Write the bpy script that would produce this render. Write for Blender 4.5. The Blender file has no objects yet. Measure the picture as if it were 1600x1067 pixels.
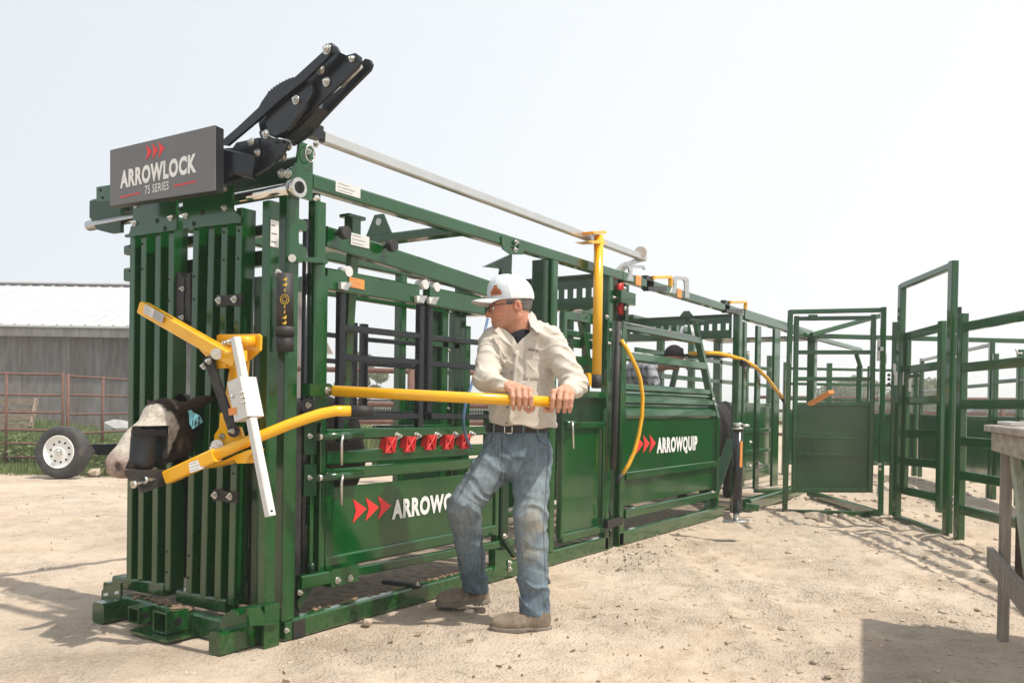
import bpy, math, random
import numpy as np
from mathutils import Vector, Matrix

random.seed(7)
RNG = np.random.default_rng(11)
SC = bpy.context.scene
COL = SC.collection

# ------------------------------------------------------------------ camera
cam_data = bpy.data.cameras.new('camera')
cam = bpy.data.objects.new('camera', cam_data)
COL.objects.link(cam)
cam_data.sensor_width = 36.0
cam_data.lens = 1341.75 / 1600 * 36.0
cam_data.shift_y = 113.16 / 1600
cam_data.clip_start = 0.05
cam_data.clip_end = 3000
r_ = Vector((0.549902, -0.835091, 0.015204)); u_ = Vector((-0.000929, 0.017593, 0.999845)); f_ = Vector((0.835229, 0.549831, -0.008899))
mw = Matrix.Identity(4)
for i in range(3):
    mw[i][0], mw[i][1], mw[i][2] = r_[i], u_[i], -f_[i]
mw.translation = Vector((-2.64776, -2.90673, 1.06))
cam.matrix_world = mw
SC.camera = cam

# ------------------------------------------------------------------ sky, sun, exposure
world = bpy.data.worlds.new('World')
SC.world = world
world.use_nodes = True
wn, wl = world.node_tree.nodes, world.node_tree.links
wn.clear()
SUN = Vector((0.06, -0.53, 1.0)).normalized()
w_out = wn.new('ShaderNodeOutputWorld')
sky = wn.new('ShaderNodeTexSky')
sky.sky_type = 'NISHITA'
sky.sun_disc = False
sky.sun_elevation = math.asin(SUN.z)
sky.sun_rotation = math.atan2(SUN.x, SUN.y)
sky.dust_density = 6.0
sky.air_density = 1.0
bg_sky = wn.new('ShaderNodeBackground'); bg_sky.inputs['Strength'].default_value = 0.10
wl.new(sky.outputs['Color'], bg_sky.inputs['Color'])
# the thin high haze that whitens the whole sky
tc = wn.new('ShaderNodeTexCoord')
dotn = wn.new('ShaderNodeVectorMath'); dotn.operation = 'DOT_PRODUCT'
dotn.inputs[1].default_value = (0.80, -0.55, -0.25)
wl.new(tc.outputs['Generated'], dotn.inputs[0])
ramp = wn.new('ShaderNodeMapRange'); ramp.inputs[1].default_value = -0.6; ramp.inputs[2].default_value = 0.9
ramp.interpolation_type = 'SMOOTHSTEP'
wl.new(dotn.outputs['Value'], ramp.inputs[0])
mixc = wn.new('ShaderNodeMix'); mixc.data_type = 'RGBA'
mixc.inputs[6].default_value = (0.585, 0.635, 0.675, 1)
mixc.inputs[7].default_value = (0.785, 0.80, 0.805, 1)
wl.new(ramp.outputs[0], mixc.inputs[0])
bg_haze = wn.new('ShaderNodeBackground'); bg_haze.inputs['Strength'].default_value = 1.0
wl.new(mixc.outputs[2], bg_haze.inputs['Color'])
mixs = wn.new('ShaderNodeMixShader'); mixs.inputs[0].default_value = 0.88
wl.new(bg_sky.outputs[0], mixs.inputs[1]); wl.new(bg_haze.outputs[0], mixs.inputs[2])
wl.new(mixs.outputs[0], w_out.inputs['Surface'])

sun_data = bpy.data.lights.new('sun', 'SUN')
sun_data.energy = 3.3
sun_data.angle = math.radians(1.2)
sun_data.color = (1.0, 0.94, 0.84)
sun = bpy.data.objects.new('sun', sun_data)
COL.objects.link(sun)
sun.rotation_euler = SUN.to_track_quat('Z', 'Y').to_euler()
sun.location = (0, -10, 20)

SC.view_settings.view_transform = 'Standard'
SC.view_settings.look = 'None'
SC.view_settings.exposure = 0.5
SC.view_settings.gamma = 1.0
SC.view_settings.use_curve_mapping = False
SC.cycles.max_bounces = 8
SC.cycles.use_denoising = True

# ------------------------------------------------------------------ materials
MATS = {}
def mat(name, color, rough=0.5, metal=0.0, spec=0.5, coat=0.0, var=0.0, vscale=8.0, var_col=None, bump=0.0, bscale=60.0, stretch=(1, 1, 1), dust=None, detail=4.0, rvar=0.0, splash=0.0):
    """procedural principled material: base colour broken up by noise, optional bump and a film of dust"""
    m = bpy.data.materials.new(name); m.use_nodes = True
    N, L = m.node_tree.nodes, m.node_tree.links
    P = N['Principled BSDF']
    P.inputs['Roughness'].default_value = rough
    P.inputs['Metallic'].default_value = metal
    P.inputs['Specular IOR Level'].default_value = spec
    P.inputs['Coat Weight'].default_value = coat
    P.inputs['Coat Roughness'].default_value = 0.08
    geo = N.new('ShaderNodeNewGeometry')
    mp = N.new('ShaderNodeMapping'); mp.inputs['Scale'].default_value = stretch
    L.new(geo.outputs['Position'], mp.inputs['Vector'])
    col_out = None
    rgb = N.new('ShaderNodeRGB'); rgb.outputs[0].default_value = (*color, 1)
    col_out = rgb.outputs[0]
    if var > 0:
        no = N.new('ShaderNodeTexNoise'); no.inputs['Scale'].default_value = vscale; no.inputs['Detail'].default_value = detail
        L.new(mp.outputs[0], no.inputs['Vector'])
        cr = N.new('ShaderNodeMapRange'); cr.inputs[1].default_value = 0.32; cr.inputs[2].default_value = 0.68
        L.new(no.outputs['Fac'], cr.inputs[0])
        mx = N.new('ShaderNodeMix'); mx.data_type = 'RGBA'
        vc = var_col if var_col else tuple(max(0, c * (1 - var)) for c in color)
        mx.inputs[6].default_value = (*color, 1); mx.inputs[7].default_value = (*vc, 1)
        L.new(cr.outputs[0], mx.inputs[0])
        col_out = mx.outputs[2]
        if rvar > 0:
            rr = N.new('ShaderNodeMapRange'); rr.inputs[1].default_value = 0.3; rr.inputs[2].default_value = 0.7
            rr.inputs[3].default_value = max(0.02, rough - rvar); rr.inputs[4].default_value = rough + rvar
            L.new(no.outputs['Fac'], rr.inputs[0]); L.new(rr.outputs[0], P.inputs['Roughness'])
    if dust:
        (dc, amount, dscale) = dust
        n2 = N.new('ShaderNodeTexNoise'); n2.inputs['Scale'].default_value = dscale; n2.inputs['Detail'].default_value = 7
        n2.inputs['Roughness'].default_value = 0.65
        L.new(geo.outputs['Position'], n2.inputs['Vector'])
        r2 = N.new('ShaderNodeMapRange'); r2.inputs[1].default_value = 0.48; r2.inputs[2].default_value = 0.78
        r2.inputs[4].default_value = amount
        L.new(n2.outputs['Fac'], r2.inputs[0])
        m2 = N.new('ShaderNodeMix'); m2.data_type = 'RGBA'; m2.inputs[7].default_value = (*dc, 1)
        L.new(col_out, m2.inputs[6]); L.new(r2.outputs[0], m2.inputs[0])
        col_out = m2.outputs[2]
    if splash > 0:
        # dried mud kicked up on to the lowest members
        sp = N.new('ShaderNodeSeparateXYZ'); L.new(geo.outputs['Position'], sp.inputs[0])
        zr = N.new('ShaderNodeMapRange'); zr.inputs[1].default_value = 0.42; zr.inputs[2].default_value = 0.0; zr.inputs[3].default_value = 0.0; zr.inputs[4].default_value = 0.30
        L.new(sp.outputs['Z'], zr.inputs[0])
        n4 = N.new('ShaderNodeTexNoise'); n4.inputs['Scale'].default_value = 34; n4.inputs['Detail'].default_value = 9; n4.inputs['Roughness'].default_value = 0.75
        L.new(geo.outputs['Position'], n4.inputs['Vector'])
        ad = N.new('ShaderNodeMath'); ad.operation = 'ADD'; L.new(n4.outputs['Fac'], ad.inputs[0]); L.new(zr.outputs[0], ad.inputs[1])
        r4 = N.new('ShaderNodeMapRange'); r4.inputs[1].default_value = 0.70; r4.inputs[2].default_value = 1.0; r4.inputs[4].default_value = splash
        L.new(ad.outputs[0], r4.inputs[0])
        m4 = N.new('ShaderNodeMix'); m4.data_type = 'RGBA'; m4.inputs[7].default_value = (0.30, 0.235, 0.165, 1)
        L.new(col_out, m4.inputs[6]); L.new(r4.outputs[0], m4.inputs[0]); col_out = m4.outputs[2]
    L.new(col_out, P.inputs['Base Color'])
    if bump > 0:
        n3 = N.new('ShaderNodeTexNoise'); n3.inputs['Scale'].default_value = bscale; n3.inputs['Detail'].default_value = 6
        L.new(mp.outputs[0], n3.inputs['Vector'])
        bp = N.new('ShaderNodeBump'); bp.inputs['Strength'].default_value = bump; bp.inputs['Distance'].default_value = 0.01
        L.new(n3.outputs['Fac'], bp.inputs['Height']); L.new(bp.outputs[0], P.inputs['Normal'])
    MATS[name] = m
    return m

DUST = (0.34, 0.27, 0.19)
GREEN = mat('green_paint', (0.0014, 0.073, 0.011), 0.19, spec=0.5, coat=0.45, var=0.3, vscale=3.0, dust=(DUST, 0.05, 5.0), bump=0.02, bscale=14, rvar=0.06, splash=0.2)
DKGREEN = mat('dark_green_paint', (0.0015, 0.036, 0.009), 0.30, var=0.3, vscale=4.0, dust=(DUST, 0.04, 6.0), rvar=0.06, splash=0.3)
BLACK = mat('black_paint', (0.009, 0.012, 0.017), 0.26, var=0.3, vscale=9.0, dust=(DUST, 0.02, 9.0), rvar=0.08)
RUBBER = mat('black_rubber', (0.022, 0.021, 0.022), 0.62, var=0.35, vscale=20, dust=(DUST, 0.12, 12), bump=0.06, bscale=120)
YELLOW = mat('yellow_paint', (0.90, 0.455, 0.008), 0.22, coat=0.3, var=0.12, vscale=4, dust=(DUST, 0.06, 8), rvar=0.05)
GALV = mat('galvanised_steel', (0.62, 0.62, 0.60), 0.34, metal=0.85, var=0.25, vscale=26, rvar=0.10)
SILVER = mat('silver_tube', (0.60, 0.61, 0.60), 0.32, metal=0.7, var=0.10, vscale=8, dust=(DUST, 0.08, 7), rvar=0.06)
CHROME = mat('polished_steel', (0.78, 0.77, 0.74), 0.12, metal=1.0, var=0.15, vscale=10)
ZINC = mat('zinc_bolt', (0.70, 0.69, 0.64), 0.25, metal=0.9, var=0.3, vscale=80)
REDP = mat('red_plastic', (0.62, 0.025, 0.025), 0.35, var=0.2, vscale=18)
SIGNG = mat('sign_grey', (0.15, 0.15, 0.152), 0.42, var=0.12, vscale=3)
SIGNB = mat('sign_edge_black', (0.018, 0.02, 0.023), 0.45, var=0.2, vscale=6)
WHITE = mat('white_lettering', (0.82, 0.82, 0.80), 0.5, var=0.05, vscale=8)
REDL = mat('red_lettering', (0.78, 0.035, 0.035), 0.5, var=0.05, vscale=8)
LABEL = mat('white_label', (0.66, 0.66, 0.64), 0.45, var=0.1, vscale=30)
LABELG = mat('grey_print', (0.16, 0.16, 0.16), 0.6)
ORANGE = mat('orange_label', (0.80, 0.30, 0.07), 0.5, var=0.12, vscale=30)
GOLD = mat('gold_print', (0.55, 0.36, 0.03), 0.5)
HOLE = mat('drilled_hole', (0.004, 0.006, 0.005), 0.8)
BLUEHOSE = mat('blue_hose', (0.10, 0.18, 0.32), 0.35, var=0.2, vscale=10)
RUST = mat('rusty_pipe', (0.17, 0.085, 0.062), 0.75, var=0.35, vscale=12, bump=0.05, bscale=60)
FLOORM = mat('trampled_floor_dirt', (0.30, 0.235, 0.17), 0.95, var=0.6, vscale=16, bump=0.8, bscale=70, detail=8)
MUD = mat('dried_mud', (0.26, 0.18, 0.115), 0.95, var=0.5, vscale=30, bump=0.6, bscale=90)

def weathered_wood(name, c1, c2, stretch, rough=0.85):
    m = mat(name, c1, rough, var=0.5, vscale=4.0, var_col=c2, stretch=stretch, bump=0.35, bscale=9.0, detail=9.0, spec=0.25)
    return m

# ------------------------------------------------------------------ mesh building
class MB:
    """collects boxes, bars, tubes, prisms in world coordinates and links them as one mesh object"""
    def __init__(self): self.v = []; self.f = []; self.s = []
    def add(self, vs, fs, smooth=False):
        o = len(self.v)
        self.v.extend([tuple(p) for p in vs])
        self.f.extend([tuple(i + o for i in f) for f in fs])
        self.s.extend([smooth] * len(fs))
        return self
    def loft(self, rings, cap=True, smooth=False):
        n = len(rings[0]); vs = [p for r in rings for p in r]; fs = []
        for k in range(len(rings) - 1):
            for i in range(n):
                j = (i + 1) % n
                fs.append((k * n + i, k * n + j, (k + 1) * n + j, (k + 1) * n + i))
        o = len(self.v)
        self.add(vs, fs, smooth)
        if cap:
            self.f.append(tuple(o + i for i in reversed(range(n)))); self.s.append(False)
            self.f.append(tuple(o + (len(rings) - 1) * n + i for i in range(n))); self.s.append(False)
        return self
    def bar(self, p0, p1, w, h, up=(0, 0, 1), ch=0.14):
        """rectangular steel section with rounded corners from p0 to p1; h runs along up"""
        p0, p1 = Vector(p0), Vector(p1); d = (p1 - p0).normalized(); up = Vector(up)
        if abs(d.dot(up)) > 0.98: up = Vector((1, 0, 0)) if abs(d.x) < 0.9 else Vector((0, 1, 0))
        a = d.cross(up).normalized(); b = a.cross(d).normalized()
        c = ch * min(w, h); W, Hh = w / 2, h / 2
        prof = [(-W + c, -Hh), (W - c, -Hh), (W, -Hh + c), (W, Hh - c), (W - c, Hh), (-W + c, Hh), (-W, Hh - c), (-W, -Hh + c)]
        return self.loft([[p + a * x + b * y for x, y in prof] for p in (p0, p1)])
    def vbar(self, x, y, z0, z1, wx, wy, ch=0.14):
        c = ch * min(wx, wy); X, Y = wx / 2, wy / 2
        prof = [(-X + c, -Y), (X - c, -Y), (X, -Y + c), (X, Y - c), (X - c, Y), (-X + c, Y), (-X, Y - c), (-X, -Y + c)]
        return self.loft([[(x + a, y + b, z) for a, b in prof] for z in (z0, z1)])
    def box(self, x0, y0, z0, x1, y1, z1, ch=None):
        return self.vbar((x0 + x1) / 2, (y0 + y1) / 2, z0, z1, abs(x1 - x0), abs(y1 - y0), 0.06 if ch is None else ch)
    def tube(self, pts, r, n=10, smooth=True, taper=None):
        pts = [Vector(p) for p in pts]; rings = []
        t0 = (pts[1] - pts[0]).normalized()
        a = t0.cross(Vector((0, 0, 1)))
        if a.length < 0.05: a = t0.cross(Vector((1, 0, 0)))
        a.normalize()
        for i, p in enumerate(pts):
            t = (pts[min(i + 1, len(pts) - 1)] - pts[max(i - 1, 0)]).normalized()
            a = (a - t * a.dot(t)).normalized(); b = t.cross(a)
            rad = r if taper is None else r * (1 + (taper - 1) * i / (len(pts) - 1))
            rings.append([p + (a * math.cos(q) + b * math.sin(q)) * rad for q in [2 * math.pi * k / n for k in range(n)]])
        return self.loft(rings, True, smooth)
    def cyl(self, p0, p1, r, n=12, r2=None):
        return self.tube([p0, p1], r, n, True, None if r2 is None else r2 / r)
    def prism(self, poly, off):
        """extrude a planar polygon by the vector off"""
        off = Vector(off)
        return self.loft([[Vector(p) for p in poly], [Vector(p) + off for p in poly]])
    def bolt(self, p, nrm, r=0.012, h=0.012):
        r *= 0.8
        p = Vector(p); nrm = Vector(nrm).normalized()
        self.cyl(p, p + nrm * 0.004, r * 1.45, 12)
        self.cyl(p + nrm * 0.004, p + nrm * h, r, 6)
        self.cyl(p + nrm * h, p + nrm * (h * 1.7), r * 0.5, 8)
        return self
    def sphere(self, p, r, n=8, sq=(1, 1, 1)):
        p = Vector(p); rings = []
        for i in range(1, n):
            th = math.pi * i / n
            rings.append([(p.x + sq[0] * r * math.sin(th) * math.cos(q), p.y + sq[1] * r * math.sin(th) * math.sin(q), p.z - sq[2] * r * math.cos(th)) for q in [2 * math.pi * k / (2 * n) for k in range(2 * n)]])
        return self.loft(rings, True, True)

def thing(name, label, cat, loc=(0, 0, 0), group=None):
    o = bpy.data.objects.new(name, None); COL.objects.link(o)
    o.location = loc; o.empty_display_size = 0.1
    o['label'] = label; o['category'] = cat
    if group: o['group'] = group
    return o
def root_of(o):
    while o.parent: o = o.parent
    return o
def mesh_obj(name, me, m, parent=None, label=None, kind=None):
    ob = bpy.data.objects.new(name, me); COL.objects.link(ob)
    if m: me.materials.append(m)
    if parent: ob.parent = parent
    if label: ob['label'] = label
    if kind: ob['kind'] = kind
    return ob
def part(parent, name, m, mb, label=None, kind=None):
    base = Vector(root_of(parent).location) if parent else Vector((0, 0, 0))
    me = bpy.data.meshes.new(name)
    me.from_pydata([tuple(Vector(p) - base) for p in mb.v], [], mb.f)
    me.polygons.foreach_set('use_smooth', mb.s)
    me.update()
    return mesh_obj(name, me, m, parent, label, kind)
def solo(name, m, mb, label, cat, loc=(0, 0, 0), group=None):
    """a thing that is a single mesh"""
    me = bpy.data.meshes.new(name)
    l = Vector(loc)
    me.from_pydata([tuple(Vector(p) - l) for p in mb.v], [], mb.f)
    me.polygons.foreach_set('use_smooth', mb.s); me.update()
    o = mesh_obj(name, me, m); o.location = loc
    o['label'] = label; o['category'] = cat
    if group: o['group'] = group
    return o
def lettering(parent, body, m, org, xd, zd, height, width, name='lettering', bold=0.012, depth=0.0015):
    """raised flat lettering: lower left corner org, running along xd, cap height and width in metres"""
    cu = bpy.data.curves.new(name, 'FONT'); cu.body = body; cu.size = 1.0; cu.offset = bold; cu.fill_mode = 'FRONT'
    cu.resolution_u = 3; cu.space_character = 1.13
    tmp = bpy.data.objects.new('tmp', cu); COL.objects.link(tmp)
    dg = bpy.context.evaluated_depsgraph_get(); dg.update()
    ev = tmp.evaluated_get(dg); me = bpy.data.meshes.new_from_object(ev)
    bpy.data.objects.remove(tmp); bpy.data.curves.remove(cu)
    co = np.array([v.co[:] for v in me.vertices])
    lo, hi = co.min(0), co.max(0)
    base = min(0.0, 0.0)
    cap = 0.70
    sx = width / (hi[0] - lo[0]); sz = height / cap
    xd, zd = Vector(xd).normalized(), Vector(zd).normalized(); n = xd.cross(zd).normalized()
    base_p = Vector(root_of(parent).location)
    org = Vector(org)
    for v in me.vertices:
        x, y = v.co.x, v.co.y
        v.co = org + xd * ((x - lo[0]) * sx) + zd * ((y - base) * sz) + n * depth - base_p
    return mesh_obj(name, me, m, parent)
def arrows(parent, m, org, xd, zd, w, h, step, n=3, depth=0.0015):
    """the red triple arrowhead mark, each head notched behind"""
    xd, zd = Vector(xd).normalized(), Vector(zd).normalized(); nn = xd.cross(zd).normalized()
    for k in range(n):
        o = Vector(org) + xd * (step * k) + nn * depth * 0.2
        pts = [o, o + xd * w * 0.22 + zd * h * 0.5, o + zd * h, o + xd * w + zd * h * 0.52]
        mb = MB(); mb.prism(pts, nn * depth)
        part(parent, 'arrow_mark', m, mb)

# ------------------------------------------------------------------ implicit surfaces (for bodies, clothes, animals)
def sdf_mesh(fn, lo, hi, h):
    """surface nets over a numpy distance function -> vertices, quads"""
    lo = np.array(lo, float); hi = np.array(hi, float)
    n = np.ceil((hi - lo) / h).astype(int) + 1
    xs = [lo[i] + h * np.arange(n[i]) for i in range(3)]
    X, Y, Z = np.meshgrid(*xs, indexing='ij')
    D = fn(X.astype(np.float32), Y.astype(np.float32), Z.astype(np.float32)).astype(np.float32)
    I = D < 0
    c = [np.s_[:-1], np.s_[1:]]
    corners = [(a, b, d) for a in (0, 1) for b in (0, 1) for d in (0, 1)]
    cnt = sum(I[c[a], c[b], c[d]].astype(np.int8) for a, b, d in corners)
    act = (cnt > 0) & (cnt < 8)
    idx = -np.ones(act.shape, np.int64); ids = np.argwhere(act); idx[act] = np.arange(len(ids))
    acc = np.zeros((len(ids), 3)); k = np.zeros(len(ids))
    i0, j0, k0 = ids.T
    for a in corners:
        for ax in range(3):
            if a[ax] == 1: continue
            b = list(a); b[ax] = 1
            d0 = D[i0 + a[0], j0 + a[1], k0 + a[2]]; d1 = D[i0 + b[0], j0 + b[1], k0 + b[2]]
            m = (d0 < 0) != (d1 < 0)
            t = np.where(m, d0 / np.where(m, d0 - d1, 1), 0)
            p = np.array(a, float)[None].repeat(len(ids), 0); p[:, ax] += t
            acc[m] += p[m]; k[m] += 1
    V = lo + (ids + acc / k[:, None]) * h
    F = []
    for ax in range(3):
        o1, o2 = [(1, 2), (2, 0), (0, 1)][ax]
        s0 = [slice(1, -1)] * 3; s0[ax] = slice(0, -1); s1 = [slice(1, -1)] * 3; s1[ax] = slice(1, None)
        A, B = I[tuple(s0)], I[tuple(s1)]
        e = np.argwhere(A != B)
        if not len(e): continue
        flip = A[tuple(e.T)]
        off = np.array([1, 1, 1]); off[ax] = 0
        e = e + off
        def g(d1, d2):
            q = e.copy(); q[:, o1] -= d1; q[:, o2] -= d2
            return idx[tuple(q.T)]
        q = np.stack([g(1, 1), g(0, 1), g(0, 0), g(1, 0)], 1)
        q[~flip] = q[~flip][:, ::-1]
        F.append(q)
    F = np.concatenate(F); F = F[(F >= 0).all(1)]
    return V, F
def smin(a, b, k):
    hh = np.clip(0.5 + 0.5 * (b - a) / k, 0, 1)
    return b + (a - b) * hh - k * hh * (1 - hh)
def smax(a, b, k): return -smin(-a, -b, k)
def cone(X, Y, Z, p, q, r1, r2=None, sq=None):
    """rounded cone from p to q; sq = (axis vector, factor) squashes the section along that axis"""
    r2 = r1 if r2 is None else r2
    p = np.array(p, float); q = np.array(q, float); d = q - p; L2 = (d * d).sum() + 1e-9
    ax, ay, az = X - p[0], Y - p[1], Z - p[2]
    t = np.clip((ax * d[0] + ay * d[1] + az * d[2]) / L2, 0, 1)
    bx, by, bz = ax - t * d[0], ay - t * d[1], az - t * d[2]
    if sq is not None:
        s, fct = np.array(sq[0], float), sq[1]
        s /= np.linalg.norm(s)
        c = bx * s[0] + by * s[1] + bz * s[2]; g = c * (1 / fct - 1)
        bx, by, bz = bx + g * s[0], by + g * s[1], bz + g * s[2]
        return (np.sqrt(bx * bx + by * by + bz * bz) - (r1 + (r2 - r1) * t)) * (0.5 + 0.5 * min(1, fct))
    return np.sqrt(bx * bx + by * by + bz * bz) - (r1 + (r2 - r1) * t)
def ell(X, Y, Z, c, r):
    r = np.array(r, float)
    a, b, d = (X - c[0]) / r[0], (Y - c[1]) / r[1], (Z - c[2]) / r[2]
    k0 = np.sqrt(a * a + b * b + d * d); k1 = np.sqrt((a / r[0]) ** 2 + (b / r[1]) ** 2 + (d / r[2]) ** 2) + 1e-6
    return k0 * (k0 - 1) / k1
_NT = np.random.default_rng(3).random((32, 32, 32)).astype(np.float32)
def vnoise(X, Y, Z, s):
    x, y, z = X * s + 100, Y * s + 100, Z * s + 100
    i, j, k = np.floor(x).astype(int), np.floor(y).astype(int), np.floor(z).astype(int)
    u, v, w = x - i, y - j, z - k
    u, v, w = u * u * (3 - 2 * u), v * v * (3 - 2 * v), w * w * (3 - 2 * w)
    g = lambda a, b, c: _NT[(i + a) & 31, (j + b) & 31, (k + c) & 31]
    return ((g(0, 0, 0) * (1 - u) + g(1, 0, 0) * u) * (1 - v) + (g(0, 1, 0) * (1 - u) + g(1, 1, 0) * u) * v) * (1 - w) + \
           ((g(0, 0, 1) * (1 - u) + g(1, 0, 1) * u) * (1 - v) + (g(0, 1, 1) * (1 - u) + g(1, 1, 1) * u) * v) * w - 0.5
def sdf_part(parent, name, m, V, F, xf, label=None, colors=None):
    base = Vector(root_of(parent).location)
    W = xf(V) - np.array(base)
    me = bpy.data.meshes.new(name)
    me.from_pydata(W.tolist(), [], F.tolist())
    me.polygons.foreach_set('use_smooth', [True] * len(F))
    if colors is not None:
        at = me.color_attributes.new('tint', 'FLOAT_COLOR', 'POINT')
        buf = np.ones((len(V), 4), np.float32); buf[:, :3] = colors
        at.data.foreach_set('color', buf.ravel())
    me.update()
    return mesh_obj(name, me, m, parent, label)
def tint_mat(name, rough=0.6, bump=0.0, bscale=150, sss=0.0, spec=0.4, stretch=(1, 1, 1), mottling=0.15, mscale=40):
    m = bpy.data.materials.new(name); m.use_nodes = True
    N, L = m.node_tree.nodes, m.node_tree.links; P = N['Principled BSDF']
    P.inputs['Roughness'].default_value = rough; P.inputs['Specular IOR Level'].default_value = spec
    at = N.new('ShaderNodeVertexColor'); at.layer_name = 'tint'
    geo = N.new('ShaderNodeNewGeometry'); mp = N.new('ShaderNodeMapping'); mp.inputs['Scale'].default_value = stretch
    L.new(geo.outputs['Position'], mp.inputs['Vector'])
    no = N.new('ShaderNodeTexNoise'); no.inputs['Scale'].default_value = mscale; no.inputs['Detail'].default_value = 5
    L.new(mp.outputs[0], no.inputs['Vector'])
    mr = N.new('ShaderNodeMapRange'); mr.inputs[1].default_value = 0.3; mr.inputs[2].default_value = 0.7
    mr.inputs[3].default_value = 1 - mottling; mr.inputs[4].default_value = 1 + mottling
    L.new(no.outputs['Fac'], mr.inputs[0])
    mx = N.new('ShaderNodeMix'); mx.data_type = 'RGBA'; mx.blend_type = 'MULTIPLY'; mx.inputs[0].default_value = 1.0
    L.new(at.outputs[0], mx.inputs[6]); L.new(mr.outputs[0], mx.inputs[7])
    L.new(mx.outputs[2], P.inputs['Base Color'])
    if sss > 0:
        P.inputs['Subsurface Weight'].default_value = sss; P.inputs['Subsurface Radius'].default_value = (0.012, 0.005, 0.003)
        P.inputs['Subsurface Scale'].default_value = 0.6
    if bump > 0:
        n3 = N.new('ShaderNodeTexNoise'); n3.inputs['Scale'].default_value = bscale; n3.inputs['Detail'].default_value = 4
        L.new(mp.outputs[0], n3.inputs['Vector'])
        bp = N.new('ShaderNodeBump'); bp.inputs['Strength'].default_value = bump; bp.inputs['Distance'].default_value = 0.004
        L.new(n3.outputs['Fac'], bp.inputs['Height']); L.new(bp.outputs[0], P.inputs['Normal'])
    return m

# ------------------------------------------------------------------ ground
def ground_height(x, y):
    h = 0.026 * vnoise(x, y, 0 * x, 1.3) + 0.016 * vnoise(x + 9, y, 0 * x, 3.7) + 0.011 * vnoise(x, y + 5, 0 * x, 9.0) + 0.010 * vnoise(x, y, 0 * x, 21.0)
    churn = np.clip(1 - np.abs(np.hypot((x - 5.2) / 2.2, (y + 2.2) / 1.0)), 0, 1) + 0.8 * np.clip(1 - np.hypot((x - 8.5) / 3.5, (y + 1.6) / 1.8), 0, 1)
    h = h + churn * (0.05 * vnoise(x, y, 0 * x + 3, 6.0) + 0.03 * vnoise(x, y, 0 * x + 3, 14.0))
    sc_ = (x * 0.86 + y * 0.51); ac_ = (-x * 0.51 + y * 0.86)
    for o_ in (-2.15, -3.75, -4.2):
        e_ = ac_ - o_ - 0.10 * np.sin(sc_ * 0.6 + o_)
        h = h + np.exp(-(e_ / 0.085) ** 2) * (-0.014 + 0.007 * np.sin(sc_ * 62 + 14 * np.abs(e_) * 6)) + 0.010 * np.exp(-((np.abs(e_) - 0.14) / 0.04) ** 2)
    pr_ = np.random.default_rng(41)
    for k_ in range(150):
        if k_ < 70: px_, py_ = 2.2 + 5.5 * pr_.random(), -0.3 - 2.3 * pr_.random()
        elif k_ < 110: px_, py_ = -1.4 + 2.6 * pr_.random(), -2.2 + 2.2 * pr_.random()
        else: px_, py_ = -1.0 + 4.5 * pr_.random(), 1.7 + 4.5 * pr_.random()
        a_ = pr_.random() * 6.28; s_ = 0.045 + 0.03 * pr_.random()
        m_ = (np.abs(x - px_) < 0.25) & (np.abs(y - py_) < 0.25)
        if not m_.any(): continue
        dx_, dy_ = x[m_] - px_, y[m_] - py_
        u_q = (dx_ * math.cos(a_) + dy_ * math.sin(a_)) / (s_ * 1.3); v_q = (-dx_ * math.sin(a_) + dy_ * math.cos(a_)) / s_
        r_q = np.hypot(u_q, v_q); hh_ = np.zeros_like(h); hh_[m_] = -0.013 * np.exp(-r_q ** 4) + 0.007 * np.exp(-((r_q - 1.35) / 0.3) ** 2); h = h + hh_
    calm = np.clip((np.hypot(np.clip(np.abs(x - 2.8) - 3.2, 0, 9), np.clip(np.abs(y - 0.7) - 0.7, 0, 9)) - 0.02) / 0.35, 0.12, 1)
    fade = np.clip(1.6 - np.hypot(x - 1, y) / 22, 0, 1)
    return h * calm * fade
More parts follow.
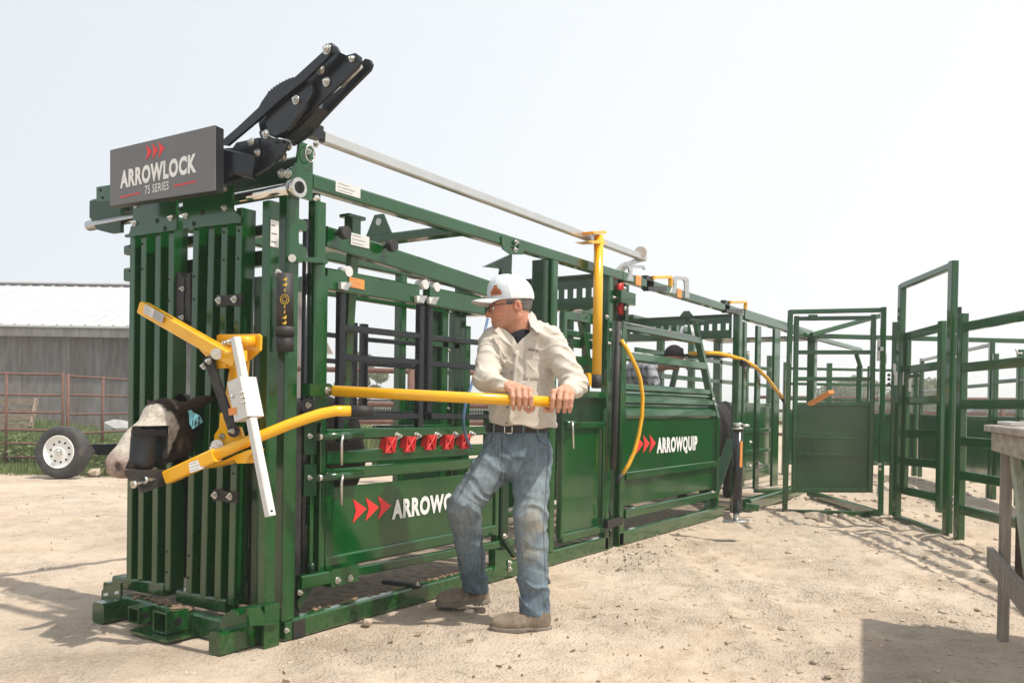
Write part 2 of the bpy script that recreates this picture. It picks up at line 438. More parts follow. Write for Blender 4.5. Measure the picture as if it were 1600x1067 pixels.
def make_ground():
    n = 640
    t = np.linspace(-1, 1, n)
    s = 7.0 * t + 1100 * np.sign(t) * np.abs(t) ** 9
    X, Y = np.meshgrid(s + 1.2, s + 0.0, indexing='ij')
    Z = ground_height(X, Y)
    V = np.stack([X, Y, Z], -1).reshape(-1, 3)
    ii = np.arange(n * n).reshape(n, n)
    F = np.stack([ii[:-1, :-1], ii[1:, :-1], ii[1:, 1:], ii[:-1, 1:]], -1).reshape(-1, 4)
    me = bpy.data.meshes.new('ground'); me.from_pydata(V.tolist(), [], F.tolist())
    me.polygons.foreach_set('use_smooth', [True] * len(F)); me.update()
    m = bpy.data.materials.new('dry_dirt'); m.use_nodes = True
    N, L = m.node_tree.nodes, m.node_tree.links; P = N['Principled BSDF']
    P.inputs['Roughness'].default_value = 0.95; P.inputs['Specular IOR Level'].default_value = 0.15
    geo = N.new('ShaderNodeNewGeometry')
    def noise(sc, det=6, rough=0.6):
        q = N.new('ShaderNodeTexNoise'); q.inputs['Scale'].default_value = sc; q.inputs['Detail'].default_value = det; q.inputs['Roughness'].default_value = rough
        L.new(geo.outputs['Position'], q.inputs['Vector']); return q.outputs['Fac']
    def mixc_(fac, a, b):
        q = N.new('ShaderNodeMix'); q.data_type = 'RGBA'
        for s_, v in ((6, a), (7, b)):
            if isinstance(v, tuple): q.inputs[s_].default_value = (*v, 1)
            else: L.new(v, q.inputs[s_])
        L.new(fac, q.inputs[0]); return q.outputs[2]
    def rng(src, a, b, c=0.0, d=1.0):
        q = N.new('ShaderNodeMapRange'); q.inputs[1].default_value = a; q.inputs[2].default_value = b; q.inputs[3].default_value = c; q.inputs[4].default_value = d
        L.new(src, q.inputs[0]); return q.outputs[0]
    c = mixc_(rng(noise(0.55, 7), 0.35, 0.65), (0.49, 0.395, 0.305), (0.60, 0.50, 0.40))
    c = mixc_(rng(noise(1.7, 8, 0.65), 0.50, 0.68, 0, 0.55), c, (0.40, 0.295, 0.205))
    c = mixc_(rng(noise(6.0, 9, 0.75), 0.50, 0.74, 0, 0.85), c, (0.345, 0.25, 0.175))
    c = mixc_(rng(noise(38.0, 4, 0.7), 0.58, 0.78, 0, 0.6), c, (0.64, 0.53, 0.42))
    c = mixc_(rng(noise(90.0, 3, 0.7), 0.56, 0.70, 0, 0.75), c, (0.30, 0.22, 0.155))
    # grass beyond the yard
    sep = N.new('ShaderNodeVectorMath'); sep.operation = 'DOT_PRODUCT'; sep.inputs[1].default_value = (0.835, 0.55, 0)
    L.new(geo.outputs['Position'], sep.inputs[0])
    add = N.new('ShaderNodeMath'); add.operation = 'ADD'
    L.new(sep.outputs['Value'], add.inputs[0]); L.new(rng(noise(0.25), 0, 1, -8, 8), add.inputs[1])
    c = mixc_(rng(add.outputs[0], 46, 60), c, (0.12, 0.15, 0.06))
    L.new(c, P.inputs['Base Color'])
    bsum = N.new('ShaderNodeMath'); bsum.operation = 'ADD'
    L.new(noise(28, 8, 0.75), bsum.inputs[0])
    vor = N.new('ShaderNodeTexVoronoi'); vor.inputs['Scale'].default_value = 55; L.new(geo.outputs['Position'], vor.inputs['Vector'])
    L.new(rng(vor.outputs['Distance'], 0.0, 0.5, 0.5, 0.0), bsum.inputs[1])
    bp = N.new('ShaderNodeBump'); L.new(rng(noise(1.1, 5, 0.6), 0.38, 0.62, 0.35, 1.0), bp.inputs['Strength']); bp.inputs['Distance'].default_value = 0.028
    L.new(bsum.outputs[0], bp.inputs['Height']); L.new(bp.outputs[0], P.inputs['Normal'])
    return mesh_obj('ground', me, m, kind='structure')
make_ground()

def rock_mesh(mb, p, r, rng):
    """small broken stone: a jittered octahedron subdivided once"""
    t = (1 + 5 ** 0.5) / 2
    base = np.array([(-1, t, 0), (1, t, 0), (-1, -t, 0), (1, -t, 0), (0, -1, t), (0, 1, t), (0, -1, -t), (0, 1, -t), (t, 0, -1), (t, 0, 1), (-t, 0, -1), (-t, 0, 1)])
    base /= np.linalg.norm(base[0])
    fs = [(0, 11, 5), (0, 5, 1), (0, 1, 7), (0, 7, 10), (0, 10, 11), (1, 5, 9), (5, 11, 4), (11, 10, 2), (10, 7, 6), (7, 1, 8), (3, 9, 4), (3, 4, 2), (3, 2, 6), (3, 6, 8), (3, 8, 9), (4, 9, 5), (2, 4, 11), (6, 2, 10), (8, 6, 7), (9, 8, 1)]
    v = base * (1 + 0.28 * (rng.random((12, 1)) - 0.5)) * np.array([1 + 0.5 * rng.random(), 0.8 + 0.4 * rng.random(), 0.45 + 0.3 * rng.random()]) * r
    a = rng.random() * 6.28; ca, sa = math.cos(a), math.sin(a)
    v = v @ np.array([[ca, sa, 0], [-sa, ca, 0], [0, 0, 1]]) + np.array(p)
    mb.add(v.tolist(), fs, False)
STONE = mat('pale_stone', (0.56, 0.46, 0.36), 0.9, var=0.5, vscale=14, var_col=(0.36, 0.28, 0.20), bump=0.3, bscale=120)
def scatter_gravel():
    mb = MB(); rg = np.random.default_rng(5)
    def put(n, x0, x1, y0, y1, r0, r1, keep=lambda x, y: True):
        k = 0
        while k < n:
            x, y = x0 + (x1 - x0) * rg.random(), y0 + (y1 - y0) * rg.random()
            if not keep(x, y): continue
            k += 1
            
            if float(vnoise(np.array([x]), np.array([y]), np.array([3.0]), 1.6)[0]) < 0.30 * rg.random() - 0.12 and rg.random() < 0.8: continue
            r = r0 + (r1 - r0) * rg.random() ** 3
            z = float(ground_height(np.array([x]), np.array([y]))[0])
            rock_mesh(mb, (x, y, z + r * 0.12), r, rg)
    out = lambda x, y: not (-0.5 < x < 9 and -0.02 < y < 1.45)
    put(2200, -1.6, 4.0, -2.9, 0.0, 0.002, 0.013, out)
    put(1500, -0.2, 2.6, -2.9, -1.4, 0.003, 0.022, out)
    put(1200, 3.0, 9.5, -3.2, 0.0, 0.006, 0.034, out)
    put(300, 6.0, 12.0, -2.0, 0.0, 0.01, 0.06, out)
    put(420, -1.5, 4.0, 1.4, 9.0, 0.006, 0.030, out)
    put(520, 0.0, 5.6, -0.09, -0.004, 0.003, 0.016, lambda x, y: True)
    put(160, -0.5, 0.0, -0.05, 1.05, 0.003, 0.014, lambda x, y: x < -0.34 or y < 0.03)
    o = part(None, 'gravel', STONE, mb, kind='stuff')
scatter_gravel()
def scatter_flakes():
    mb = MB(); rg = np.random.default_rng(9)
    for k in range(230):
        if k < 90: x, y = 2.3 + 1.2 * rg.random(), -0.05 - 0.55 * rg.random() ** 1.5
        elif k < 160: x, y = -0.9 + 2.5 * rg.random(), -1.6 + 1.3 * rg.random()
        else: x, y = -1.5 + 5 * rg.random(), 1.6 + 5 * rg.random()
        z = float(ground_height(np.array([x]), np.array([y]))[0])
        l = 0.003 + 0.013 * rg.random() ** 2; a = rg.random() * 6.28; w = l * (0.25 + 0.3 * rg.random())
        d = Vector((math.cos(a), math.sin(a), 0)); s = Vector((-d.y, d.x, 0)); c = Vector((x, y, z + 0.003))
        mb.loft([[c - d * l + s * w, c - d * l - s * w, c - d * l - s * w + Vector((0, 0, .005))], [c + d * l + s * w * .4, c + d * l - s * w * .5, c + d * l + Vector((0, 0, .006 + .01 * rg.random()))]])
    part(None, 'dung_flakes', MUD, mb, kind='stuff')
    mb = MB()
    for k in range(330):
        if k < 150: x, y = -1.2 + 4.0 * rg.random(), -2.6 + 2.5 * rg.random()
        elif k < 260: x, y = 2.5 + 5.0 * rg.random(), -2.6 + 2.5 * rg.random()
        else: x, y = -1.2 + 4.0 * rg.random(), 1.6 + 4.0 * rg.random()
        z = float(ground_height(np.array([x]), np.array([y]))[0]); l = 0.012 + 0.03 * rg.random(); a = rg.random() * 6.28
        d = Vector((math.cos(a), math.sin(a), 0.08 * (rg.random() - .5))); c = Vector((x, y, z + 0.004))
        mb.bar(c - d * l, c + d * l, 0.0025, 0.002)
    part(None, 'straw', mat('dry_straw', (0.50, 0.40, 0.22), 0.8, var=0.4, vscale=3), mb, kind='stuff')
scatter_flakes()

# ================================================================== squeeze chute
chute = thing('squeeze_chute', 'green steel cattle squeeze chute with grey ARROWLOCK sign and yellow levers', 'cattle chute', (0.0, 0.0, 0.0))
def P(parent, name, m, fn, *a, **k):
    mb = MB(); fn(mb); return part(parent, name, m, mb, **k)
def bar(parent, name, m, p0, p1, w, h, up=(0, 0, 1), **k):
    mb = MB(); mb.bar(p0, p1, w, h, up); return part(parent, name, m, mb, **k)
def vb(parent, name, m, x, y, z0, z1, wx, wy):
    mb = MB(); mb.vbar(x, y, z0, z1, wx, wy); return part(parent, name, m, mb)
def bx(parent, name, m, *a):
    mb = MB(); mb.box(*a); return part(parent, name, m, mb)
def bolts(parent, pts, nrm, r=0.011, name='bolt', m=None):
    for p in pts:
        mb = MB(); mb.bolt(p, nrm, r); part(parent, name, m or ZINC, mb)
def holes(parent, pts, nrm, r=0.006):
    for p in pts:
        mb = MB(); q = Vector(p); n = Vector(nrm).normalized(); mb.cyl(q - n * 0.002, q + n * 0.0012, r, 8); part(parent, 'drilled_hole', HOLE, mb)
def sticker(parent, org, xd, zd, w, h, m=LABEL, lines=3, name='label'):
    xd, zd = Vector(xd).normalized(), Vector(zd).normalized(); n = xd.cross(zd); o = Vector(org)
    mb = MB(); mb.prism([o, o + xd * w, o + xd * w + zd * h, o + zd * h], n * 0.0015); lab = part(parent, name, m, mb)
    if lines and lab.parent and lab.parent.parent is None:
        mb = MB(); o2 = o + n * 0.0016
        for k in range(lines):
            zz = h * (0.78 - 0.62 * k / max(1, lines - 1)); ww = w * (0.45 + 0.35 * ((k * 37) % 10) / 10)
            a = o2 + xd * w * 0.08 + zd * zz
            mb.prism([a, a + xd * ww, a + xd * ww + zd * h * 0.05, a + zd * h * 0.05], n * 0.0006)
        part(lab, 'print', LABELG, mb)
    return lab
NX, NY = (-1, 0, 0), (0, -1, 0)

# base frame
bar(chute, 'base_rail', GREEN, (-0.03, 0.03, 0.05), (1.98, 0.03, 0.05), 0.06, 0.092)
bar(chute, 'base_rail', GREEN, (-0.03, 1.37, 0.05), (2.2, 1.37, 0.05), 0.06, 0.092)
bar(chute, 'cross_beam', GREEN, (-0.175, 0.13, 0.052), (-0.175, 0.96, 0.062), 0.06, 0.10)
bar(chute, 'foot', GREEN, (-0.335, 0.085, 0.05), (-0.06, 0.085, 0.05), 0.075, 0.10)
bar(chute, 'foot', GREEN, (-0.325, 0.955, 0.05), (-0.10, 0.955, 0.05), 0.095, 0.10)
bx(chute, 'rubber_bumper', RUBBER, 0.014, -0.006, 0.012, 0.086, 0.0, 0.085)
bolts(chute, [(-0.024, -0.001, 0.056)], NY, 0.011)
bx(chute, 'floor_plate', FLOORM, -0.12, 0.075, 0.02, 2.25, 1.33, 0.062)
# lip of caked dirt along the inner side of the near rail
mb = MB(); rg = np.random.default_rng(4)
for k in range(90):
    x = 0.06 + 1.85 * rg.random(); rock_mesh(mb, (x, 0.05 + 0.05 * rg.random(), 0.097), 0.006 + 0.012 * rg.random(), rg)
part(chute, 'caked_dirt', MUD, mb, kind='stuff')
# front plates, tow sockets
mb = MB(); mb.prism([(-0.200, 1.138, 0.047), (-0.200, 1.135, 0.112), (-0.200, 1.102, 0.138), (-0.200, 0.988, 0.174), (-0.200, 0.975, 0.170), (-0.200, 0.973, 0.083)], (0.012, 0, 0)); fp = part(chute, 'end_plate', GREEN, mb)
for q in ([(-0.202, 1.114, 0.102), (-0.202, 1.077, 0.111), (-0.202, 1.077, 0.096), (-0.202, 1.114, 0.088)], [(-0.202, 1.021, 0.123), (-0.202, 0.986, 0.132), (-0.202, 0.986, 0.118), (-0.202, 1.020, 0.110)]):
    mb = MB(); mb.prism(q, (0.002, 0, 0)); part(fp, 'slot', LABEL, mb)
mb = MB(); mb.prism([(-0.235, 0.187, 0.045), (-0.235, 0.181, 0.107), (-0.235, 0.150, 0.147), (-0.235, 0.086, 0.175), (-0.235, -0.010, 0.184), (-0.235, -0.012, 0.102)], (0.012, 0, 0)); part(chute, 'end_plate', GREEN, mb)
def socket(p, w, h, d):
    mb = MB(); x, y, z = p; t = 0.008
    mb.box(x - d, y - w / 2, z, x, y - w / 2 + t, z + h); mb.box(x - d, y + w / 2 - t, z, x, y + w / 2, z + h)
    mb.box(x - d, y - w / 2 + t, z + h - t, x, y + w / 2 - t, z + h); mb.box(x - d, y - w / 2 + t, z, x, y + w / 2 - t, z + t)
    return part(chute, 'tube_socket', GREEN, mb)
s1 = socket((-0.205, 0.745, 0.025), 0.085, 0.075, 0.075)
s2 = socket((-0.205, 0.485, 0.03), 0.10, 0.095, 0.115)
holes(s1, [(-0.245, 0.7015, 0.062)], NY, 0.016); holes(s2, [(-0.262, 0.434, 0.078)], NY, 0.020)
bx(chute, 'skid_plate', GREEN, -0.36, 0.37, 0.012, -0.2, 0.66, 0.024)
mb = MB(); rg = np.random.default_rng(8)
for k in range(26):
    rock_mesh(mb, (-0.20 + 0.05 * rg.random(), 0.42 + 0.45 * rg.random(), 0.11 + 0.008 * rg.random()), 0.008 + 0.02 * rg.random(), rg)
for k in range(10):
    rock_mesh(mb, (-0.26 + 0.05 * rg.random(), 0.45 + 0.08 * rg.random(), 0.128), 0.006 + 0.01 * rg.random(), rg)
part(chute, 'caked_dirt', MUD, mb, kind='stuff')

# posts on the near side
vb(chute, 'post', GREEN, -0.005, 0.035, 0.097, 1.97, 0.072, 0.07)
vb(chute, 'post', GREEN, -0.107, 0.035, 0.16, 1.93, 0.060, 0.055)
vb(chute, 'post', GREEN, 0.168, 0.04, 0.97, 1.985, 0.068, 0.06)
vb(chute, 'post', GREEN, 0.244, 0.07, 0.30, 1.66, 0.032, 0.03)
mb = MB(); mb.cyl((0.121, 0.06, 0.19), (0.121, 0.06, 1.90), 0.017, 10); part(chute, 'lift_rod', BLACK, mb)
mb = MB(); mb.cyl((0.151, 0.04, 1.985), (0.151, 0.04, 2.02), 0.026, 14); part(chute, 'roller_pin', CHROME, mb)
# black rubber strip and slim bars by the lift rod down to the floor
vb(chute, 'rubber_seal', RUBBER, 0.075, 0.055, 0.10, 1.0, 0.05, 0.02)
vb(chute, 'slim_post', GREEN, 0.166, 0.06, 0.26, 0.97, 0.02, 0.03)
# foot bracket of the second post
mb = MB(); mb.box(-0.155, -0.012, 0.0, -0.072, 0.006, 0.19); mb.box(-0.28, 0.008, 0.17, -0.085, 0.06, 0.185); part(chute, 'post_foot', GREEN, mb)
mb = MB(); mb.prism([(-0.261, -0.010, 0.202), (-0.195, -0.010, 0.195), (-0.167, -0.010, 0.152), (-0.174, -0.010, 0.121), (-0.091, -0.010, 0.115), (-0.095, -0.010, 0.099), (-0.247, -0.010, 0.125)], (0, -0.02, 0)); part(chute, 'track_end_bracket', GREEN, mb)
# header plate, pipes, beam
mb = MB(); mb.prism([(0.002, -0.020, 2.216), (0.081, -0.020, 2.211), (0.081, -0.020, 1.968), (-0.043, -0.020, 1.969), (-0.045, -0.020, 2.086), (-0.012, -0.020, 2.117)], (0, 0.014, 0)); hp = part(chute, 'header_plate', GREEN, mb)
PX, PZ = -0.035, 1.998
mb = MB(); mb.cyl((PX, -0.05, PZ), (PX, 1.56, PZ), 0.028, 18); part(chute, 'slide_pipe', CHROME, mb)
mb = MB(); mb.cyl((PX, -0.062, PZ), (PX, -0.021, PZ), 0.043, 18); pc = part(chute, 'pipe_collar', ZINC, mb)
mb = MB(); mb.cyl((PX, -0.066, PZ), (PX, -0.061, PZ), 0.026, 14); part(pc, 'pipe_cap', HOLE, mb)
mb = MB(); q = Vector((0.044, -0.030, 2.167)); mb.tube([q + Vector((0.028 * math.cos(a), -0.01, 0.036 * math.sin(a))) for a in np.linspace(0, 6.283, 18)], 0.004, 6); part(chute, 'pin_ring', ZINC, mb)
bolts(chute, [(0.048, -0.021, 2.181)], NY, 0.012)
bar(chute, 'header_beam', DKGREEN, (0.04, 0.0, 2.10), (0.04, 1.62, 2.10), 0.08, 0.11)
mb = MB(); mb.prism([(-0.060, 1.497, 2.084), (-0.060, 1.453, 2.107), (-0.060, 1.326, 2.092), (-0.060, 1.234, 2.060), (-0.060, 1.232, 1.927), (-0.060, 1.318, 1.929), (-0.060, 1.428, 1.956), (-0.060, 1.496, 1.998)], (0.02, 0, 0)); part(chute, 'pipe_bracket', DKGREEN, mb)
mb = MB(); mb.prism([(-0.020, 1.522, 2.204), (-0.020, 1.382, 2.199), (-0.020, 1.381, 2.110), (-0.020, 1.520, 2.124)], (0.02, 0, 0)); lb = part(chute, 'beam_end_plate', GREEN, mb)
holes(lb, [(-0.022, 1.484, 2.183), (-0.022, 1.461, 2.139)], NX, 0.008)
mb = MB(); mb.prism([(-0.030, 0.208, 2.098), (-0.030, -0.015, 2.111), (-0.030, -0.004, 2.022), (-0.030, 0.024, 1.980), (-0.030, 0.207, 2.050)], (0.03, 0, 0)); part(chute, 'pivot_mount', DKGREEN, mb)

# two sliding head gate doors of vertical channels
DX = -0.12
def head_door(us, poly_head, rail, name='head_gate_door', us2=None):
    z0 = min(rail[0][2], rail[1][2]); back = MB()
    ys = us
    mb = MB(); mb.prism(poly_head, (0.014, 0, 0)); d = part(chute, name, GREEN, mb)
    for y in ys:
        i = us.index(y); yb = y if us2 is None else us2[i]; yt = y + (y - yb) * 1.42; s = MB(); s.bar((DX + 0.04, yb + (yb - y) * 0.6, z0 + 0.015), (DX + 0.04, yt, 1.925), 0.042, 0.08, (1, 0, 0), 0.08); part(d, 'slat', GREEN, s)
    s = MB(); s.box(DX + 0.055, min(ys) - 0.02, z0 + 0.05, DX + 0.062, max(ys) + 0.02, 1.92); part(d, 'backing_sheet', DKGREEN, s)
    s = MB(); s.bar(rail[0], rail[1], 0.075, 0.062); part(d, 'bottom_rail', GREEN, s)
    return d
dl = head_door([1.034, 0.940, 0.825, 0.720],
    [(-0.150, 0.985, 2.037), (-0.150, 0.643, 2.024), (-0.150, 0.637, 1.864), (-0.150, 1.047, 1.867), (-0.150, 1.054, 1.879), (-0.150, 1.017, 1.881), (-0.150, 0.986, 1.928)], [(-0.085, 1.170, 0.139), (-0.085, 0.745, 0.153)])
dr = head_door([0.545, 0.437, 0.340, 0.243],
    [(-0.150, 0.593, 2.024), (-0.150, 0.243, 2.018), (-0.150, 0.243, 1.917), (-0.150, 0.180, 1.873), (-0.150, 0.182, 1.850), (-0.150, 0.590, 1.862)], [(-0.085, 0.651, 0.134), (-0.085, 0.291, 0.137)], us2=[0.553, 0.448, 0.347, 0.252])
bx(chute, 'neck_flap', RUBBER, -0.02, 0.57, 0.20, -0.01, 0.76, 0.86)
bolts(dl, [(-0.151, 0.958, 2.016), (-0.151, 0.964, 1.927), (-0.151, 0.678, 1.922), (-0.151, 0.799, 2.023), (-0.151, 0.677, 2.014)], NX, 0.013)
bolts(dr, [(-0.151, 0.565, 1.921), (-0.151, 0.287, 1.925), (-0.151, 0.565, 2.012), (-0.151, 0.543, 2.020), (-0.151, 0.291, 2.012)], NX, 0.013)
holes(dl, [(-0.151, 0.787, 1.921), (-0.151, 0.726, 1.878)], NX, 0.012); holes(dr, [(-0.151, 0.447, 1.921), (-0.151, 0.507, 1.878)], NX, 0.012)
holes(dl, [(-0.121, 1.055, 1.830), (-0.121, 0.950, 1.830), (-0.121, 0.947, 1.706), (-0.121, 1.052, 1.705), (-0.121, 0.733, 1.642), (-0.121, 0.734, 1.540)] + [(-0.121, 0.728, 0.341), (-0.121, 0.726, 0.241)], NX, 0.006)
holes(dr, [(-0.121, 0.334, 1.827), (-0.121, 0.231, 1.824), (-0.121, 0.334, 1.703), (-0.121, 0.233, 1.700), (-0.121, 0.543, 1.642), (-0.121, 0.543, 1.537)] + [(-0.121, 0.559, 0.339), (-0.121, 0.562, 0.236)] + [(-0.121, 0.247, 0.741)], NX, 0.006)
# black rubber edges where the doors meet
mb = MB(); mb.prism([(-0.105, 0.727, 1.671), (-0.105, 0.686, 1.677), (-0.105, 0.639, 1.639), (-0.105, 0.639, 1.381), (-0.105, 0.708, 1.383)], (0.05, 0, 0)); part(dl, 'neck_rubber', RUBBER, mb)
mb = MB(); mb.prism([(-0.100, 0.639, 1.640), (-0.100, 0.600, 1.665), (-0.100, 0.593, 1.436), (-0.100, 0.638, 1.446)], (0.05, 0, 0)); part(dr, 'neck_rubber', RUBBER, mb)
bolts(dl, [(-0.107, 0.642, 1.592), (-0.107, 0.642, 1.457)], NX, 0.010); bolts(dr, [(-0.085, 0.529, 1.598), (-0.085, 0.530, 1.462)], NX, 0.010)
for q in ([(-0.135, 0.365, 1.540), (-0.135, 0.353, 1.545), (-0.135, 0.311, 1.537), (-0.135, 0.245, 1.539), (-0.135, 0.200, 1.541), (-0.135, 0.188, 1.533), (-0.135, 0.192, 1.490), (-0.135, 0.244, 1.489), (-0.135, 0.285, 1.494), (-0.135, 0.352, 1.491), (-0.135, 0.364, 1.499)], [(-0.135, 0.371, 0.660), (-0.135, 0.311, 0.670), (-0.135, 0.302, 0.662), (-0.135, 0.274, 0.658), (-0.135, 0.203, 0.665), (-0.135, 0.202, 0.613), (-0.135, 0.274, 0.610), (-0.135, 0.310, 0.614), (-0.135, 0.370, 0.609)]):
    mb = MB(); mb.prism(q, (0.013, 0, 0)); part(dr, 'stop_plate', RUBBER, mb)
bolts(dr, [(-0.137, 0.337, 1.517), (-0.137, 0.231, 1.516)] + [(-0.137, 0.348, 0.638), (-0.137, 0.244, 0.639)], NX, 0.014)
# dark gap pieces behind the right door: second column with window
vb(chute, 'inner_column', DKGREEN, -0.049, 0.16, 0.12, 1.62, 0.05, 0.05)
bar(chute, 'front_cross_bar', GREEN, (0.06, 0.02, 1.73), (0.06, 1.35, 1.73), 0.05, 0.07)
bar(chute, 'front_cross_bar', GREEN, (0.06, 0.02, 1.86), (0.06, 1.35, 1.86), 0.05, 0.05)

# rails: top rail with its sheet metal joint, far side twins
bar(chute, 'top_rail', GREEN, (0.105, 0.03, 2.064), (1.66, 0.03, 2.064), 0.06, 0.072)
bar(chute, 'top_rail', GREEN, (0.06, 1.37, 2.064), (2.25, 1.37, 2.064), 0.06, 0.072)
bar(chute, 'far_rail', GREEN, (1.283, 1.350, 1.837), (2.789, 1.350, 1.844), 0.05, 0.10)
bar(chute, 'far_rail', GREEN, (2.007, 1.350, 0.858), (2.922, 1.350, 0.858), 0.05, 0.10)
bar(chute, 'far_rail', GREEN, (2.011, 1.350, 0.649), (3.057, 1.350, 0.644), 0.05, 0.10)
for u in (693.5, 709, 724.5):
    vb(chute, 'far_post', GREEN, 2.870 + (u - 700) * 0.0098, 1.36, 0.1, 1.72 if u > 720 else 1.98, 0.085, 0.06)
for pp in (((2.843, 1.320, 1.807)), ((2.833, 1.320, 1.503)), ((2.836, 1.320, 1.035))):
    bolts(chute, [pp], NY, 0.012)
vb(chute, 'far_post', GREEN, 0.03, 1.02, 0.1, 2.0, 0.07, 0.07)
vb(chute, 'far_post', DKGREEN, 2.704, 1.39, 0.1, 1.9, 0.09, 0.05)
mb = MB(); mb.bar((1.265, 0.06, 2.055), (1.265, 1.34, 2.055), 0.10, 0.05); cb = part(chute, 'roof_bar', GREEN, mb)
mb = MB(); c = (1.265 - 0.045); yb = 0.62
mb.prism([(c, yb - 0.10, 2.08), (c, yb + 0.10, 2.08), (c, yb + 0.035, 2.20), (c, yb - 0.035, 2.20)], (0.012, 0, 0)); lug = part(cb, 'lifting_lug', GREEN, mb)
mb = MB(); mb.cyl((c - 0.002, yb, 2.155), (c + 0.014, yb, 2.155), 0.022, 12); part(cb, 'lug_eye', LABEL, mb)
mb = MB(); mb.prism([(1.509, 0.040, 1.884), (1.804, 0.040, 2.004), (1.800, 0.040, 1.887), (1.696, 0.040, 1.865), (1.688, 0.040, 1.898)], (0, 0.02, 0)); part(chute, 'joint_gusset', DKGREEN, mb)
mb = MB(); mb.prism([(1.612, -0.008, 2.072), (1.632, -0.008, 2.088), (1.666, -0.008, 2.093), (1.694, -0.008, 2.067), (1.717, -0.008, 2.017), (1.745, -0.008, 2.007), (1.801, -0.008, 2.016), (1.799, -0.008, 2.085), (1.842, -0.008, 2.092), (1.865, -0.008, 2.065), (1.859, -0.008, 2.005), (1.717, -0.008, 1.983), (1.628, -0.008, 2.003)], (0, 0.008, 0)); part(chute, 'joint_bracket', GREEN, mb)
bolts(chute, [(1.768, -0.009, 2.065), (1.762, -0.009, 2.019)], NY, 0.014)
sticker(chute, (0.241, -0.001, 2.049), (1, 0, 0), (0, 0, 1), 0.165, 0.05)
sticker(chute, (-0.1625, 0.02, 1.732), (0, -1, 0), (0, 0, 1), 0.001, 0.001, lines=0)
sticker(chute, (-0.134, 0.0065, 1.732), (1, 0, 0), (0, 0, 1), 0.045, 0.115)
# squeeze adjuster rail with knobs and uprights
bar(chute, 'adjuster_rail', GREEN, (0.260, 0.090, 1.849), (1.811, 0.090, 1.754), 0.05, 0.10)
bar(chute, 'adjuster_rail_edge', GALV, (0.279, 0.100, 1.815), (1.617, 0.100, 1.732), 0.03, 0.012)
for u, v in ((534, 364), (608.5, 384)):
    pass
for q in ((0.317, 0.030, 1.872), (0.656, 0.030, 1.866)):
    mb = MB(); Q = Vector(q); mb.cyl(Q + Vector((0, 0.05, 0)), Q, 0.011, 8); mb.cyl(Q, Q + Vector((0, -0.035, 0)), 0.032, 7); part(chute, 'knob', RUBBER, mb)
sticker(chute, (0.411, 0.062, 1.835), (1, 0, 0), (0, 0, 1), 0.13, 0.058)
for u0, q in ((0, (0.462, 0.100, 1.942)), ):
    mb = MB(); x, y, z = q; mb.box(x - 0.03, y - 0.03, z - 0.06, x + 0.03, y + 0.03, z + 0.03); mb.box(x - 0.06, y - 0.035, z + 0.03, x + 0.06, y + 0.035, z + 0.045); part(chute, 'rail_hanger', GREEN, mb)
bar(chute, 'hanger_post', GREEN, (0.486, 0.120, 1.802), (0.524, 0.220, 0.867), 0.05, 0.05, (1, 0, 0))
# drop bar header (green), clips, black drop bar gates
bar(chute, 'drop_bar_header', GREEN, (0.273, 0.100, 1.652), (0.955, 0.100, 1.655), 0.05, 0.105)
bar(chute, 'drop_bar_header', GREEN, (1.043, 0.100, 1.658), (1.566, 0.100, 1.657), 0.05, 0.105)
sticker(chute, (0.415, 0.072, 1.631), (1, 0, -0.02), (0, 0, 1), 0.105, 0.048, ORANGE)
def drop_gate(y, uprights, rails, m=BLACK, name='drop_bar_gate'):
    mb = MB(); mb.vbar(uprights[0][0], y, uprights[0][1], uprights[0][2], 0.040, 0.040); g = part(chute, name, m, mb)
    for x, z0, z1 in uprights[1:]:
        s = MB(); s.vbar(x, y, z0, z1, 0.040, 0.040); part(g, 'upright', m, s)
    for p0, p1 in rails:
        s = MB(); s.bar(p0, p1, 0.028, 0.032); part(g, 'rail', m, s)
    return g
drop_gate(0.12, [(0.409, 0.93, 1.70), (1.016, 0.93, 1.66)], [((0.417, 0.120, 1.433), (1.017, 0.120, 1.438)), ((0.420, 0.120, 1.287), (1.020, 0.120, 1.294)), ((0.425, 0.120, 0.996), (1.027, 0.120, 0.998))])
drop_gate(0.12, [(1.091, 1.02, 1.66), (1.755, 1.0, 1.66)], [((1.101, 0.120, 1.436), (1.757, 0.120, 1.443)), ((1.104, 0.120, 1.291), (1.761, 0.120, 1.288)), ((1.111, 0.120, 0.996), (1.769, 0.120, 0.994))])
drop_gate(1.28, [(1.712, 0.95, 1.62), (1.818, 0.95, 1.62)], [((1.420, 1.280, 1.519), (1.716, 1.280, 1.516)), ((1.423, 1.280, 1.346), (1.720, 1.280, 1.344))])
drop_gate(1.28, [(1.798, 0.95, 1.62), (2.513, 0.95, 1.62)], [((1.793, 1.280, 1.513), (2.515, 1.280, 1.522)), ((1.796, 1.280, 1.345), (2.519, 1.280, 1.342)), ((1.803, 1.280, 0.993), (2.527, 1.280, 0.994))])
for q in ([(0.337, 0.050, 1.642), (0.414, 0.050, 1.651), (0.384, 0.050, 1.609), (0.340, 0.050, 1.611)], [(0.900, 0.050, 1.642), (0.991, 0.050, 1.652), (0.961, 0.050, 1.607), (0.911, 0.050, 1.608)], [(1.005, 0.050, 1.647), (1.096, 0.050, 1.656), (1.062, 0.050, 1.610), (1.013, 0.050, 1.612)]):
    mb = MB(); mb.prism(q, (0, 0.02, 0)); part(chute, 'drop_bar_clip', LABEL, mb)
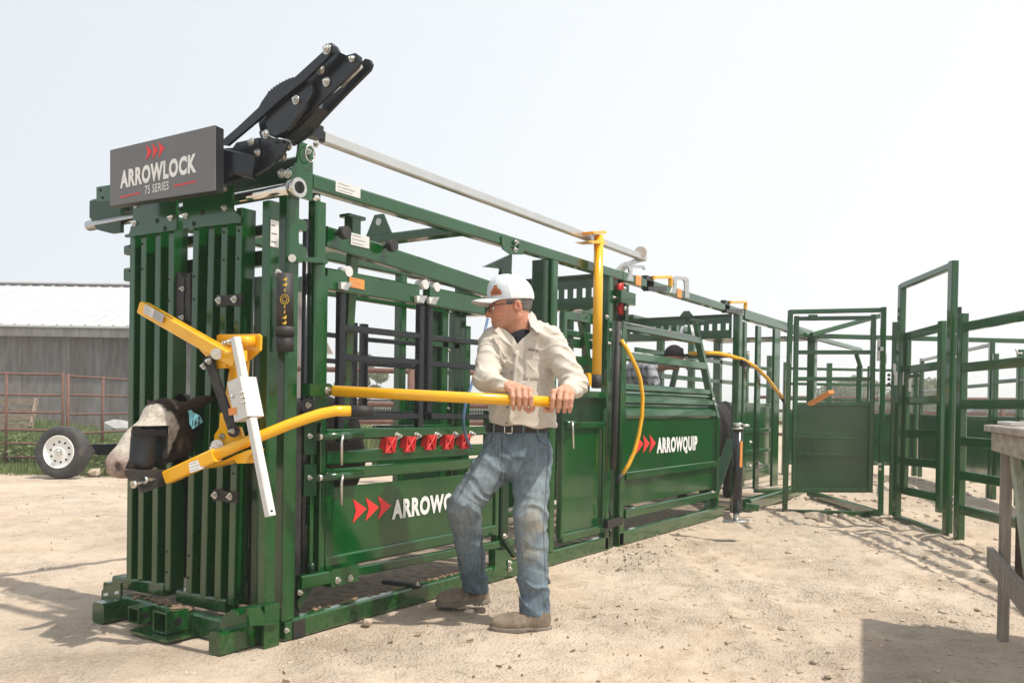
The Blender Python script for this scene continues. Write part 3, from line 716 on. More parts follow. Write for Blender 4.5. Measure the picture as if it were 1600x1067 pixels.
for q in ([(0.375, 0.040, 1.646), (0.405, 0.040, 1.649), (0.365, 0.040, 1.606), (0.341, 0.040, 1.607)], [(0.933, 0.040, 1.645), (0.979, 0.040, 1.648), (0.944, 0.040, 1.607), (0.912, 0.040, 1.610)], [(1.041, 0.040, 1.649), (1.083, 0.040, 1.652), (1.047, 0.040, 1.609), (1.014, 0.040, 1.612)]):
    mb = MB(); mb.prism(q, (0, 0.012, 0)); part(chute, 'clip_tongue', GALV, mb)
for q in ((0.413, 0.100, 1.705), (1.003, 0.100, 1.716), (1.103, 0.100, 1.715)):
    mb = MB(); Q = Vector(q); mb.cyl(Q + Vector((0, -0.03, 0)), Q + Vector((0, 0.03, 0)), 0.026, 14); part(chute, 'clip_roller', LABEL, mb)

# lower side gate
SG = 0.05
sg = bx(chute, 'side_gate', GREEN, 0.249, SG + 0.012, 0.33, 1.662, SG + 0.022, 0.66)
xa, xb = 0.253, 1.676
for z, h in ((0.913, 0.052), (0.801, 0.065), (0.722, 0.058), (0.304, 0.062)):
    bar(sg, 'rail', GREEN, (xa, SG + 0.02, z), (xb, SG + 0.02, z), 0.055, h)
for x in (xa - 0.018, xb + 0.018):
    vb(sg, 'stile', GREEN, x, SG + 0.022, 0.27, 0.955, 0.036, 0.05)
bx(sg, 'stile', GREEN, xa + 0.0, SG - 0.004, 0.33, xa + 0.05, SG + 0.01, 0.70)
lettering(sg, 'ARROWQUIP', WHITE, (0.737, 0.060, 0.469), (1, 0, 0), (0, 0, 1), 0.559 - 0.469, (1.197 - 0.737) / 0.655, bold=0.05)
arrows(sg, REDL, (0.449, SG + 0.011, 0.475), (1, 0, 0), (0, 0, 1), 0.098, 0.118, 0.091)
for q in ((0.683, 0.030, 0.854), (0.839, 0.030, 0.853), (1.015, 0.030, 0.858), (1.175, 0.030, 0.856), (1.327, 0.030, 0.855)):
    x, y, z = q; mb = MB()
    mb.prism([(x - 0.042, y, z - 0.042), (x + 0.028, y, z - 0.042), (x + 0.046, y, z + 0.04), (x - 0.026, y, z + 0.04)], (0, 0.04, 0)); c_ = part(sg, 'slam_catch', REDP, mb)
    mb = MB()
    for a, b in (((-0.036, -0.038), (0.036, 0.036)), ((-0.022, 0.036), (0.024, -0.038)), ((-0.04, -0.04), (-0.026, 0.038)), ((0.026, -0.04), (0.043, 0.038))):
        mb.bar((x + a[0], y - 0.004, z + a[1]), (x + b[0], y - 0.004, z + b[1]), 0.008, 0.008, (0, 1, 0))
    part(c_, 'catch_rib', REDP, mb)
for q in ((0.751, 0.045, 0.897), (0.908, 0.045, 0.895), (1.081, 0.045, 0.894), (1.245, 0.045, 0.894), (1.402, 0.045, 0.895)):
    mb = MB(); mb.bolt(q, NY, 0.017, 0.02); part(sg, 'bolt', ZINC, mb)
for q in ((0.321, 0.020, 0.910), (0.324, 0.020, 0.720)):
    x, y, z = q; mb = MB(); mb.tube([(x - 0.13, y, z - 0.005), (x + 0.14, y, z)], 0.020, 10); lt = part(sg, 'latch_barrel', GREEN, mb)
    mb = MB(); mb.cyl((x - 0.15, y, z - 0.005), (x - 0.115, y, z - 0.004), 0.017, 10); part(lt, 'barrel_end', ZINC, mb)
    mb = MB(); mb.tube([(x - 0.01, y - 0.022, z + 0.005), (x - 0.025, y - 0.028, z - 0.03), (x - 0.022, y - 0.026, z - 0.14)], 0.008, 8); part(lt, 'latch_pin', ZINC, mb)
    bx(sg, 'hinge_box', DKGREEN, x - 0.225, y + 0.005, z - 0.085, x - 0.15, y + 0.06, z + 0.06)
    bolts(sg, [(x - 0.20, y + 0.004, z)], NY, 0.011)
# hinge tube at the bottom of the side gate
bar(chute, 'hinge_bar', GREEN, (0.072, 0.030, 0.247), (0.352, 0.030, 0.242), 0.05, 0.062)
bar(chute, 'hinge_bar', GREEN, (0.418, 0.030, 0.243), (1.835, 0.030, 0.215), 0.035, 0.045)
bx(chute, 'hinge_sleeve', GREEN, 0.253, 0.0, 0.198, 0.438, 0.066, 0.281)
bolts(chute, [(0.288, -0.001, 0.227), (0.372, -0.001, 0.224)], NY, 0.015); mb = MB(); mb.cyl((0.348, 0.030, 0.254), (0.347, 0.030, 0.275), 0.016, 8); part(chute, 'bolt', ZINC, mb)
mb = MB(); mb.cyl((0.153, 0.030, 0.284), (0.152, 0.030, 0.325), 0.014, 8); part(chute, 'hinge_pin', DKGREEN, mb)
mb = MB(); mb.prism([(0.071, 0.020, 0.246), (0.149, 0.020, 0.202), (0.066, 0.020, 0.122), (0.060, 0.020, 0.168), (0.085, 0.020, 0.187), (0.062, 0.020, 0.214)], (0, 0.012, 0)); part(chute, 'gusset', DKGREEN, mb)
bolts(chute, [(0.069, 0.018, 0.205)], NY, 0.012)
mb = MB(); mb.bar((0.865, 0.221, 0.100), (0.881, -0.017, 0.100), 0.04, 0.022); rs = part(chute, 'rubber_strap', RUBBER, mb); bolts(rs, [(0.853, -0.022, 0.112)], (0, 0, 1), 0.012)
# rear lower hinge cluster
mb = MB(); mb.prism([(1.601, -0.004, 0.198), (1.724, -0.004, 0.182), (1.826, -0.004, 0.075), (1.828, -0.004, 0.004), (1.566, -0.004, 0.045), (1.604, -0.004, 0.107)], (0, 0.05, 0)); part(chute, 'rear_hinge_plate', GREEN, mb)
mb = MB(); mb.bar((1.690, 0.000, 0.252), (1.814, 0.000, 0.133), 0.03, 0.03); part(chute, 'rear_hinge_arm', DKGREEN, mb)
bolts(chute, [(1.691, -0.008, 0.270), (1.749, -0.008, 0.100), (1.750, -0.008, 0.063)], NY, 0.016)
vb(chute, 'post', DKGREEN, 1.818, 0.10, 0.06, 1.9, 0.08, 0.06)
vb(chute, 'post', GREEN, 1.784, 0.12, 0.06, 1.0, 0.05, 0.05)

# main yellow squeeze lever with its green hinge
mb = MB(); mb.prism([(0.046, -0.055, 1.148), (0.167, -0.055, 1.152), (0.192, -0.055, 1.140), (0.196, -0.055, 1.115), (0.177, -0.055, 1.096), (0.047, -0.055, 1.093)], (0, 0.05, 0)); part(chute, 'lever_hinge', GREEN, mb)
LEV0, LEV1 = (0.165, -0.078, 1.118), (0.745, -0.995, 1.079)
mb = MB(); mb.tube([LEV0, LEV1], 0.0255, 18); lever = part(chute, 'squeeze_lever', YELLOW, mb)
bolts(chute, [(0.154, -0.057, 1.119)], NY, 0.018)
bolts(chute, [(0.086, 0.000, 1.051)], NY, 0.012, 'bolt'); mb = MB(); mb.cyl((0.097, 0.012, 1.051), (0.086, 0.000, 1.051), 0.032, 14); part(chute, 'cam_disc', BLACK, mb)
bx(chute, 'cam_box', DKGREEN, 0.113, 0.02, 1.02, 0.241, 0.06, 1.09)
# clamp ring joining the posts
mb = MB(); mb.prism([(-0.045, -0.030, 1.703), (-0.025, -0.030, 1.700), (0.136, -0.030, 1.721), (0.170, -0.030, 1.718), (0.172, -0.030, 1.704), (0.161, -0.030, 1.694), (0.137, -0.030, 1.698), (-0.024, -0.030, 1.681), (-0.050, -0.030, 1.680)], (0, 0.04, 0)); part(chute, 'tie_bracket', GREEN, mb)
mb = MB(); mb.cyl((-0.043, -0.030, 1.692), (-0.075, -0.065, 1.684), 0.017, 12); part(chute, 'tie_pin', LABEL, mb)
# document tube
q0, q1 = Vector((-0.109, -0.060, 1.612)), Vector((-0.103, -0.060, 1.281))
mb = MB(); mb.tube([q0, q0 + (q1 - q0) * 0.68], 0.036, 20); mb.tube([q0 + (q1 - q0) * 0.68, q0 + (q1 - q0) * 0.80], 0.041, 20); mb.tube([q0 + (q1 - q0) * 0.80, q1], 0.036, 20)
dt = part(chute, 'manual_tube', RUBBER, mb)
mb = MB(); rg = np.random.default_rng(2); cy_ = q0 + (q1 - q0) * 0.34
def on_tube(a, z): return Vector((q0.x + 0.0365 * math.sin(a), q0.y - 0.0365 * math.cos(a), z))
for k, z in enumerate(np.linspace(q0.z - 0.03, q0.z - 0.215, 9)):
    if abs(z - cy_.z) < 0.025: continue
    a = -0.75
    w = 0.10 if 2 <= k <= 6 else 0.28
    mb.loft([[on_tube(a - w, z), on_tube(a - w * 0.2, z + 0.004), on_tube(a - w * .2, z - 0.003)], [on_tube(a + w, z + 0.006), on_tube(a + w * .8, z + 0.013), on_tube(a + w * .6, z - 0.006)]])
mb.tube([on_tube(-0.75 + 0.5 * math.cos(t), cy_.z + 0.02 * math.sin(t)) for t in np.linspace(0, 6.283, 22)], 0.0016, 5)
mb.tube([on_tube(-0.75 + 0.28 * math.cos(t), cy_.z + 0.011 * math.sin(t)) for t in np.linspace(0, 6.283, 16)], 0.0014, 5)
part(dt, 'gold_emblem', GOLD, mb)
bolts(chute, [(-0.132, -0.040, 1.616)], NY, 0.013)

# sign
SX_ = -0.31
mb = MB(); mb.prism([(-0.310, 0.923, 2.237), (-0.310, 0.157, 2.227), (-0.310, 0.152, 1.952), (-0.310, 0.918, 1.976)], (0.005, 0, 0)); sign = part(chute, 'sign_panel', SIGNG, mb)
mb = MB()
a, b, c, d = [Vector(p) for p in ((-0.310, 0.923, 2.237), (-0.310, 0.157, 2.227), (-0.310, 0.152, 1.952), (-0.310, 0.918, 1.976))]
o1 = Vector((0.0052, 0, 0)); o2 = Vector((0.055, 0.012, 0))
mb.loft([[a + o1, b + o1, c + o1, d + o1], [a + o2, b + o2 * 1.0, c + o2, d + o2]]); part(sign, 'sign_box', SIGNB, mb)
lettering(sign, 'ARROWLOCK', WHITE, (-0.310, 0.836, 2.050), (0, -1, 0), (0, 0, 1), 2.124 - 2.051, 0.837 - 0.276, bold=0.05)
lettering(sign, '75 SERIES', WHITE, (-0.310, 0.643, 1.996), (0, -1, 0), (0, 0, 1), 2.033 - 1.996, 0.644 - 0.469, bold=0.008)
arrows(sign, REDL, (-0.310, 0.637, 2.146), (0, -1, 0), (0, 0, 1), 0.043, 0.07, 0.046)
mb = MB()
for p, q in (((-0.311, 0.837, 2.004), (-0.311, 0.684, 2.007)), ((-0.311, 0.429, 2.005), (-0.311, 0.276, 2.006))):
    mb.bar(p, q, 0.002, 0.006)
part(sign, 'red_stripe', REDL, mb)
mb = MB(); mb.bar((-0.220, 0.262, 2.118), (-0.130, 0.109, 2.085), 0.05, 0.10); part(chute, 'sign_bracket', BLACK, mb)
mb = MB(); mb.prism([(-0.150, 0.370, 2.200), (-0.150, 0.241, 2.186), (-0.150, 0.217, 2.205), (-0.150, 0.070, 2.204), (-0.150, 0.054, 2.096), (-0.150, 0.180, 2.045), (-0.150, 0.356, 2.029)], (0.03, 0, 0)); sb = part(chute, 'pivot_bracket', BLACK, mb)
bolts(sb, [(-0.152, 0.114, 2.190), (-0.152, 0.165, 2.135), (-0.152, 0.071, 2.138), (-0.152, 0.246, 2.077)], NX, 0.015)

# black over-centre linkage above the head gate
mb = MB(); mb.prism([(-0.020, -0.405, 2.476), (-0.020, -0.425, 2.485), (-0.020, -0.449, 2.476), (-0.020, -0.461, 2.455), (-0.020, -0.450, 2.434), (-0.020, -0.313, 2.359), (-0.020, -0.170, 2.275), (-0.020, -0.118, 2.234), (-0.020, -0.065, 2.211), (-0.020, 0.007, 2.194), (-0.020, 0.044, 2.228), (-0.020, -0.064, 2.299), (-0.020, -0.287, 2.394)], (0.014, 0, 0)); part(chute, 'linkage_back_plate', BLACK, mb)
mb = MB(); mb.prism([(-0.120, -0.302, 2.537), (-0.120, -0.330, 2.535), (-0.120, -0.355, 2.516), (-0.120, -0.372, 2.489), (-0.120, -0.417, 2.465), (-0.120, -0.464, 2.465), (-0.120, -0.488, 2.447), (-0.120, -0.492, 2.426), (-0.120, -0.473, 2.404), (-0.120, -0.223, 2.279), (-0.120, -0.068, 2.208), (-0.120, 0.004, 2.201), (-0.120, 0.097, 2.241), (-0.120, 0.112, 2.300), (-0.120, -0.100, 2.374), (-0.120, -0.220, 2.423), (-0.120, -0.269, 2.490)], (0.014, 0, 0)); arm = part(chute, 'linkage_plate', BLACK, mb)
mb = MB(); mb.prism([(-0.105, -0.206, 2.329), (-0.105, -0.155, 2.277), (-0.105, -0.033, 2.218), (-0.105, -0.006, 2.204), (-0.105, -0.051, 2.191), (-0.105, -0.156, 2.235), (-0.105, -0.241, 2.292)], (0.06, 0, 0)); part(chute, 'linkage_web', BLACK, mb)
gear = [(-0.165, 0.325, 2.211), (-0.165, 0.194, 2.264), (-0.165, 0.055, 2.327), (-0.165, 0.037, 2.348), (-0.165, 0.001, 2.376), (-0.165, -0.006, 2.386), (-0.165, -0.017, 2.383), (-0.165, -0.020, 2.393), (-0.165, -0.032, 2.389), (-0.165, -0.036, 2.399), (-0.165, -0.049, 2.395), (-0.165, -0.054, 2.404), (-0.165, -0.067, 2.399), (-0.165, -0.073, 2.408), (-0.165, -0.085, 2.404), (-0.165, -0.092, 2.411), (-0.165, -0.104, 2.407), (-0.165, -0.111, 2.414), (-0.165, -0.123, 2.410), (-0.165, -0.131, 2.416), (-0.165, -0.142, 2.411), (-0.165, -0.151, 2.416), (-0.165, -0.162, 2.412), (-0.165, -0.175, 2.416), (-0.165, -0.250, 2.449), (-0.165, -0.332, 2.485), (-0.165, -0.344, 2.505), (-0.165, -0.368, 2.509), (-0.165, -0.389, 2.493), (-0.165, -0.385, 2.471), (-0.165, -0.349, 2.452), (-0.165, -0.226, 2.389), (-0.165, -0.054, 2.326), (-0.165, 0.054, 2.277), (-0.165, 0.261, 2.195)]
mb = MB(); mb.prism(gear, (0.014, 0, 0)); part(chute, 'toothed_link_bar', BLACK, mb)
mb = MB(); mb.prism([(-0.145, -0.179, 2.387), (-0.145, -0.205, 2.393), (-0.145, -0.234, 2.384), (-0.145, -0.252, 2.361), (-0.145, -0.248, 2.332), (-0.145, -0.198, 2.282), (-0.145, -0.095, 2.209), (-0.145, -0.025, 2.196), (-0.145, 0.017, 2.228), (-0.145, 0.041, 2.275), (-0.145, 0.014, 2.313), (-0.145, -0.049, 2.339)], (0.02, 0, 0)); part(chute, 'cover_plate', BLACK, mb)
mb = MB(); mb.prism([(-0.145, 0.077, 2.234), (-0.145, -0.007, 2.193), (-0.145, -0.087, 2.171), (-0.145, -0.105, 2.159), (-0.145, -0.079, 2.121), (-0.145, -0.040, 2.096), (-0.145, 0.018, 2.070), (-0.145, 0.101, 2.048), (-0.145, 0.353, 2.049), (-0.145, 0.354, 2.085), (-0.145, 0.216, 2.098), (-0.145, 0.140, 2.122), (-0.145, 0.085, 2.164), (-0.145, 0.062, 2.198)], (0.016, 0, 0)); part(chute, 'curved_arm', BLACK, mb)
bolts(chute, [(-0.122, -0.277, 2.432), (-0.122, -0.309, 2.378)], NX, 0.017, 'linkage_bolt'); bolts(chute, [(-0.146, -0.157, 2.325), (-0.146, 0.027, 2.212)], NX, 0.017, 'linkage_bolt')
bolts(chute, [(-0.166, -0.354, 2.487)], NX, 0.019, 'linkage_bolt'); bolts(chute, [(-0.122, -0.451, 2.443)], NX, 0.012, 'linkage_bolt')
bolts(chute, [(-0.100, -0.034, 2.117), (-0.100, -0.064, 2.159), (-0.100, -0.021, 2.048), (-0.100, -0.062, 2.042)], NX, 0.018, 'linkage_bolt')
holes(chute, [(-0.147, -0.042, 2.167), (-0.147, -0.083, 2.163)], NX, 0.010)
mb = MB(); mb.cyl((-0.060, -0.329, 2.380), (-0.060, -0.439, 2.440), 0.012, 10); part(chute, 'link_spring', GALV, mb)
mb = MB(); mb.prism([(0.059, 0.000, 2.273), (0.110, 0.000, 2.329), (0.163, 0.000, 2.327), (0.165, 0.000, 2.269), (0.099, 0.000, 2.266)], (0, 0.05, 0)); part(chute, 'bar_clamp', BLACK, mb)
bolts(chute, [(0.114, 0.000, 2.233)], NY, 0.014)
# long silver operating bar, its far bracket, yellow hanging lever
mb = MB(); mb.bar((0.172, 0.020, 2.283), (3.687, 0.020, 2.263), 0.045, 0.052); ob_ = part(chute, 'operating_bar', SILVER, mb)
mb = MB(); mb.cyl((3.604, 0.010, 2.293), (3.690, 0.050, 2.310), 0.05, 18); part(chute, 'bar_pivot', GALV, mb)
mb = MB(); mb.prism([(3.216, 0.035, 2.052), (3.225, 0.035, 2.106), (3.330, 0.035, 2.169), (3.587, 0.035, 2.247), (3.777, 0.035, 2.291), (3.778, 0.035, 2.261), (3.589, 0.035, 2.207), (3.431, 0.035, 2.150), (3.312, 0.035, 2.080)], (0, 0.012, 0)); part(chute, 'bar_bracket', GALV, mb)
hl0, hl1 = (2.766, -0.055, 2.277), (2.732, -0.075, 1.289)
mb = MB(); mb.tube([hl0, hl1], 0.034, 18); hl = part(chute, 'hanging_lever', YELLOW, mb)
mb = MB(); mb.tube([hl1, (2.727, -0.077, 1.198)], 0.036, 18); part(hl, 'grip', RUBBER, mb)
for q in ([(2.621, -0.085, 2.278), (2.819, -0.085, 2.318), (2.826, -0.085, 2.299), (2.640, -0.085, 2.266)], [(2.541, -0.085, 2.197), (2.697, -0.085, 2.230), (2.822, -0.085, 2.242), (2.822, -0.085, 2.226), (2.642, -0.085, 2.198)]):
    mb = MB(); mb.prism(q, (0, 0.10, 0)); part(hl, 'clamp_ear', YELLOW, mb)

# head bender levers on the front
mb = MB(); mb.bar((-0.300, 0.664, 1.483), (-0.260, 0.051, 1.228), 0.05, 0.058, (0.0, 0, 1)); l1 = part(chute, 'head_bar_arm', YELLOW, mb)
n1 = (Vector((-0.326, -0.031, 1.223)) - Vector((-0.326, 0.625, 1.479))).normalized(); u1 = n1.cross(Vector((1, 0, 0))).normalized()
if u1.z < 0: u1 = -u1
o = Vector((-0.325, 0.625, 1.479)) + n1 * 0.01 - u1 * 0.020
sticker(chute, o, n1, u1, 0.075, 0.04); sticker(chute, o + n1 * 0.078 + Vector((0.0015, 0, 0)), n1, u1, 0.07, 0.04, mat('silver_label', (0.42, 0.41, 0.39), 0.4, metal=0.3))
mb = MB(); mb.prism([(-0.270, 0.306, 1.307), (-0.270, 0.279, 1.329), (-0.270, 0.163, 1.297), (-0.270, 0.069, 1.284), (-0.270, 0.018, 1.277), (-0.270, 0.017, 1.233), (-0.270, 0.119, 1.223), (-0.270, 0.123, 1.204), (-0.270, 0.188, 1.202), (-0.270, 0.233, 1.245), (-0.270, 0.292, 1.283)], (0.03, 0, 0)); part(chute, 'pivot_knuckle', YELLOW, mb)
mb = MB(); mb.prism([(-0.205, 0.264, 1.352), (-0.205, 0.248, 1.356), (-0.205, -0.006, 1.350), (-0.205, -0.021, 1.339), (-0.205, -0.018, 1.280), (-0.205, 0.059, 1.237), (-0.205, 0.066, 1.158), (-0.205, 0.147, 1.147), (-0.205, 0.157, 1.227), (-0.205, 0.264, 1.310)], (0.012, 0, 0)); part(chute, 'lever_plate', YELLOW, mb)
mb = MB(); mb.cyl((-0.260, 0.057, 1.317), (-0.200, 0.020, 1.320), 0.024, 14); part(chute, 'lever_boss', YELLOW, mb)
mb = MB(); mb.bar((-0.215, 0.103, 1.247), (-0.215, 0.185, 0.882), 0.045, 0.055, (0, 1, 0)); part(chute, 'lever_upright', YELLOW, mb)
mb = MB(); mb.cyl((-0.275, 0.174, 1.264), (-0.305, 0.135, 1.262), 0.024, 16); mb.cyl((-0.305, 0.144, 1.262), (-0.325, 0.118, 1.260), 0.018, 6); mb.cyl((-0.325, 0.122, 1.260), (-0.345, 0.096, 1.259), 0.011, 10); part(chute, 'pivot_bolt', ZINC, mb)
mb = MB(); mb.bar((-0.290, 0.199, 1.229), (-0.290, 0.037, 0.937), 0.012, 0.050, (0, 1, 0.35)); mb.cyl((-0.284, 0.044, 0.937), (-0.296, 0.029, 0.938), 0.025, 16); mb.cyl((-0.284, 0.209, 1.232), (-0.296, 0.193, 1.231), 0.025, 16); part(chute, 'black_link', RUBBER, mb)
bolts(chute, [(-0.297, 0.190, 1.233), (-0.297, 0.223, 1.212), (-0.297, 0.036, 0.939)], NX, 0.013)
bolts(chute, [(-0.250, 0.146, 1.311), (-0.255, 0.111, 1.316)], NX, 0.011)
sdir0, sdir1 = Vector((-0.285, 0.038, 1.328)), Vector((-0.285, -0.190, 0.602))
dd = (sdir1 - sdir0)
mb = MB(); mb.bar(sdir0, sdir0 + dd * 0.30, 0.034, 0.034, (0, 1, 0)); part(chute, 'alloy_rod', LABEL, mb)
mb = MB(); mb.bar(sdir0 + dd * 0.46, sdir1, 0.036, 0.036, (0, 1, 0)); ar = part(chute, 'alloy_rod', LABEL, mb)
holes(ar, [(-0.305, -0.220, 0.627)], (-1, -0.4, 0), 0.005)
bc = Vector((-0.275, -0.017, 1.072)); ax_ = dd.normalized()
mb = MB(); mb.bar(bc - ax_ * 0.085, bc + ax_ * 0.085, 0.085, 0.088, (0, 1, 0), ch=0.03); lbx = part(chute, 'latch_box', LABEL, mb)
sticker(lbx, Vector((-0.318, 0.031, 1.004)), (0, -1, 0.12), (0, 0.18, 1), 0.05, 0.030, ORANGE, lines=0)
bolts(lbx, [(-0.318, 0.008, 1.084), (-0.318, -0.051, 1.100), (-0.318, -0.060, 1.079), (-0.318, -0.064, 1.060)], NX, 0.007)
mb = MB(); mb.prism([(-0.255, 0.172, 1.014), (-0.255, 0.137, 0.984), (-0.255, 0.093, 0.943), (-0.255, 0.059, 0.958), (-0.255, 0.042, 0.955), (-0.255, 0.021, 0.914), (-0.255, 0.058, 0.891), (-0.255, 0.161, 0.864), (-0.255, 0.209, 0.877), (-0.255, 0.206, 0.917), (-0.255, 0.176, 0.949)], (0.012, 0, 0)); part(chute, 'lever_plate', YELLOW, mb)
mb = MB(); mb.prism([(-0.300, 0.215, 0.773), (-0.300, -0.064, 0.864), (-0.300, -0.096, 0.870), (-0.300, -0.089, 0.854), (-0.300, -0.065, 0.831), (-0.300, -0.053, 0.809), (-0.300, 0.001, 0.806), (-0.300, 0.018, 0.822), (-0.300, 0.102, 0.796)], (0.06, 0, 0)); part(chute, 'lever_bracket', YELLOW, mb)
mb = MB(); mb.cyl((-0.255, 0.189, 0.872), (-0.290, 0.143, 0.874), 0.026, 16); mb.cyl((-0.290, 0.160, 0.868), (-0.315, 0.128, 0.870), 0.017, 6); mb.cyl((-0.315, 0.144, 0.864), (-0.335, 0.118, 0.866), 0.010, 10); part(chute, 'pivot_bolt', ZINC, mb)
bolts(chute, [(-0.257, 0.147, 0.913)], NX, 0.012)
H = [(-0.360, 0.077, 0.835), (-0.230, -0.032, 0.911), (-0.143, -0.128, 0.967), (-0.085, -0.180, 0.996), (-0.036, -0.218, 1.017), (0.011, -0.253, 1.029), (0.061, -0.292, 1.029)]
mb = MB(); mb.tube(H, 0.0235, 16); hb = part(chute, 'head_bar_handle', YELLOW, mb)
mb = MB(); mb.tube([H[-1], (0.099, -0.323, 1.030), (0.134, -0.349, 1.028)], 0.0245, 16); part(hb, 'grip', RUBBER, mb)
mb = MB(); mb.bar((-0.420, 0.294, 0.739), (-0.355, 0.063, 0.840), 0.05, 0.056); hb2 = part(chute, 'head_bar_socket', YELLOW, mb)
sticker(chute, (-0.419, 0.145, 0.765), (0.55, -0.75, 0.34), (0, 0.25, 1), 0.06, 0.042)
# black blinder plate and its carrier beside the cow's cheek
def curved_plate(parent, name, m, cols, thick):
    mb = MB(); A = [[Vector(p) for p in c] for c in cols]
    n = len(A[0]); vs = []; fs = []
    t = Vector(thick)
    for layer in (0, 1):
        for c in A: vs += [p + t * layer for p in c]
    K = len(A)
    for k in range(K - 1):
        for i in range(n - 1):
            q = [k * n + i, (k + 1) * n + i, (k + 1) * n + i + 1, k * n + i + 1]
            fs.append(q); fs.append([K * n + j for j in reversed(q)])
    for k in range(K - 1):
        for i in (0, n - 1):
            fs.append([k * n + i, (k + 1) * n + i, (k + 1) * n + i + K * n, k * n + i + K * n])
    for i in range(n - 1):
        for k in (0, K - 1):
            fs.append([k * n + i, k * n + i + 1, k * n + i + 1 + K * n, k * n + i + K * n])
    mb.add(vs, fs, True); return part(parent, name, m, mb)
curved_plate(chute, 'blinder_plate', BLACK, [[(-0.534, 0.370, 0.954), (-0.541, 0.370, 0.899), (-0.546, 0.370, 0.820), (-0.564, 0.370, 0.778)], [(-0.513, 0.335, 0.955), (-0.518, 0.335, 0.900), (-0.520, 0.335, 0.815), (-0.533, 0.335, 0.775)], [(-0.464, 0.325, 0.955), (-0.464, 0.325, 0.899), (-0.468, 0.325, 0.808), (-0.479, 0.325, 0.771)], [(-0.397, 0.340, 0.956), (-0.405, 0.340, 0.897), (-0.427, 0.340, 0.847), (-0.452, 0.340, 0.782)], [(-0.358, 0.380, 0.952), (-0.360, 0.380, 0.895), (-0.362, 0.380, 0.822), (-0.379, 0.380, 0.763)]], (0.004, 0.012, 0))
mb = MB(); mb.bar((-0.569, 0.322, 0.926), (-0.413, 0.325, 0.926), 0.012, 0.028); part(chute, 'blinder_rim', BLACK, mb)
mb = MB(); mb.prism([(-0.591, 0.320, 0.777), (-0.409, 0.320, 0.769), (-0.408, 0.320, 0.704), (-0.514, 0.320, 0.679), (-0.531, 0.320, 0.707), (-0.580, 0.320, 0.745)], (0, 0.02, 0)); part(chute, 'blinder_carrier', RUBBER, mb)
for a, b in (((-0.522, 0.310, 0.732), (-0.469, 0.310, 0.731)), ((-0.571, 0.310, 0.717), (-0.522, 0.310, 0.722))):
    mb = MB(); mb.cyl(a, b, 0.008, 8); mb.cyl(a, Vector(a) + (Vector(b) - Vector(a)) * 0.35, 0.017, 6); part(chute, 'adjusting_bolt', ZINC, mb)
mb = MB(); mb.prism([(-0.544, 0.660, 0.868), (-0.439, 0.660, 0.866), (-0.415, 0.660, 0.819), (-0.477, 0.660, 0.819), (-0.524, 0.660, 0.822), (-0.525, 0.660, 0.839)], (0, 0.03, 0)); part(chute, 'nose_bar', BLACK, mb)
mb = MB(); mb.bar((-0.452, 0.675, 0.842), (-0.30, 0.74, 0.84), 0.03, 0.05); mb.bar((-0.30, 0.74, 0.84), (-0.13, 0.80, 0.84), 0.03, 0.05); part(chute, 'nose_bar_arm', BLACK, mb)
# blue air hose hanging inside
mb = MB(); mb.tube([(1.521, 0.020, 1.576), (1.462, 0.000, 1.487), (1.406, -0.010, 1.334), (1.315, -0.020, 1.183), (1.254, -0.030, 1.091), (1.226, -0.030, 1.001), (1.248, -0.020, 0.921), (1.313, -0.000, 0.854), (1.379, 0.020, 0.814)], 0.0085, 8)
part(chute, 'air_hose', BLUEHOSE, mb)

# ================================================================== palpation cage
cage = thing('palpation_cage', 'narrow green palpation cage with a side door between the squeeze chute and the alley', 'cattle chute', (2.25, 0, 0))
bar(cage, 'base_rail', GREEN, (2.225, 0.03, 0.052), (3.10, 0.03, 0.052), 0.06, 0.10)
bar(cage, 'base_rail', GREEN, (2.26, 1.37, 0.052), (3.25, 1.37, 0.052), 0.06, 0.10)
bx(cage, 'floor_plate', FLOORM, 2.27, 0.075, 0.02, 3.25, 1.33, 0.062)
vb(cage, 'post', GREEN, 2.262, 0.03, 0.10, 2.03, 0.075, 0.07)
vb(cage, 'post', DKGREEN, 2.17, 0.06, 0.03, 2.02, 0.06, 0.10)
vb(cage, 'post', GREEN, 3.085, 0.03, 0.0, 2.03, 0.07, 0.06)
vb(cage, 'post', DKGREEN, 3.19, 0.05, 0.0, 2.03, 0.07, 0.06)
vb(cage, 'far_post', GREEN, 2.30, 1.37, 0.1, 2.03, 0.075, 0.07)
vb(cage, 'far_post', GREEN, 3.05, 1.37, 0.1, 2.03, 0.09, 0.07)
bar(cage, 'top_rail', GREEN, (1.665, 0.03, 2.064), (3.27, 0.03, 2.064), 0.06, 0.072)
bar(cage, 'top_rail', GREEN, (2.255, 1.37, 2.064), (3.27, 1.37, 2.064), 0.06, 0.072)
for z0, z1 in ((1.80, 1.86), (1.52, 1.57)):
    bar(cage, 'far_rail', GREEN, (2.34, 1.35, (z0 + z1) / 2), (3.0, 1.35, (z0 + z1) / 2), 0.04, 0.05)
bx(cage, 'far_panel', DKGREEN, 2.34, 1.345, 0.15, 3.0, 1.355, 1.12)
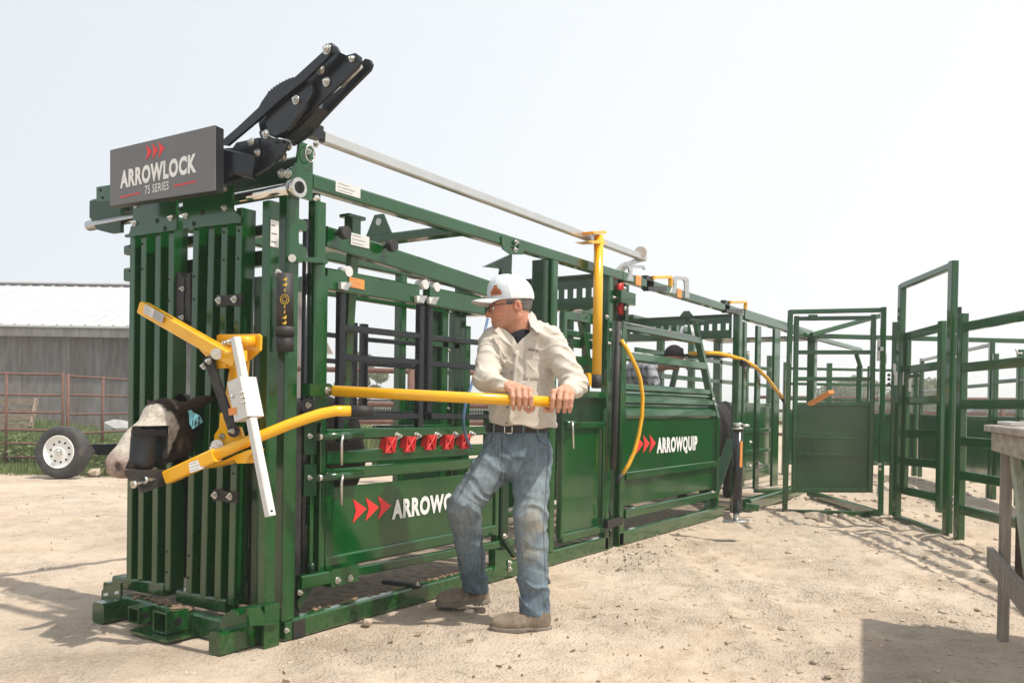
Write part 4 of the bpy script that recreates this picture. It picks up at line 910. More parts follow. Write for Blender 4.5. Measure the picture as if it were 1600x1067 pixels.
def slotted_beam(parent, x, y0, y1, z0, z1, n, lip=0.10):
    """cross beam of folded plate with a row of upright slots"""
    bz0, bz1 = z0 + (z1 - z0) * 0.36, z0 + (z1 - z0) * 0.66
    mb = MB(); mb.box(x, y0, bz1, x + 0.008, y1, z1); b = part(parent, 'slotted_beam', GREEN, mb)
    mb = MB(); mb.box(x, y0, z0, x + 0.008, y1, bz0); part(b, 'lower_web', GREEN, mb)
    p = (y1 - y0) / n
    for k in range(n + 1):
        y = y0 + k * p; w = p * 0.31
        mb = MB(); a, c = max(y0, y - w), min(y1, y + w)
        mb.box(x, a, bz0, x + 0.008, c, bz1)
        if k < n:
            yy = y + p / 2; r = p / 2 - w + 0.001
            for s, zc in ((1, bz1), (-1, bz0)):
                pts = [(x, yy - r, zc), (x, yy + r, zc)] + [(x, yy + r * math.cos(t), zc - s * r * 0.0 + s * (r * math.sin(t)) * 0) for t in ()]
        part(b, 'slot_web', GREEN, mb)
    mb = MB(); mb.box(x - lip, y0, z1, x + 0.008, y1, z1 + 0.01); mb.box(x - 0.03, y0, z0 - 0.008, x + 0.07, y1, z0); part(b, 'beam_flange', GREEN, mb)
    return b
slotted_beam(cage, 3.02, 0.08, 1.33, 1.80, 2.03, 16, 0.09)
# side door
door = bx(cage, 'side_door', GREEN, 2.429, 0.034, 0.171, 2.994, 0.042, 0.920)
xa, xb = 2.360 + 0.07, 3.045
vb(door, 'stile', GREEN, xa, 0.03, 0.17, 1.70, 0.045, 0.045); vb(door, 'stile', GREEN, xb, 0.03, 0.17, 1.05, 0.045, 0.045)
for z, h in ((0.162, 0.06), (0.934, 0.045), (1.152, 0.05)):
    bar(door, 'rail', GREEN, (xa, 0.03, z), (xb, 0.03, z), 0.045, h)
bx(door, 'upper_sheet', DKGREEN, xa, 0.04, 0.952, xb, 0.046, 1.133)
for p0, p1 in (((2.532, 0.100, 1.701), (3.066, 0.100, 1.709)), ((2.780, 0.160, 1.524), (3.187, 0.160, 1.533)), ((2.713, 0.120, 1.395), (3.115, 0.120, 1.397))):
    bar(cage, 'slat', GREEN, p0, p1, 0.035, 0.065)
bar(cage, 'lean_post', GREEN, (2.861, 0.140, 1.744), (2.981, 0.100, 1.233), 0.045, 0.045, (1, 0, 0))
x, y, z = (2.488, 0.000, 0.937); mb = MB(); mb.tube([(x - 0.06, y, z + 0.01), (x + 0.13, y, z + 0.015)], 0.02, 10); lt = part(door, 'latch_barrel', GREEN, mb)
mb = MB(); mb.tube([(x, y - 0.02, z + 0.03), (x - 0.01, y - 0.03, z - 0.02), (x + 0.005, y - 0.03, z - 0.16)], 0.009, 8); part(lt, 'latch_pin', ZINC, mb)
bx(door, 'latch_box', DKGREEN, x - 0.11, 0.0, z - 0.10, x - 0.03, 0.05, z + 0.12)
mb = MB(); mb.prism([(2.846, 0.060, 1.308), (2.897, 0.060, 1.312), (2.946, 0.060, 1.223), (2.887, 0.060, 1.215)], (0, 0.03, 0)); part(door, 'yellow_catch', YELLOW, mb)
# black sleeve lever, red rollers
mb = MB(); mb.tube([(3.132, -0.040, 1.700), (3.084, -0.050, 1.141), (3.056, -0.050, 0.607)], 0.024, 14); sl = part(cage, 'rubber_sleeved_lever', RUBBER, mb)
mb = MB(); mb.cyl((3.129, -0.040, 1.633), (3.127, -0.040, 1.590), 0.0255, 14); part(sl, 'clear_band', GALV, mb)
bx(cage, 'roller_block', GREEN, 3.151, -0.05, 1.849, 3.404, 0.02, 1.941)
bx(cage, 'roller_plate', DKGREEN, 3.26, -0.034, 1.727, 3.315, 0.0, 1.997)
for u, v in ((974, 451), (975, 482)):
    pass
for q in ((3.235, -0.030, 1.961), (3.251, -0.030, 1.813)):
    mb = MB(); Q = Vector(q); mb.cyl(Q + Vector((0.012, 0.015, 0)), Q + Vector((0.012, 0.05, 0)), 0.047, 20); rl = part(cage, 'red_roller', REDP, mb)
    bolts(rl, [Q], NY, 0.014)
bolts(cage, [(3.009, -0.001, 1.728), (3.141, -0.001, 0.806), (3.124, -0.001, 1.882), (3.069, -0.001, 1.634), (3.052, -0.001, 1.534)], NY, 0.014)
bx(cage, 'latch_housing', BLACK, 3.021, -0.035, 0.172, 3.125, 0.0, 0.234)
bx(cage, 'warning_plate', BLACK, 3.136, -0.024, 0.171, 3.299, -0.018, 0.235)
mb = MB(); mb.tube([(3.062, -0.030, 0.250), (3.048, -0.030, 0.337)], 0.007, 6); mb.tube([(3.075, -0.030, 0.163), (3.067, -0.030, 0.107)], 0.012, 6); part(cage, 'latch_rod', BLACK, mb)

# ================================================================== alley with the bowed lettered side
alley = thing('cattle_alley', 'green alley section with bowed ARROWQUIP side panel and yellow bowed handle', 'cattle alley', (3.28, 0, 0))
XE = 5.36
bar(alley, 'base_rail', GREEN, (3.28, 0.03, 0.055), (5.45, 0.03, 0.055), 0.06, 0.105)
bar(alley, 'base_rail', GREEN, (3.28, 1.37, 0.055), (6.0, 1.37, 0.055), 0.06, 0.105)
bx(alley, 'floor_plate', FLOORM, 3.27, 0.075, 0.02, 5.9, 1.33, 0.062)
vb(alley, 'post', GREEN, 3.325, 0.03, 0.0, 1.68, 0.085, 0.06)
vb(alley, 'post', DKGREEN, 3.325, 0.04, 1.68, 2.03, 0.05, 0.05)
def lean(z):
    zs = [0.0, 0.98, 1.10, 1.19, 1.25, 1.47, 1.72, 1.90]; ys = [0.0, 0.0, 0.03, 0.06, 0.075, 0.125, 0.19, 0.235]
    return float(np.interp(z, zs, ys))
# sheet, pressed in ridges towards the top
prof = [(0.022, 0.30), (0.022, 0.98), (0.012, 1.0), (lean(1.05) + 0.012, 1.055), (lean(1.07) + 0.03, 1.075), (lean(1.16) + 0.02, 1.165), (lean(1.17) + 0.005, 1.175), (lean(1.19) + 0.008, 1.195), (lean(1.2) + 0.025, 1.20), (lean(1.25) + 0.02, 1.255)]
mb = MB(); n_ = len(prof)
vs = [(3.37, y, z) for y, z in prof] + [(XE, y, z) for y, z in prof] + [(3.37, y + 0.006, z) for y, z in prof] + [(XE, y + 0.006, z) for y, z in prof]
fs = []
for i in range(n_ - 1):
    fs += [(i, n_ + i, n_ + i + 1, i + 1), (2 * n_ + i + 1, 3 * n_ + i + 1, 3 * n_ + i, 2 * n_ + i)]
    fs += [(i + 1, 2 * n_ + i + 1, 2 * n_ + i, i), (n_ + i, 3 * n_ + i, 3 * n_ + i + 1, n_ + i + 1)]
fs += [(0, 2 * n_, 3 * n_, n_), (n_ - 1, 2 * n_ - 1, 4 * n_ - 1, 3 * n_ - 1)]
mb.add(vs, fs); sheet = part(alley, 'side_panel', GREEN, mb)
lettering(sheet, 'ARROWQUIP', WHITE, (4.000, 0.019, 0.695), (1, 0, -0.004), (0, 0, 1), 0.812 - 0.695, 4.909 - 3.998, bold=0.05)
arrows(sheet, REDL, (3.601, 0.0195, 0.696), (1, 0, 0), (0, 0, 1), 0.128, 0.15, 0.125)
for z, h in ((0.239, 0.07), (0.536, 0.06)):
    bar(sheet, 'rail', GREEN, (3.37, 0.012, z), (XE, 0.012, z), 0.05, h)
for z, h in ((1.02, 0.05), (1.125, 0.05), (1.225, 0.045)):
    bar(sheet, 'ridge', GREEN, (3.37, lean(z) + 0.004, z), (XE, lean(z) + 0.004, z), 0.022, h, (0, 0.25, 1))
for z in (1.475, 1.725):
    bar(alley, 'slat', GREEN, (3.30, lean(z), z), (XE, lean(z), z), 0.045, 0.07, (0, 0.25, 1))
mb = MB(); zs = [0.10, 0.55, 0.98, 1.10, 1.25, 1.50, 1.75, 1.915]
mb.loft([[(XE - 0.0, lean(z) - 0.012, z), (XE + 0.055, lean(z) - 0.012, z), (XE + 0.055, lean(z) + 0.05, z), (XE - 0.0, lean(z) + 0.05, z)] for z in zs]); part(alley, 'end_frame', GREEN, mb)
bolts(alley, [(5.223, -0.020, 0.272), (5.333, 0.030, 1.156), (5.306, 0.000, 1.106)], NY, 0.014)
for k, (z, dy) in enumerate(((1.50, 0), (1.76, 0.0), (1.12, 0))):
    bar(alley, 'far_slat', GREEN, (3.3, 1.33 - lean(z), z), (XE, 1.33 - lean(z), z), 0.045, 0.06)
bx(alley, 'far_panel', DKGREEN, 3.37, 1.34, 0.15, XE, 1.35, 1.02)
for x in (3.9, 4.35, 4.75, 5.1):
    vb(alley, 'far_post', DKGREEN, x, 1.30, 0.1, 1.95, 0.09, 0.06)
bar(alley, 'brace', DKGREEN, (5.660, 0.500, 1.675), (5.444, 0.500, 1.276), 0.05, 0.05, (1, 0, 0))
bar(alley, 'brace', DKGREEN, (5.338, 0.300, 1.932), (5.604, 0.250, 1.922), 0.05, 0.04)
mb = MB(); mb.cyl((3.728, 0.160, 1.746), (5.360, 0.220, 1.774), 0.005, 6); part(alley, 'pull_rod', GALV, mb)
mb = MB(); q = Vector((4.604, 0.180, 1.750)); mb.tube([q + Vector((0.026 * math.cos(a), 0, 0.026 * math.sin(a))) for a in np.linspace(0, 6.283, 14)], 0.007, 6); part(alley, 'eye_bolt', ZINC, mb)
for a, b in (((5.015, 0.220, 1.838), (4.907, 0.200, 1.745)), ((5.273, 0.240, 1.874), (5.243, 0.200, 1.758))):
    bar(alley, 'pull_link', GALV, a, b, 0.03, 0.012)
mb = MB(); mb.tube([(5.328, 0.350, 1.606), (5.397, 0.330, 1.559), (5.467, 0.330, 1.487), (5.418, 0.330, 1.453)], 0.014, 8); part(alley, 'catch_hook', GALV, mb)
# end gusset and posts of the alley
mb = MB(); mb.prism([(5.316, 0.020, -0.009), (5.333, 0.020, 0.036), (5.520, 0.020, 0.113), (5.698, 0.020, 0.097), (5.683, 0.020, 0.002), (5.847, 0.020, -0.012), (5.828, 0.020, -0.040)], (0, 0.05, 0)); part(alley, 'gusset', GREEN, mb)
mb = MB(); mb.bar((5.42, 0.09, 0.08), (5.95, 0.05, 0.75), 0.10, 0.03, (1, 0, 0)); part(alley, 'gusset', DKGREEN, mb)
vb(alley, 'post', GREEN, 6.02, 0.03, 0.0, 2.03, 0.11, 0.07)
vb(alley, 'post', GREEN, 6.22, 0.04, 0.25, 1.98, 0.09, 0.06)
bar(alley, 'top_rail', GREEN, (3.28, 0.03, 2.064), (6.12, 0.03, 2.064), 0.06, 0.075)
bar(alley, 'top_rail', GREEN, (3.28, 1.37, 2.064), (6.12, 1.37, 2.064), 0.06, 0.075)
slotted_beam(alley, 6.0, 0.09, 1.36, 1.80, 2.03, 14, 0.07)
mb = MB(); mb.prism([(5.985, 0.50, 2.04), (5.985, 0.66, 2.04), (5.985, 0.61, 2.10), (5.985, 0.55, 2.10)], (0.012, 0, 0)); part(alley, 'lifting_lug', GREEN, mb)
bar(alley, 'cross_bar', DKGREEN, (6.0, 0.1, 1.62), (6.0, 1.34, 1.62), 0.04, 0.05)
# flat steel brackets with stickers, latches with yellow handles on the top rail
for q in ([(3.341, -0.005, 2.037), (3.383, -0.005, 2.106), (3.359, -0.005, 2.141), (3.403, -0.005, 2.167), (3.632, -0.005, 2.196), (3.681, -0.005, 2.177), (3.658, -0.005, 2.164), (3.621, -0.005, 2.174), (3.437, -0.005, 2.151), (3.427, -0.005, 2.112), (3.452, -0.005, 2.047)], [(4.184, -0.005, 2.046), (4.249, -0.005, 2.118), (4.233, -0.005, 2.170), (4.287, -0.005, 2.199), (4.527, -0.005, 2.225), (4.587, -0.005, 2.206), (4.603, -0.005, 2.040), (4.506, -0.005, 2.040), (4.492, -0.005, 2.176), (4.456, -0.005, 2.188), (4.316, -0.005, 2.170), (4.307, -0.005, 2.050)]):
    mb = MB(); mb.prism(q, (0, 0.012, 0)); part(alley, 'flat_bracket', GALV, mb)
sticker(alley, (3.492, -0.003, 2.027), (1, 0, 0), (0, 0, 1), 0.10, 0.075, ORANGE, 0); sticker(alley, (4.328, -0.003, 2.025), (1, 0, 0), (0, 0, 1), 0.10, 0.075, ORANGE, 0)
for pts, base in ((((3.823, 0.000, 2.108), (3.822, 0.000, 2.126), (4.182, 0.000, 2.177), (4.185, 0.000, 2.096)), ((3.707, -0.020, 2.019), (4.078, -0.020, 2.065))), (((5.672, 0.000, 2.109), (5.671, 0.000, 2.128), (6.161, 0.000, 2.182), (6.155, 0.000, 2.101)), ((5.544, -0.020, 2.025), (6.024, -0.020, 2.074)))):
    a, b = Vector(base[0]), Vector(base[1])
    mb = MB(); mb.bar(a + Vector((0, 0.03, 0.0)), b + Vector((0, 0.03, 0)), 0.05, 0.035); mb.box(a.x, 0.0, a.z, a.x + 0.14, 0.05, a.z + 0.11); la = part(alley, 'rail_latch', BLACK, mb)
    mb = MB()
    for i in range(len(pts) - 1): mb.bar(pts[i], Vector(pts[i + 1]), 0.025, 0.035, (0, 1, 0))
    part(la, 'latch_handle', YELLOW, mb)
# bowed yellow handle with black ends, second one further on
mb = MB(); hp_ = [(3.118, -0.070, 1.565), (3.151, -0.100, 1.504), (3.178, -0.130, 1.434), (3.227, -0.150, 1.355), (3.271, -0.160, 1.275), (3.294, -0.170, 1.146), (3.310, -0.160, 1.001), (3.302, -0.140, 0.860), (3.270, -0.120, 0.730), (3.237, -0.090, 0.633), (3.192, -0.060, 0.562)]
mb.tube(hp_, 0.0155, 12); fh = part(alley, 'bowed_handle', YELLOW, mb)
mb = MB(); mb.tube([hp_[-1], (3.170, -0.050, 0.534), (3.159, -0.040, 0.505)], 0.017, 10); part(fh, 'handle_end', RUBBER, mb)
mb = MB(); hq = [(5.403, 0.300, 1.603), (5.591, 0.240, 1.626), (5.783, 0.150, 1.629), (5.870, 0.060, 1.606), (6.051, -0.020, 1.576), (6.328, -0.060, 1.516), (6.604, -0.100, 1.411), (6.872, -0.120, 1.293), (7.089, -0.130, 1.205)]
mb.tube(hq, 0.021, 10); fh = part(alley, 'bowed_handle', YELLOW, mb)
mb = MB(); mb.tube([hq[-1], (7.263, -0.140, 1.113)], 0.024, 10); part(fh, 'handle_end', RUBBER, mb)
# trailer jack bolted to the alley corner
mb = MB(); mb.tube([(4.214, -0.599, 0.225), (4.213, -0.598, 0.899)], 0.042, 18); jack = part(alley, 'jack', BLACK, mb)
mb = MB(); mb.tube([(4.211, -0.595, 0.162), (4.212, -0.597, 0.225)], 0.025, 14); mb.cyl((4.211, -0.596, 0.149), (4.211, -0.595, 0.159), 0.11, 18); part(jack, 'jack_foot', GALV, mb)
mb = MB(); mb.tube([(4.213, -0.598, 0.899), (4.213, -0.597, 0.914)], 0.050, 16); mb.tube([(4.213, -0.597, 0.925), (4.212, -0.597, 0.951)], 0.038, 16); mb.cyl((4.197, -0.629, 0.936), (4.215, -0.692, 0.930), 0.012, 8); part(jack, 'jack_cap', GALV, mb)
mb = MB(); mb.prism([(4.182, -0.633, 0.807), (4.196, -0.645, 0.804), (4.195, -0.644, 0.594), (4.180, -0.630, 0.597)], (0.0, 0.004, 0)); part(jack, 'orange_label', ORANGE, mb)
mb = MB(); mb.bar((5.320, -0.220, 0.120), (5.95, 0.02, 0.16), 0.06, 0.07); mb.bar((5.641, -0.194, 0.120), (5.741, -0.296, 0.100), 0.06, 0.07); part(alley, 'jack_bracket', GREEN, mb)

# ================================================================== further alley section
al2 = thing('cattle_alley', 'open green alley section with upright flat bars behind the trailer jack', 'cattle alley', (6.2, 0, 0))
bar(al2, 'base_rail', GREEN, (6.12, -0.06, 0.07), (8.9, 0.03, 0.07), 0.10, 0.13)
bar(al2, 'base_rail', GREEN, (6.2, 1.3, 0.07), (11.5, 1.3, 0.07), 0.10, 0.13)
bx(al2, 'floor_plate', FLOORM, 6.1, 0.1, 0.02, 7.6, 1.2, 0.055)
vb(al2, 'flat_post', GREEN, 6.504 , -0.03, 0.22, 1.96, 0.13, 0.03)
vb(al2, 'flat_post', GREEN, 7.171, -0.03, 0.20, 1.98, 0.22, 0.03)
bar(al2, 'low_rail', GREEN, (6.497, -0.030, 0.197), (7.776, -0.030, 0.095), 0.04, 0.05)
vb(al2, 'post', GREEN, 8.95, 0.02, 0.0, 2.03, 0.12, 0.10); vb(al2, 'post', GREEN, 9.15, 0.05, 0.0, 2.05, 0.08, 0.08)
vb(al2, 'post', GREEN, 8.95, 1.30, 0.0, 2.03, 0.12, 0.10)
bar(al2, 'top_rail', GREEN, (6.14, 0.03, 2.055), (9.0, 0.03, 2.055), 0.07, 0.11)
bar(al2, 'top_rail', GREEN, (6.14, 1.30, 2.055), (9.0, 1.30, 2.055), 0.07, 0.11)
bx(al2, 'roof_gusset', DKGREEN, 8.35, 0.06, 1.98, 8.95, 1.27, 2.0)
bx(al2, 'far_panel', GREEN, 6.3, 1.28, 0.16, 11.4, 1.29, 1.12)
for z in (0.16, 0.42, 0.74, 1.14, 1.45, 1.72):
    bar(al2, 'far_rail', GREEN, (6.2, 1.265, z), (11.4, 1.265, z), 0.03, 0.055)
for x in (7.0, 8.0, 10.2, 11.4):
    vb(al2, 'far_post', GREEN, x, 1.31, 0.0, 1.95, 0.09, 0.08)
bolts(al2, [(6.233, -0.050, 0.721), (6.247, -0.050, 0.472), (6.099, -0.050, 1.637)], NY, 0.02)
mb = MB(); mb.tube([(6.473, -0.060, 0.489), (6.523, -0.100, 0.468)], 0.016, 8); mb.box(6.484, -0.06, 0.431, 6.540, -0.045, 0.514); part(al2, 'pin', GALV, mb)
mb = MB(); mb.cyl((5.992, -0.020, 1.546), (6.239, -0.020, 1.532), 0.03, 10); part(al2, 'handle_pivot', BLACK, mb)

# ================================================================== vet gate set across the lane
VG = ((6.388, -0.362), (6.80, -1.38))
gate = thing('access_gate', 'green gate with solid lower sheet set inside an open tubular frame', 'gate', (6.39, -0.36, 0))
def gb(parent, name, m, p0, p1, w, h): return bar(parent, name, m, p0, p1, w, h, (0, 0, 1))
def gv(parent, name, m, p0, p1, w): 
    mb = MB(); mb.bar(p0, p1, w, w, (0.4, -1, 0)); return part(parent, name, m, mb)
A0, A1 = (6.402, -0.396, 2.100), (6.394, -0.376, -0.006)
B0, B1 = (6.742, -1.238, 2.126), (6.745, -1.245, -0.002)
gv(gate, 'frame_post', GREEN, A0, A1, 0.052); gv(gate, 'frame_post', GREEN, B0, B1, 0.052)
gb(gate, 'frame_bar', GREEN, (6.399, -0.390, 2.084), (6.741, -1.235, 2.097), 0.045, 0.045)
gb(gate, 'frame_bar', GREEN, (6.396, -0.382, 0.004), (6.744, -1.241, 0.017), 0.045, 0.055)
for q in ([(6.380, -0.378, 1.651), (6.380, -0.415, 1.650), (6.380, -0.415, 1.540), (6.380, -0.374, 1.541)], [(6.380, -0.367, 0.327), (6.380, -0.404, 0.329), (6.380, -0.404, 0.229), (6.380, -0.363, 0.226)]):
    mb = MB(); mb.prism(q, (0.006, 0, 0)); part(gate, 'label', LABEL, mb)
gp = gv(gate, 'hung_gate', GREEN, (6.469, -0.441, 2.045), (6.470, -0.444, 0.206), 0.05)
gv(gp, 'stile', GREEN, (6.752, -1.142, 2.057), (6.750, -1.138, 0.232), 0.05)
for a, b in (((6.470, -0.444, 2.018), (6.752, -1.143, 2.024)), ((6.472, -0.450, 1.668), (6.755, -1.149, 1.670)), ((6.474, -0.454, 1.391), (6.757, -1.153, 1.394)), ((6.470, -0.443, 0.227), (6.753, -1.144, 0.252)), ((6.473, -0.453, 1.123), (6.751, -1.140, 1.141))):
    gb(gp, 'rail', GREEN, a, b, 0.035, 0.042)
mb = MB(); mb.prism([(6.489, -0.442, 1.137), (6.770, -1.137, 1.154), (6.767, -1.129, 0.237), (6.488, -0.439, 0.211)], (0.01, 0, 0)); part(gp, 'gate_sheet', GREEN, mb)
for a, b in (((6.480, -0.457, 0.789), (6.749, -1.122, 0.785)), ((6.479, -0.454, 0.608), (6.750, -1.125, 0.614))):
    gb(gp, 'rib', GREEN, a, b, 0.02, 0.03)
mb = MB(); mb.bar((6.496, -0.600, 2.054), (6.496, -0.600, 2.007), 0.05, 0.09, (0.4, -1, 0)); part(gate, 'gate_stop', GREEN, mb)
mb = MB(); mb.bar((5.356, -0.879, 1.123), (5.044, -1.133, 1.227), 0.05, 0.03); part(gp, 'slide_handle', ORANGE, mb)
mb = MB(); mb.box(6.70, -1.22, 1.58, 6.74, -1.19, 1.80); mb.box(6.70, -1.25, 1.68, 6.75, -1.2, 1.72); part(gate, 'latch', GALV, mb)
for q in ([(6.740, -1.213, 1.654), (6.740, -1.276, 1.653), (6.740, -1.277, 1.549), (6.740, -1.215, 1.550)], [(6.740, -1.207, 0.322), (6.740, -1.262, 0.326), (6.740, -1.257, 0.215), (6.740, -1.205, 0.204)]):
    mb = MB(); mb.prism(q, (0.006, 0, 0)); part(gate, 'label', LABEL, mb)
mb = MB(); mb.bolt((6.720, -1.234, 0.528), NX, 0.016); mb.bolt((6.720, -1.234, 0.479), NX, 0.016); part(gate, 'hinge_bolts', ZINC, mb)

post = thing('gate_post', 'slim green post standing right of the solid sheeted gate', 'post', (6.851, -1.34, 0))
mb = MB(); mb.bar((6.851, -1.34, 0), (6.86, -1.34, 1.98), 0.065, 0.065, (1, 0, 0)); part(post, 'upright', GREEN, mb)
mb = MB()
for q in ((6.810, -1.290, 1.438), (6.810, -1.291, 1.395), (6.810, -1.292, 1.346)): mb.bolt(q, NX, 0.014)
part(post, 'hinge_bolts', BLACK, mb)
mb = MB(); mb.prism([(6.800, -1.327, 1.558), (6.800, -1.364, 1.551), (6.800, -1.360, 1.435), (6.800, -1.334, 1.442)], (0.01, 0, 0)); part(post, 'latch_plate', GALV, mb)

# ================================================================== walk-through frame and railed panel on the right
DR = Vector((-0.86, -0.51, 0)).normalized()
frame = thing('walk_through_gate', 'tall green walk-through frame with a railed gate hung in it', 'gate', (6.0, -1.7, 0))
c5 = Vector((0.5, -0.86, 0))
L0, L1 = (6.486, -1.452, 2.308), (6.513, -1.436, 0.024)
R0, R1 = (5.564, -1.999, 2.358), (5.580, -1.990, 0.031)
def fv(parent, name, m, p0, p1, w, d):
    mb = MB(); mb.bar(p0, p1, w, d, DR); return part(parent, name, m, mb)
fv(frame, 'frame_post', GREEN, L0, L1, 0.06, 0.075); fv(frame, 'frame_post', GREEN, R0, R1, 0.06, 0.085)
bar(frame, 'frame_bar', GREEN, (6.472, -1.460, 2.293), (5.572, -1.994, 2.322), 0.055, 0.06)
bar(frame, 'frame_bar', GREEN, (6.540, -1.420, 0.026), (5.600, -1.978, 0.011), 0.055, 0.055)
g2 = fv(frame, 'hung_gate', GREEN, (6.473, -1.514, 1.835), (6.488, -1.505, 0.264), 0.045, 0.075)
fv(g2, 'stile', GREEN, (5.847, -1.886, 1.875), (5.827, -1.898, 0.177), 0.05, 0.08)
for a, b in (((6.511, -1.492, 1.801), (5.856, -1.880, 1.820)), ((6.498, -1.500, 1.471), (5.865, -1.875, 1.483)), ((6.512, -1.491, 1.170), (5.854, -1.882, 1.179)), ((6.512, -1.491, 0.853), (5.864, -1.876, 0.870)), ((6.514, -1.490, 0.579), (5.876, -1.869, 0.600)), ((6.543, -1.473, 0.296), (5.876, -1.869, 0.302))):
    bar(g2, 'rail', GREEN, a, b, 0.04, 0.075)
mb = MB(); q = Vector((6.520, -1.436, 1.425)); mb.box(q.x - 0.05, q.y - 0.05, q.z - 0.10, q.x + 0.0, q.y + 0.04, q.z + 0.03); part(frame, 'slam_latch', GALV, mb)
mb = MB(); mb.bar((6.345, -1.536, 1.405), (6.122, -1.668, 1.405), 0.04, 0.03); part(frame, 'latch_lever', DKGREEN, mb)
mb = MB(); mb.prism([(6.440, -1.533, 1.385), (6.440, -1.556, 1.391), (6.440, -1.554, 1.269), (6.440, -1.533, 1.263)], (0.006, 0, 0)); part(g2, 'label', LABEL, mb)
mb = MB(); mb.bar((5.549, -2.022, 1.738), (5.566, -2.012, 1.658), 0.012, 0.03, DR); part(frame, 'label', LABEL, mb)
mb = MB()
for q in ((5.611, -2.000, 0.344), (5.609, -2.001, 0.294), (5.617, -1.997, 0.238), (5.614, -1.999, 1.540)): mb.cyl(q, Vector(q) + DR * 0.08, 0.012, 8)
part(frame, 'hinge_pins', ZINC, mb, kind='stuff')

def railed_panel(root, p0, p1, zs, h, post_h, m=GREEN, rh=0.075, pw=0.085, mids=()):
    p0, p1 = Vector((*p0, 0)), Vector((*p1, 0)); d = (p1 - p0).normalized()
    for t in (0, 1) + tuple(mids):
        p = p0.lerp(p1, t); mb = MB(); mb.bar(p, p + Vector((0, 0, post_h)), pw * 0.75, pw, d); part(root, 'post', m, mb)
    for z in zs:
        mb = MB(); mb.bar(p0 + Vector((0, 0, z)) + d * pw * .5, p1 + Vector((0, 0, z)) - d * pw * .5, 0.045, rh); part(root, 'rail', m, mb)
pan = thing('corral_panel', 'six rail green corral panel running towards the wooden table', 'fence panel', (5.42, -2.09, 0))
railed_panel(pan, (5.425, -2.095), (2.75, -3.68), (1.776, 1.439, 1.132, 0.826, 0.545, 0.259), 0, 1.89)

# tub panels further back: solid sheets below, rails above
def sheeted_panel(label, p0, p1, zsheet, rails, post_h, mids=()):
    r = thing('sheeted_fence_panel', label, 'fence panel', (*p0, 0), 'green panels of the holding tub')
    a, b = Vector((*p0, 0)), Vector((*p1, 0)); d = (b - a).normalized(); n = Vector((-d.y, d.x, 0))
    mb = MB(); mb.bar(a + Vector((0, 0, (zsheet[0] + zsheet[1]) / 2)), b + Vector((0, 0, (zsheet[0] + zsheet[1]) / 2)), 0.012, zsheet[1] - zsheet[0]); part(r, 'sheet', GREEN, mb)
    for z in zsheet:
        mb = MB(); mb.bar(a + Vector((0, 0, z)) + d * .04, b + Vector((0, 0, z)) - d * .04, 0.05, 0.05); part(r, 'sheet_edge', GREEN, mb)
    railed_panel(r, p0, p1, rails, 0, post_h, mids=mids, rh=0.045, pw=0.08)
    return r
sheeted_panel('dark sheeted tub panel with rails above behind the walk-through frame', (12.9, -0.75), (9.6, -2.0), (0.22, 1.0), (1.2, 1.42, 1.92), 1.95, (0.5,))
sheeted_panel('dark sheeted tub panel with rails above behind the six rail panel', (9.5, -2.05), (7.6, -2.9), (0.22, 1.0), (1.18, 1.45, 1.70), 1.80, (0.35,))
sheeted_panel('dark sheeted tub panel far behind the solid sheeted gate', (11.6, 1.1), (13.0, -0.65), (0.2, 1.02), (1.25, 1.5, 1.75), 1.85, (0.33, 0.66))
tub = thing('overhead_fence', 'green overhead tube frame with sloping braces above the holding tub', 'frame', (9.6, -0.4, 0))
bar(tub, 'base_bar', GREEN, (8.192, -0.165, 0.050), (6.535, -1.236, 0.050), 0.06, 0.07)
for a, b in (((8.639, -0.047, 2.033), (9.784, -0.695, 2.369)), ((8.649, -0.061, 2.001), (11.104, -0.153, 1.989)), ((8.877, -0.044, 2.035), (10.600, -2.298, 2.027))):
    bar(tub, 'overhead_bar', GREEN, a, b, 0.05, 0.06)
for u in (((11.132, -0.137, 0.000)), ((11.256, -0.269, 0.000))):
    x, y, z = u; vb(tub, 'post', GREEN, x, y, 0.0, 1.75, 0.08, 0.08)
x, y, z = (14.155, -2.110, 0.000); vb(tub, 'post', GREEN, x, y, 0.0, 2.05, 0.10, 0.10)
bar(tub, 'brace', GREEN, (11.067, -0.098, 1.930), (11.107, -0.158, 1.718), 0.06, 0.06, (1, 0, 0))
mb = MB(); mb.tube([(8.690, -2.306, 1.802), (8.702, -2.325, 1.751), (8.730, -2.368, 1.752)], 0.012, 6); part(tub, 'rope', LABEL, mb)
bx(frame, 'spacer', DKGREEN, 5.43, -2.08, 0.1, 5.47, -2.05, 1.95)

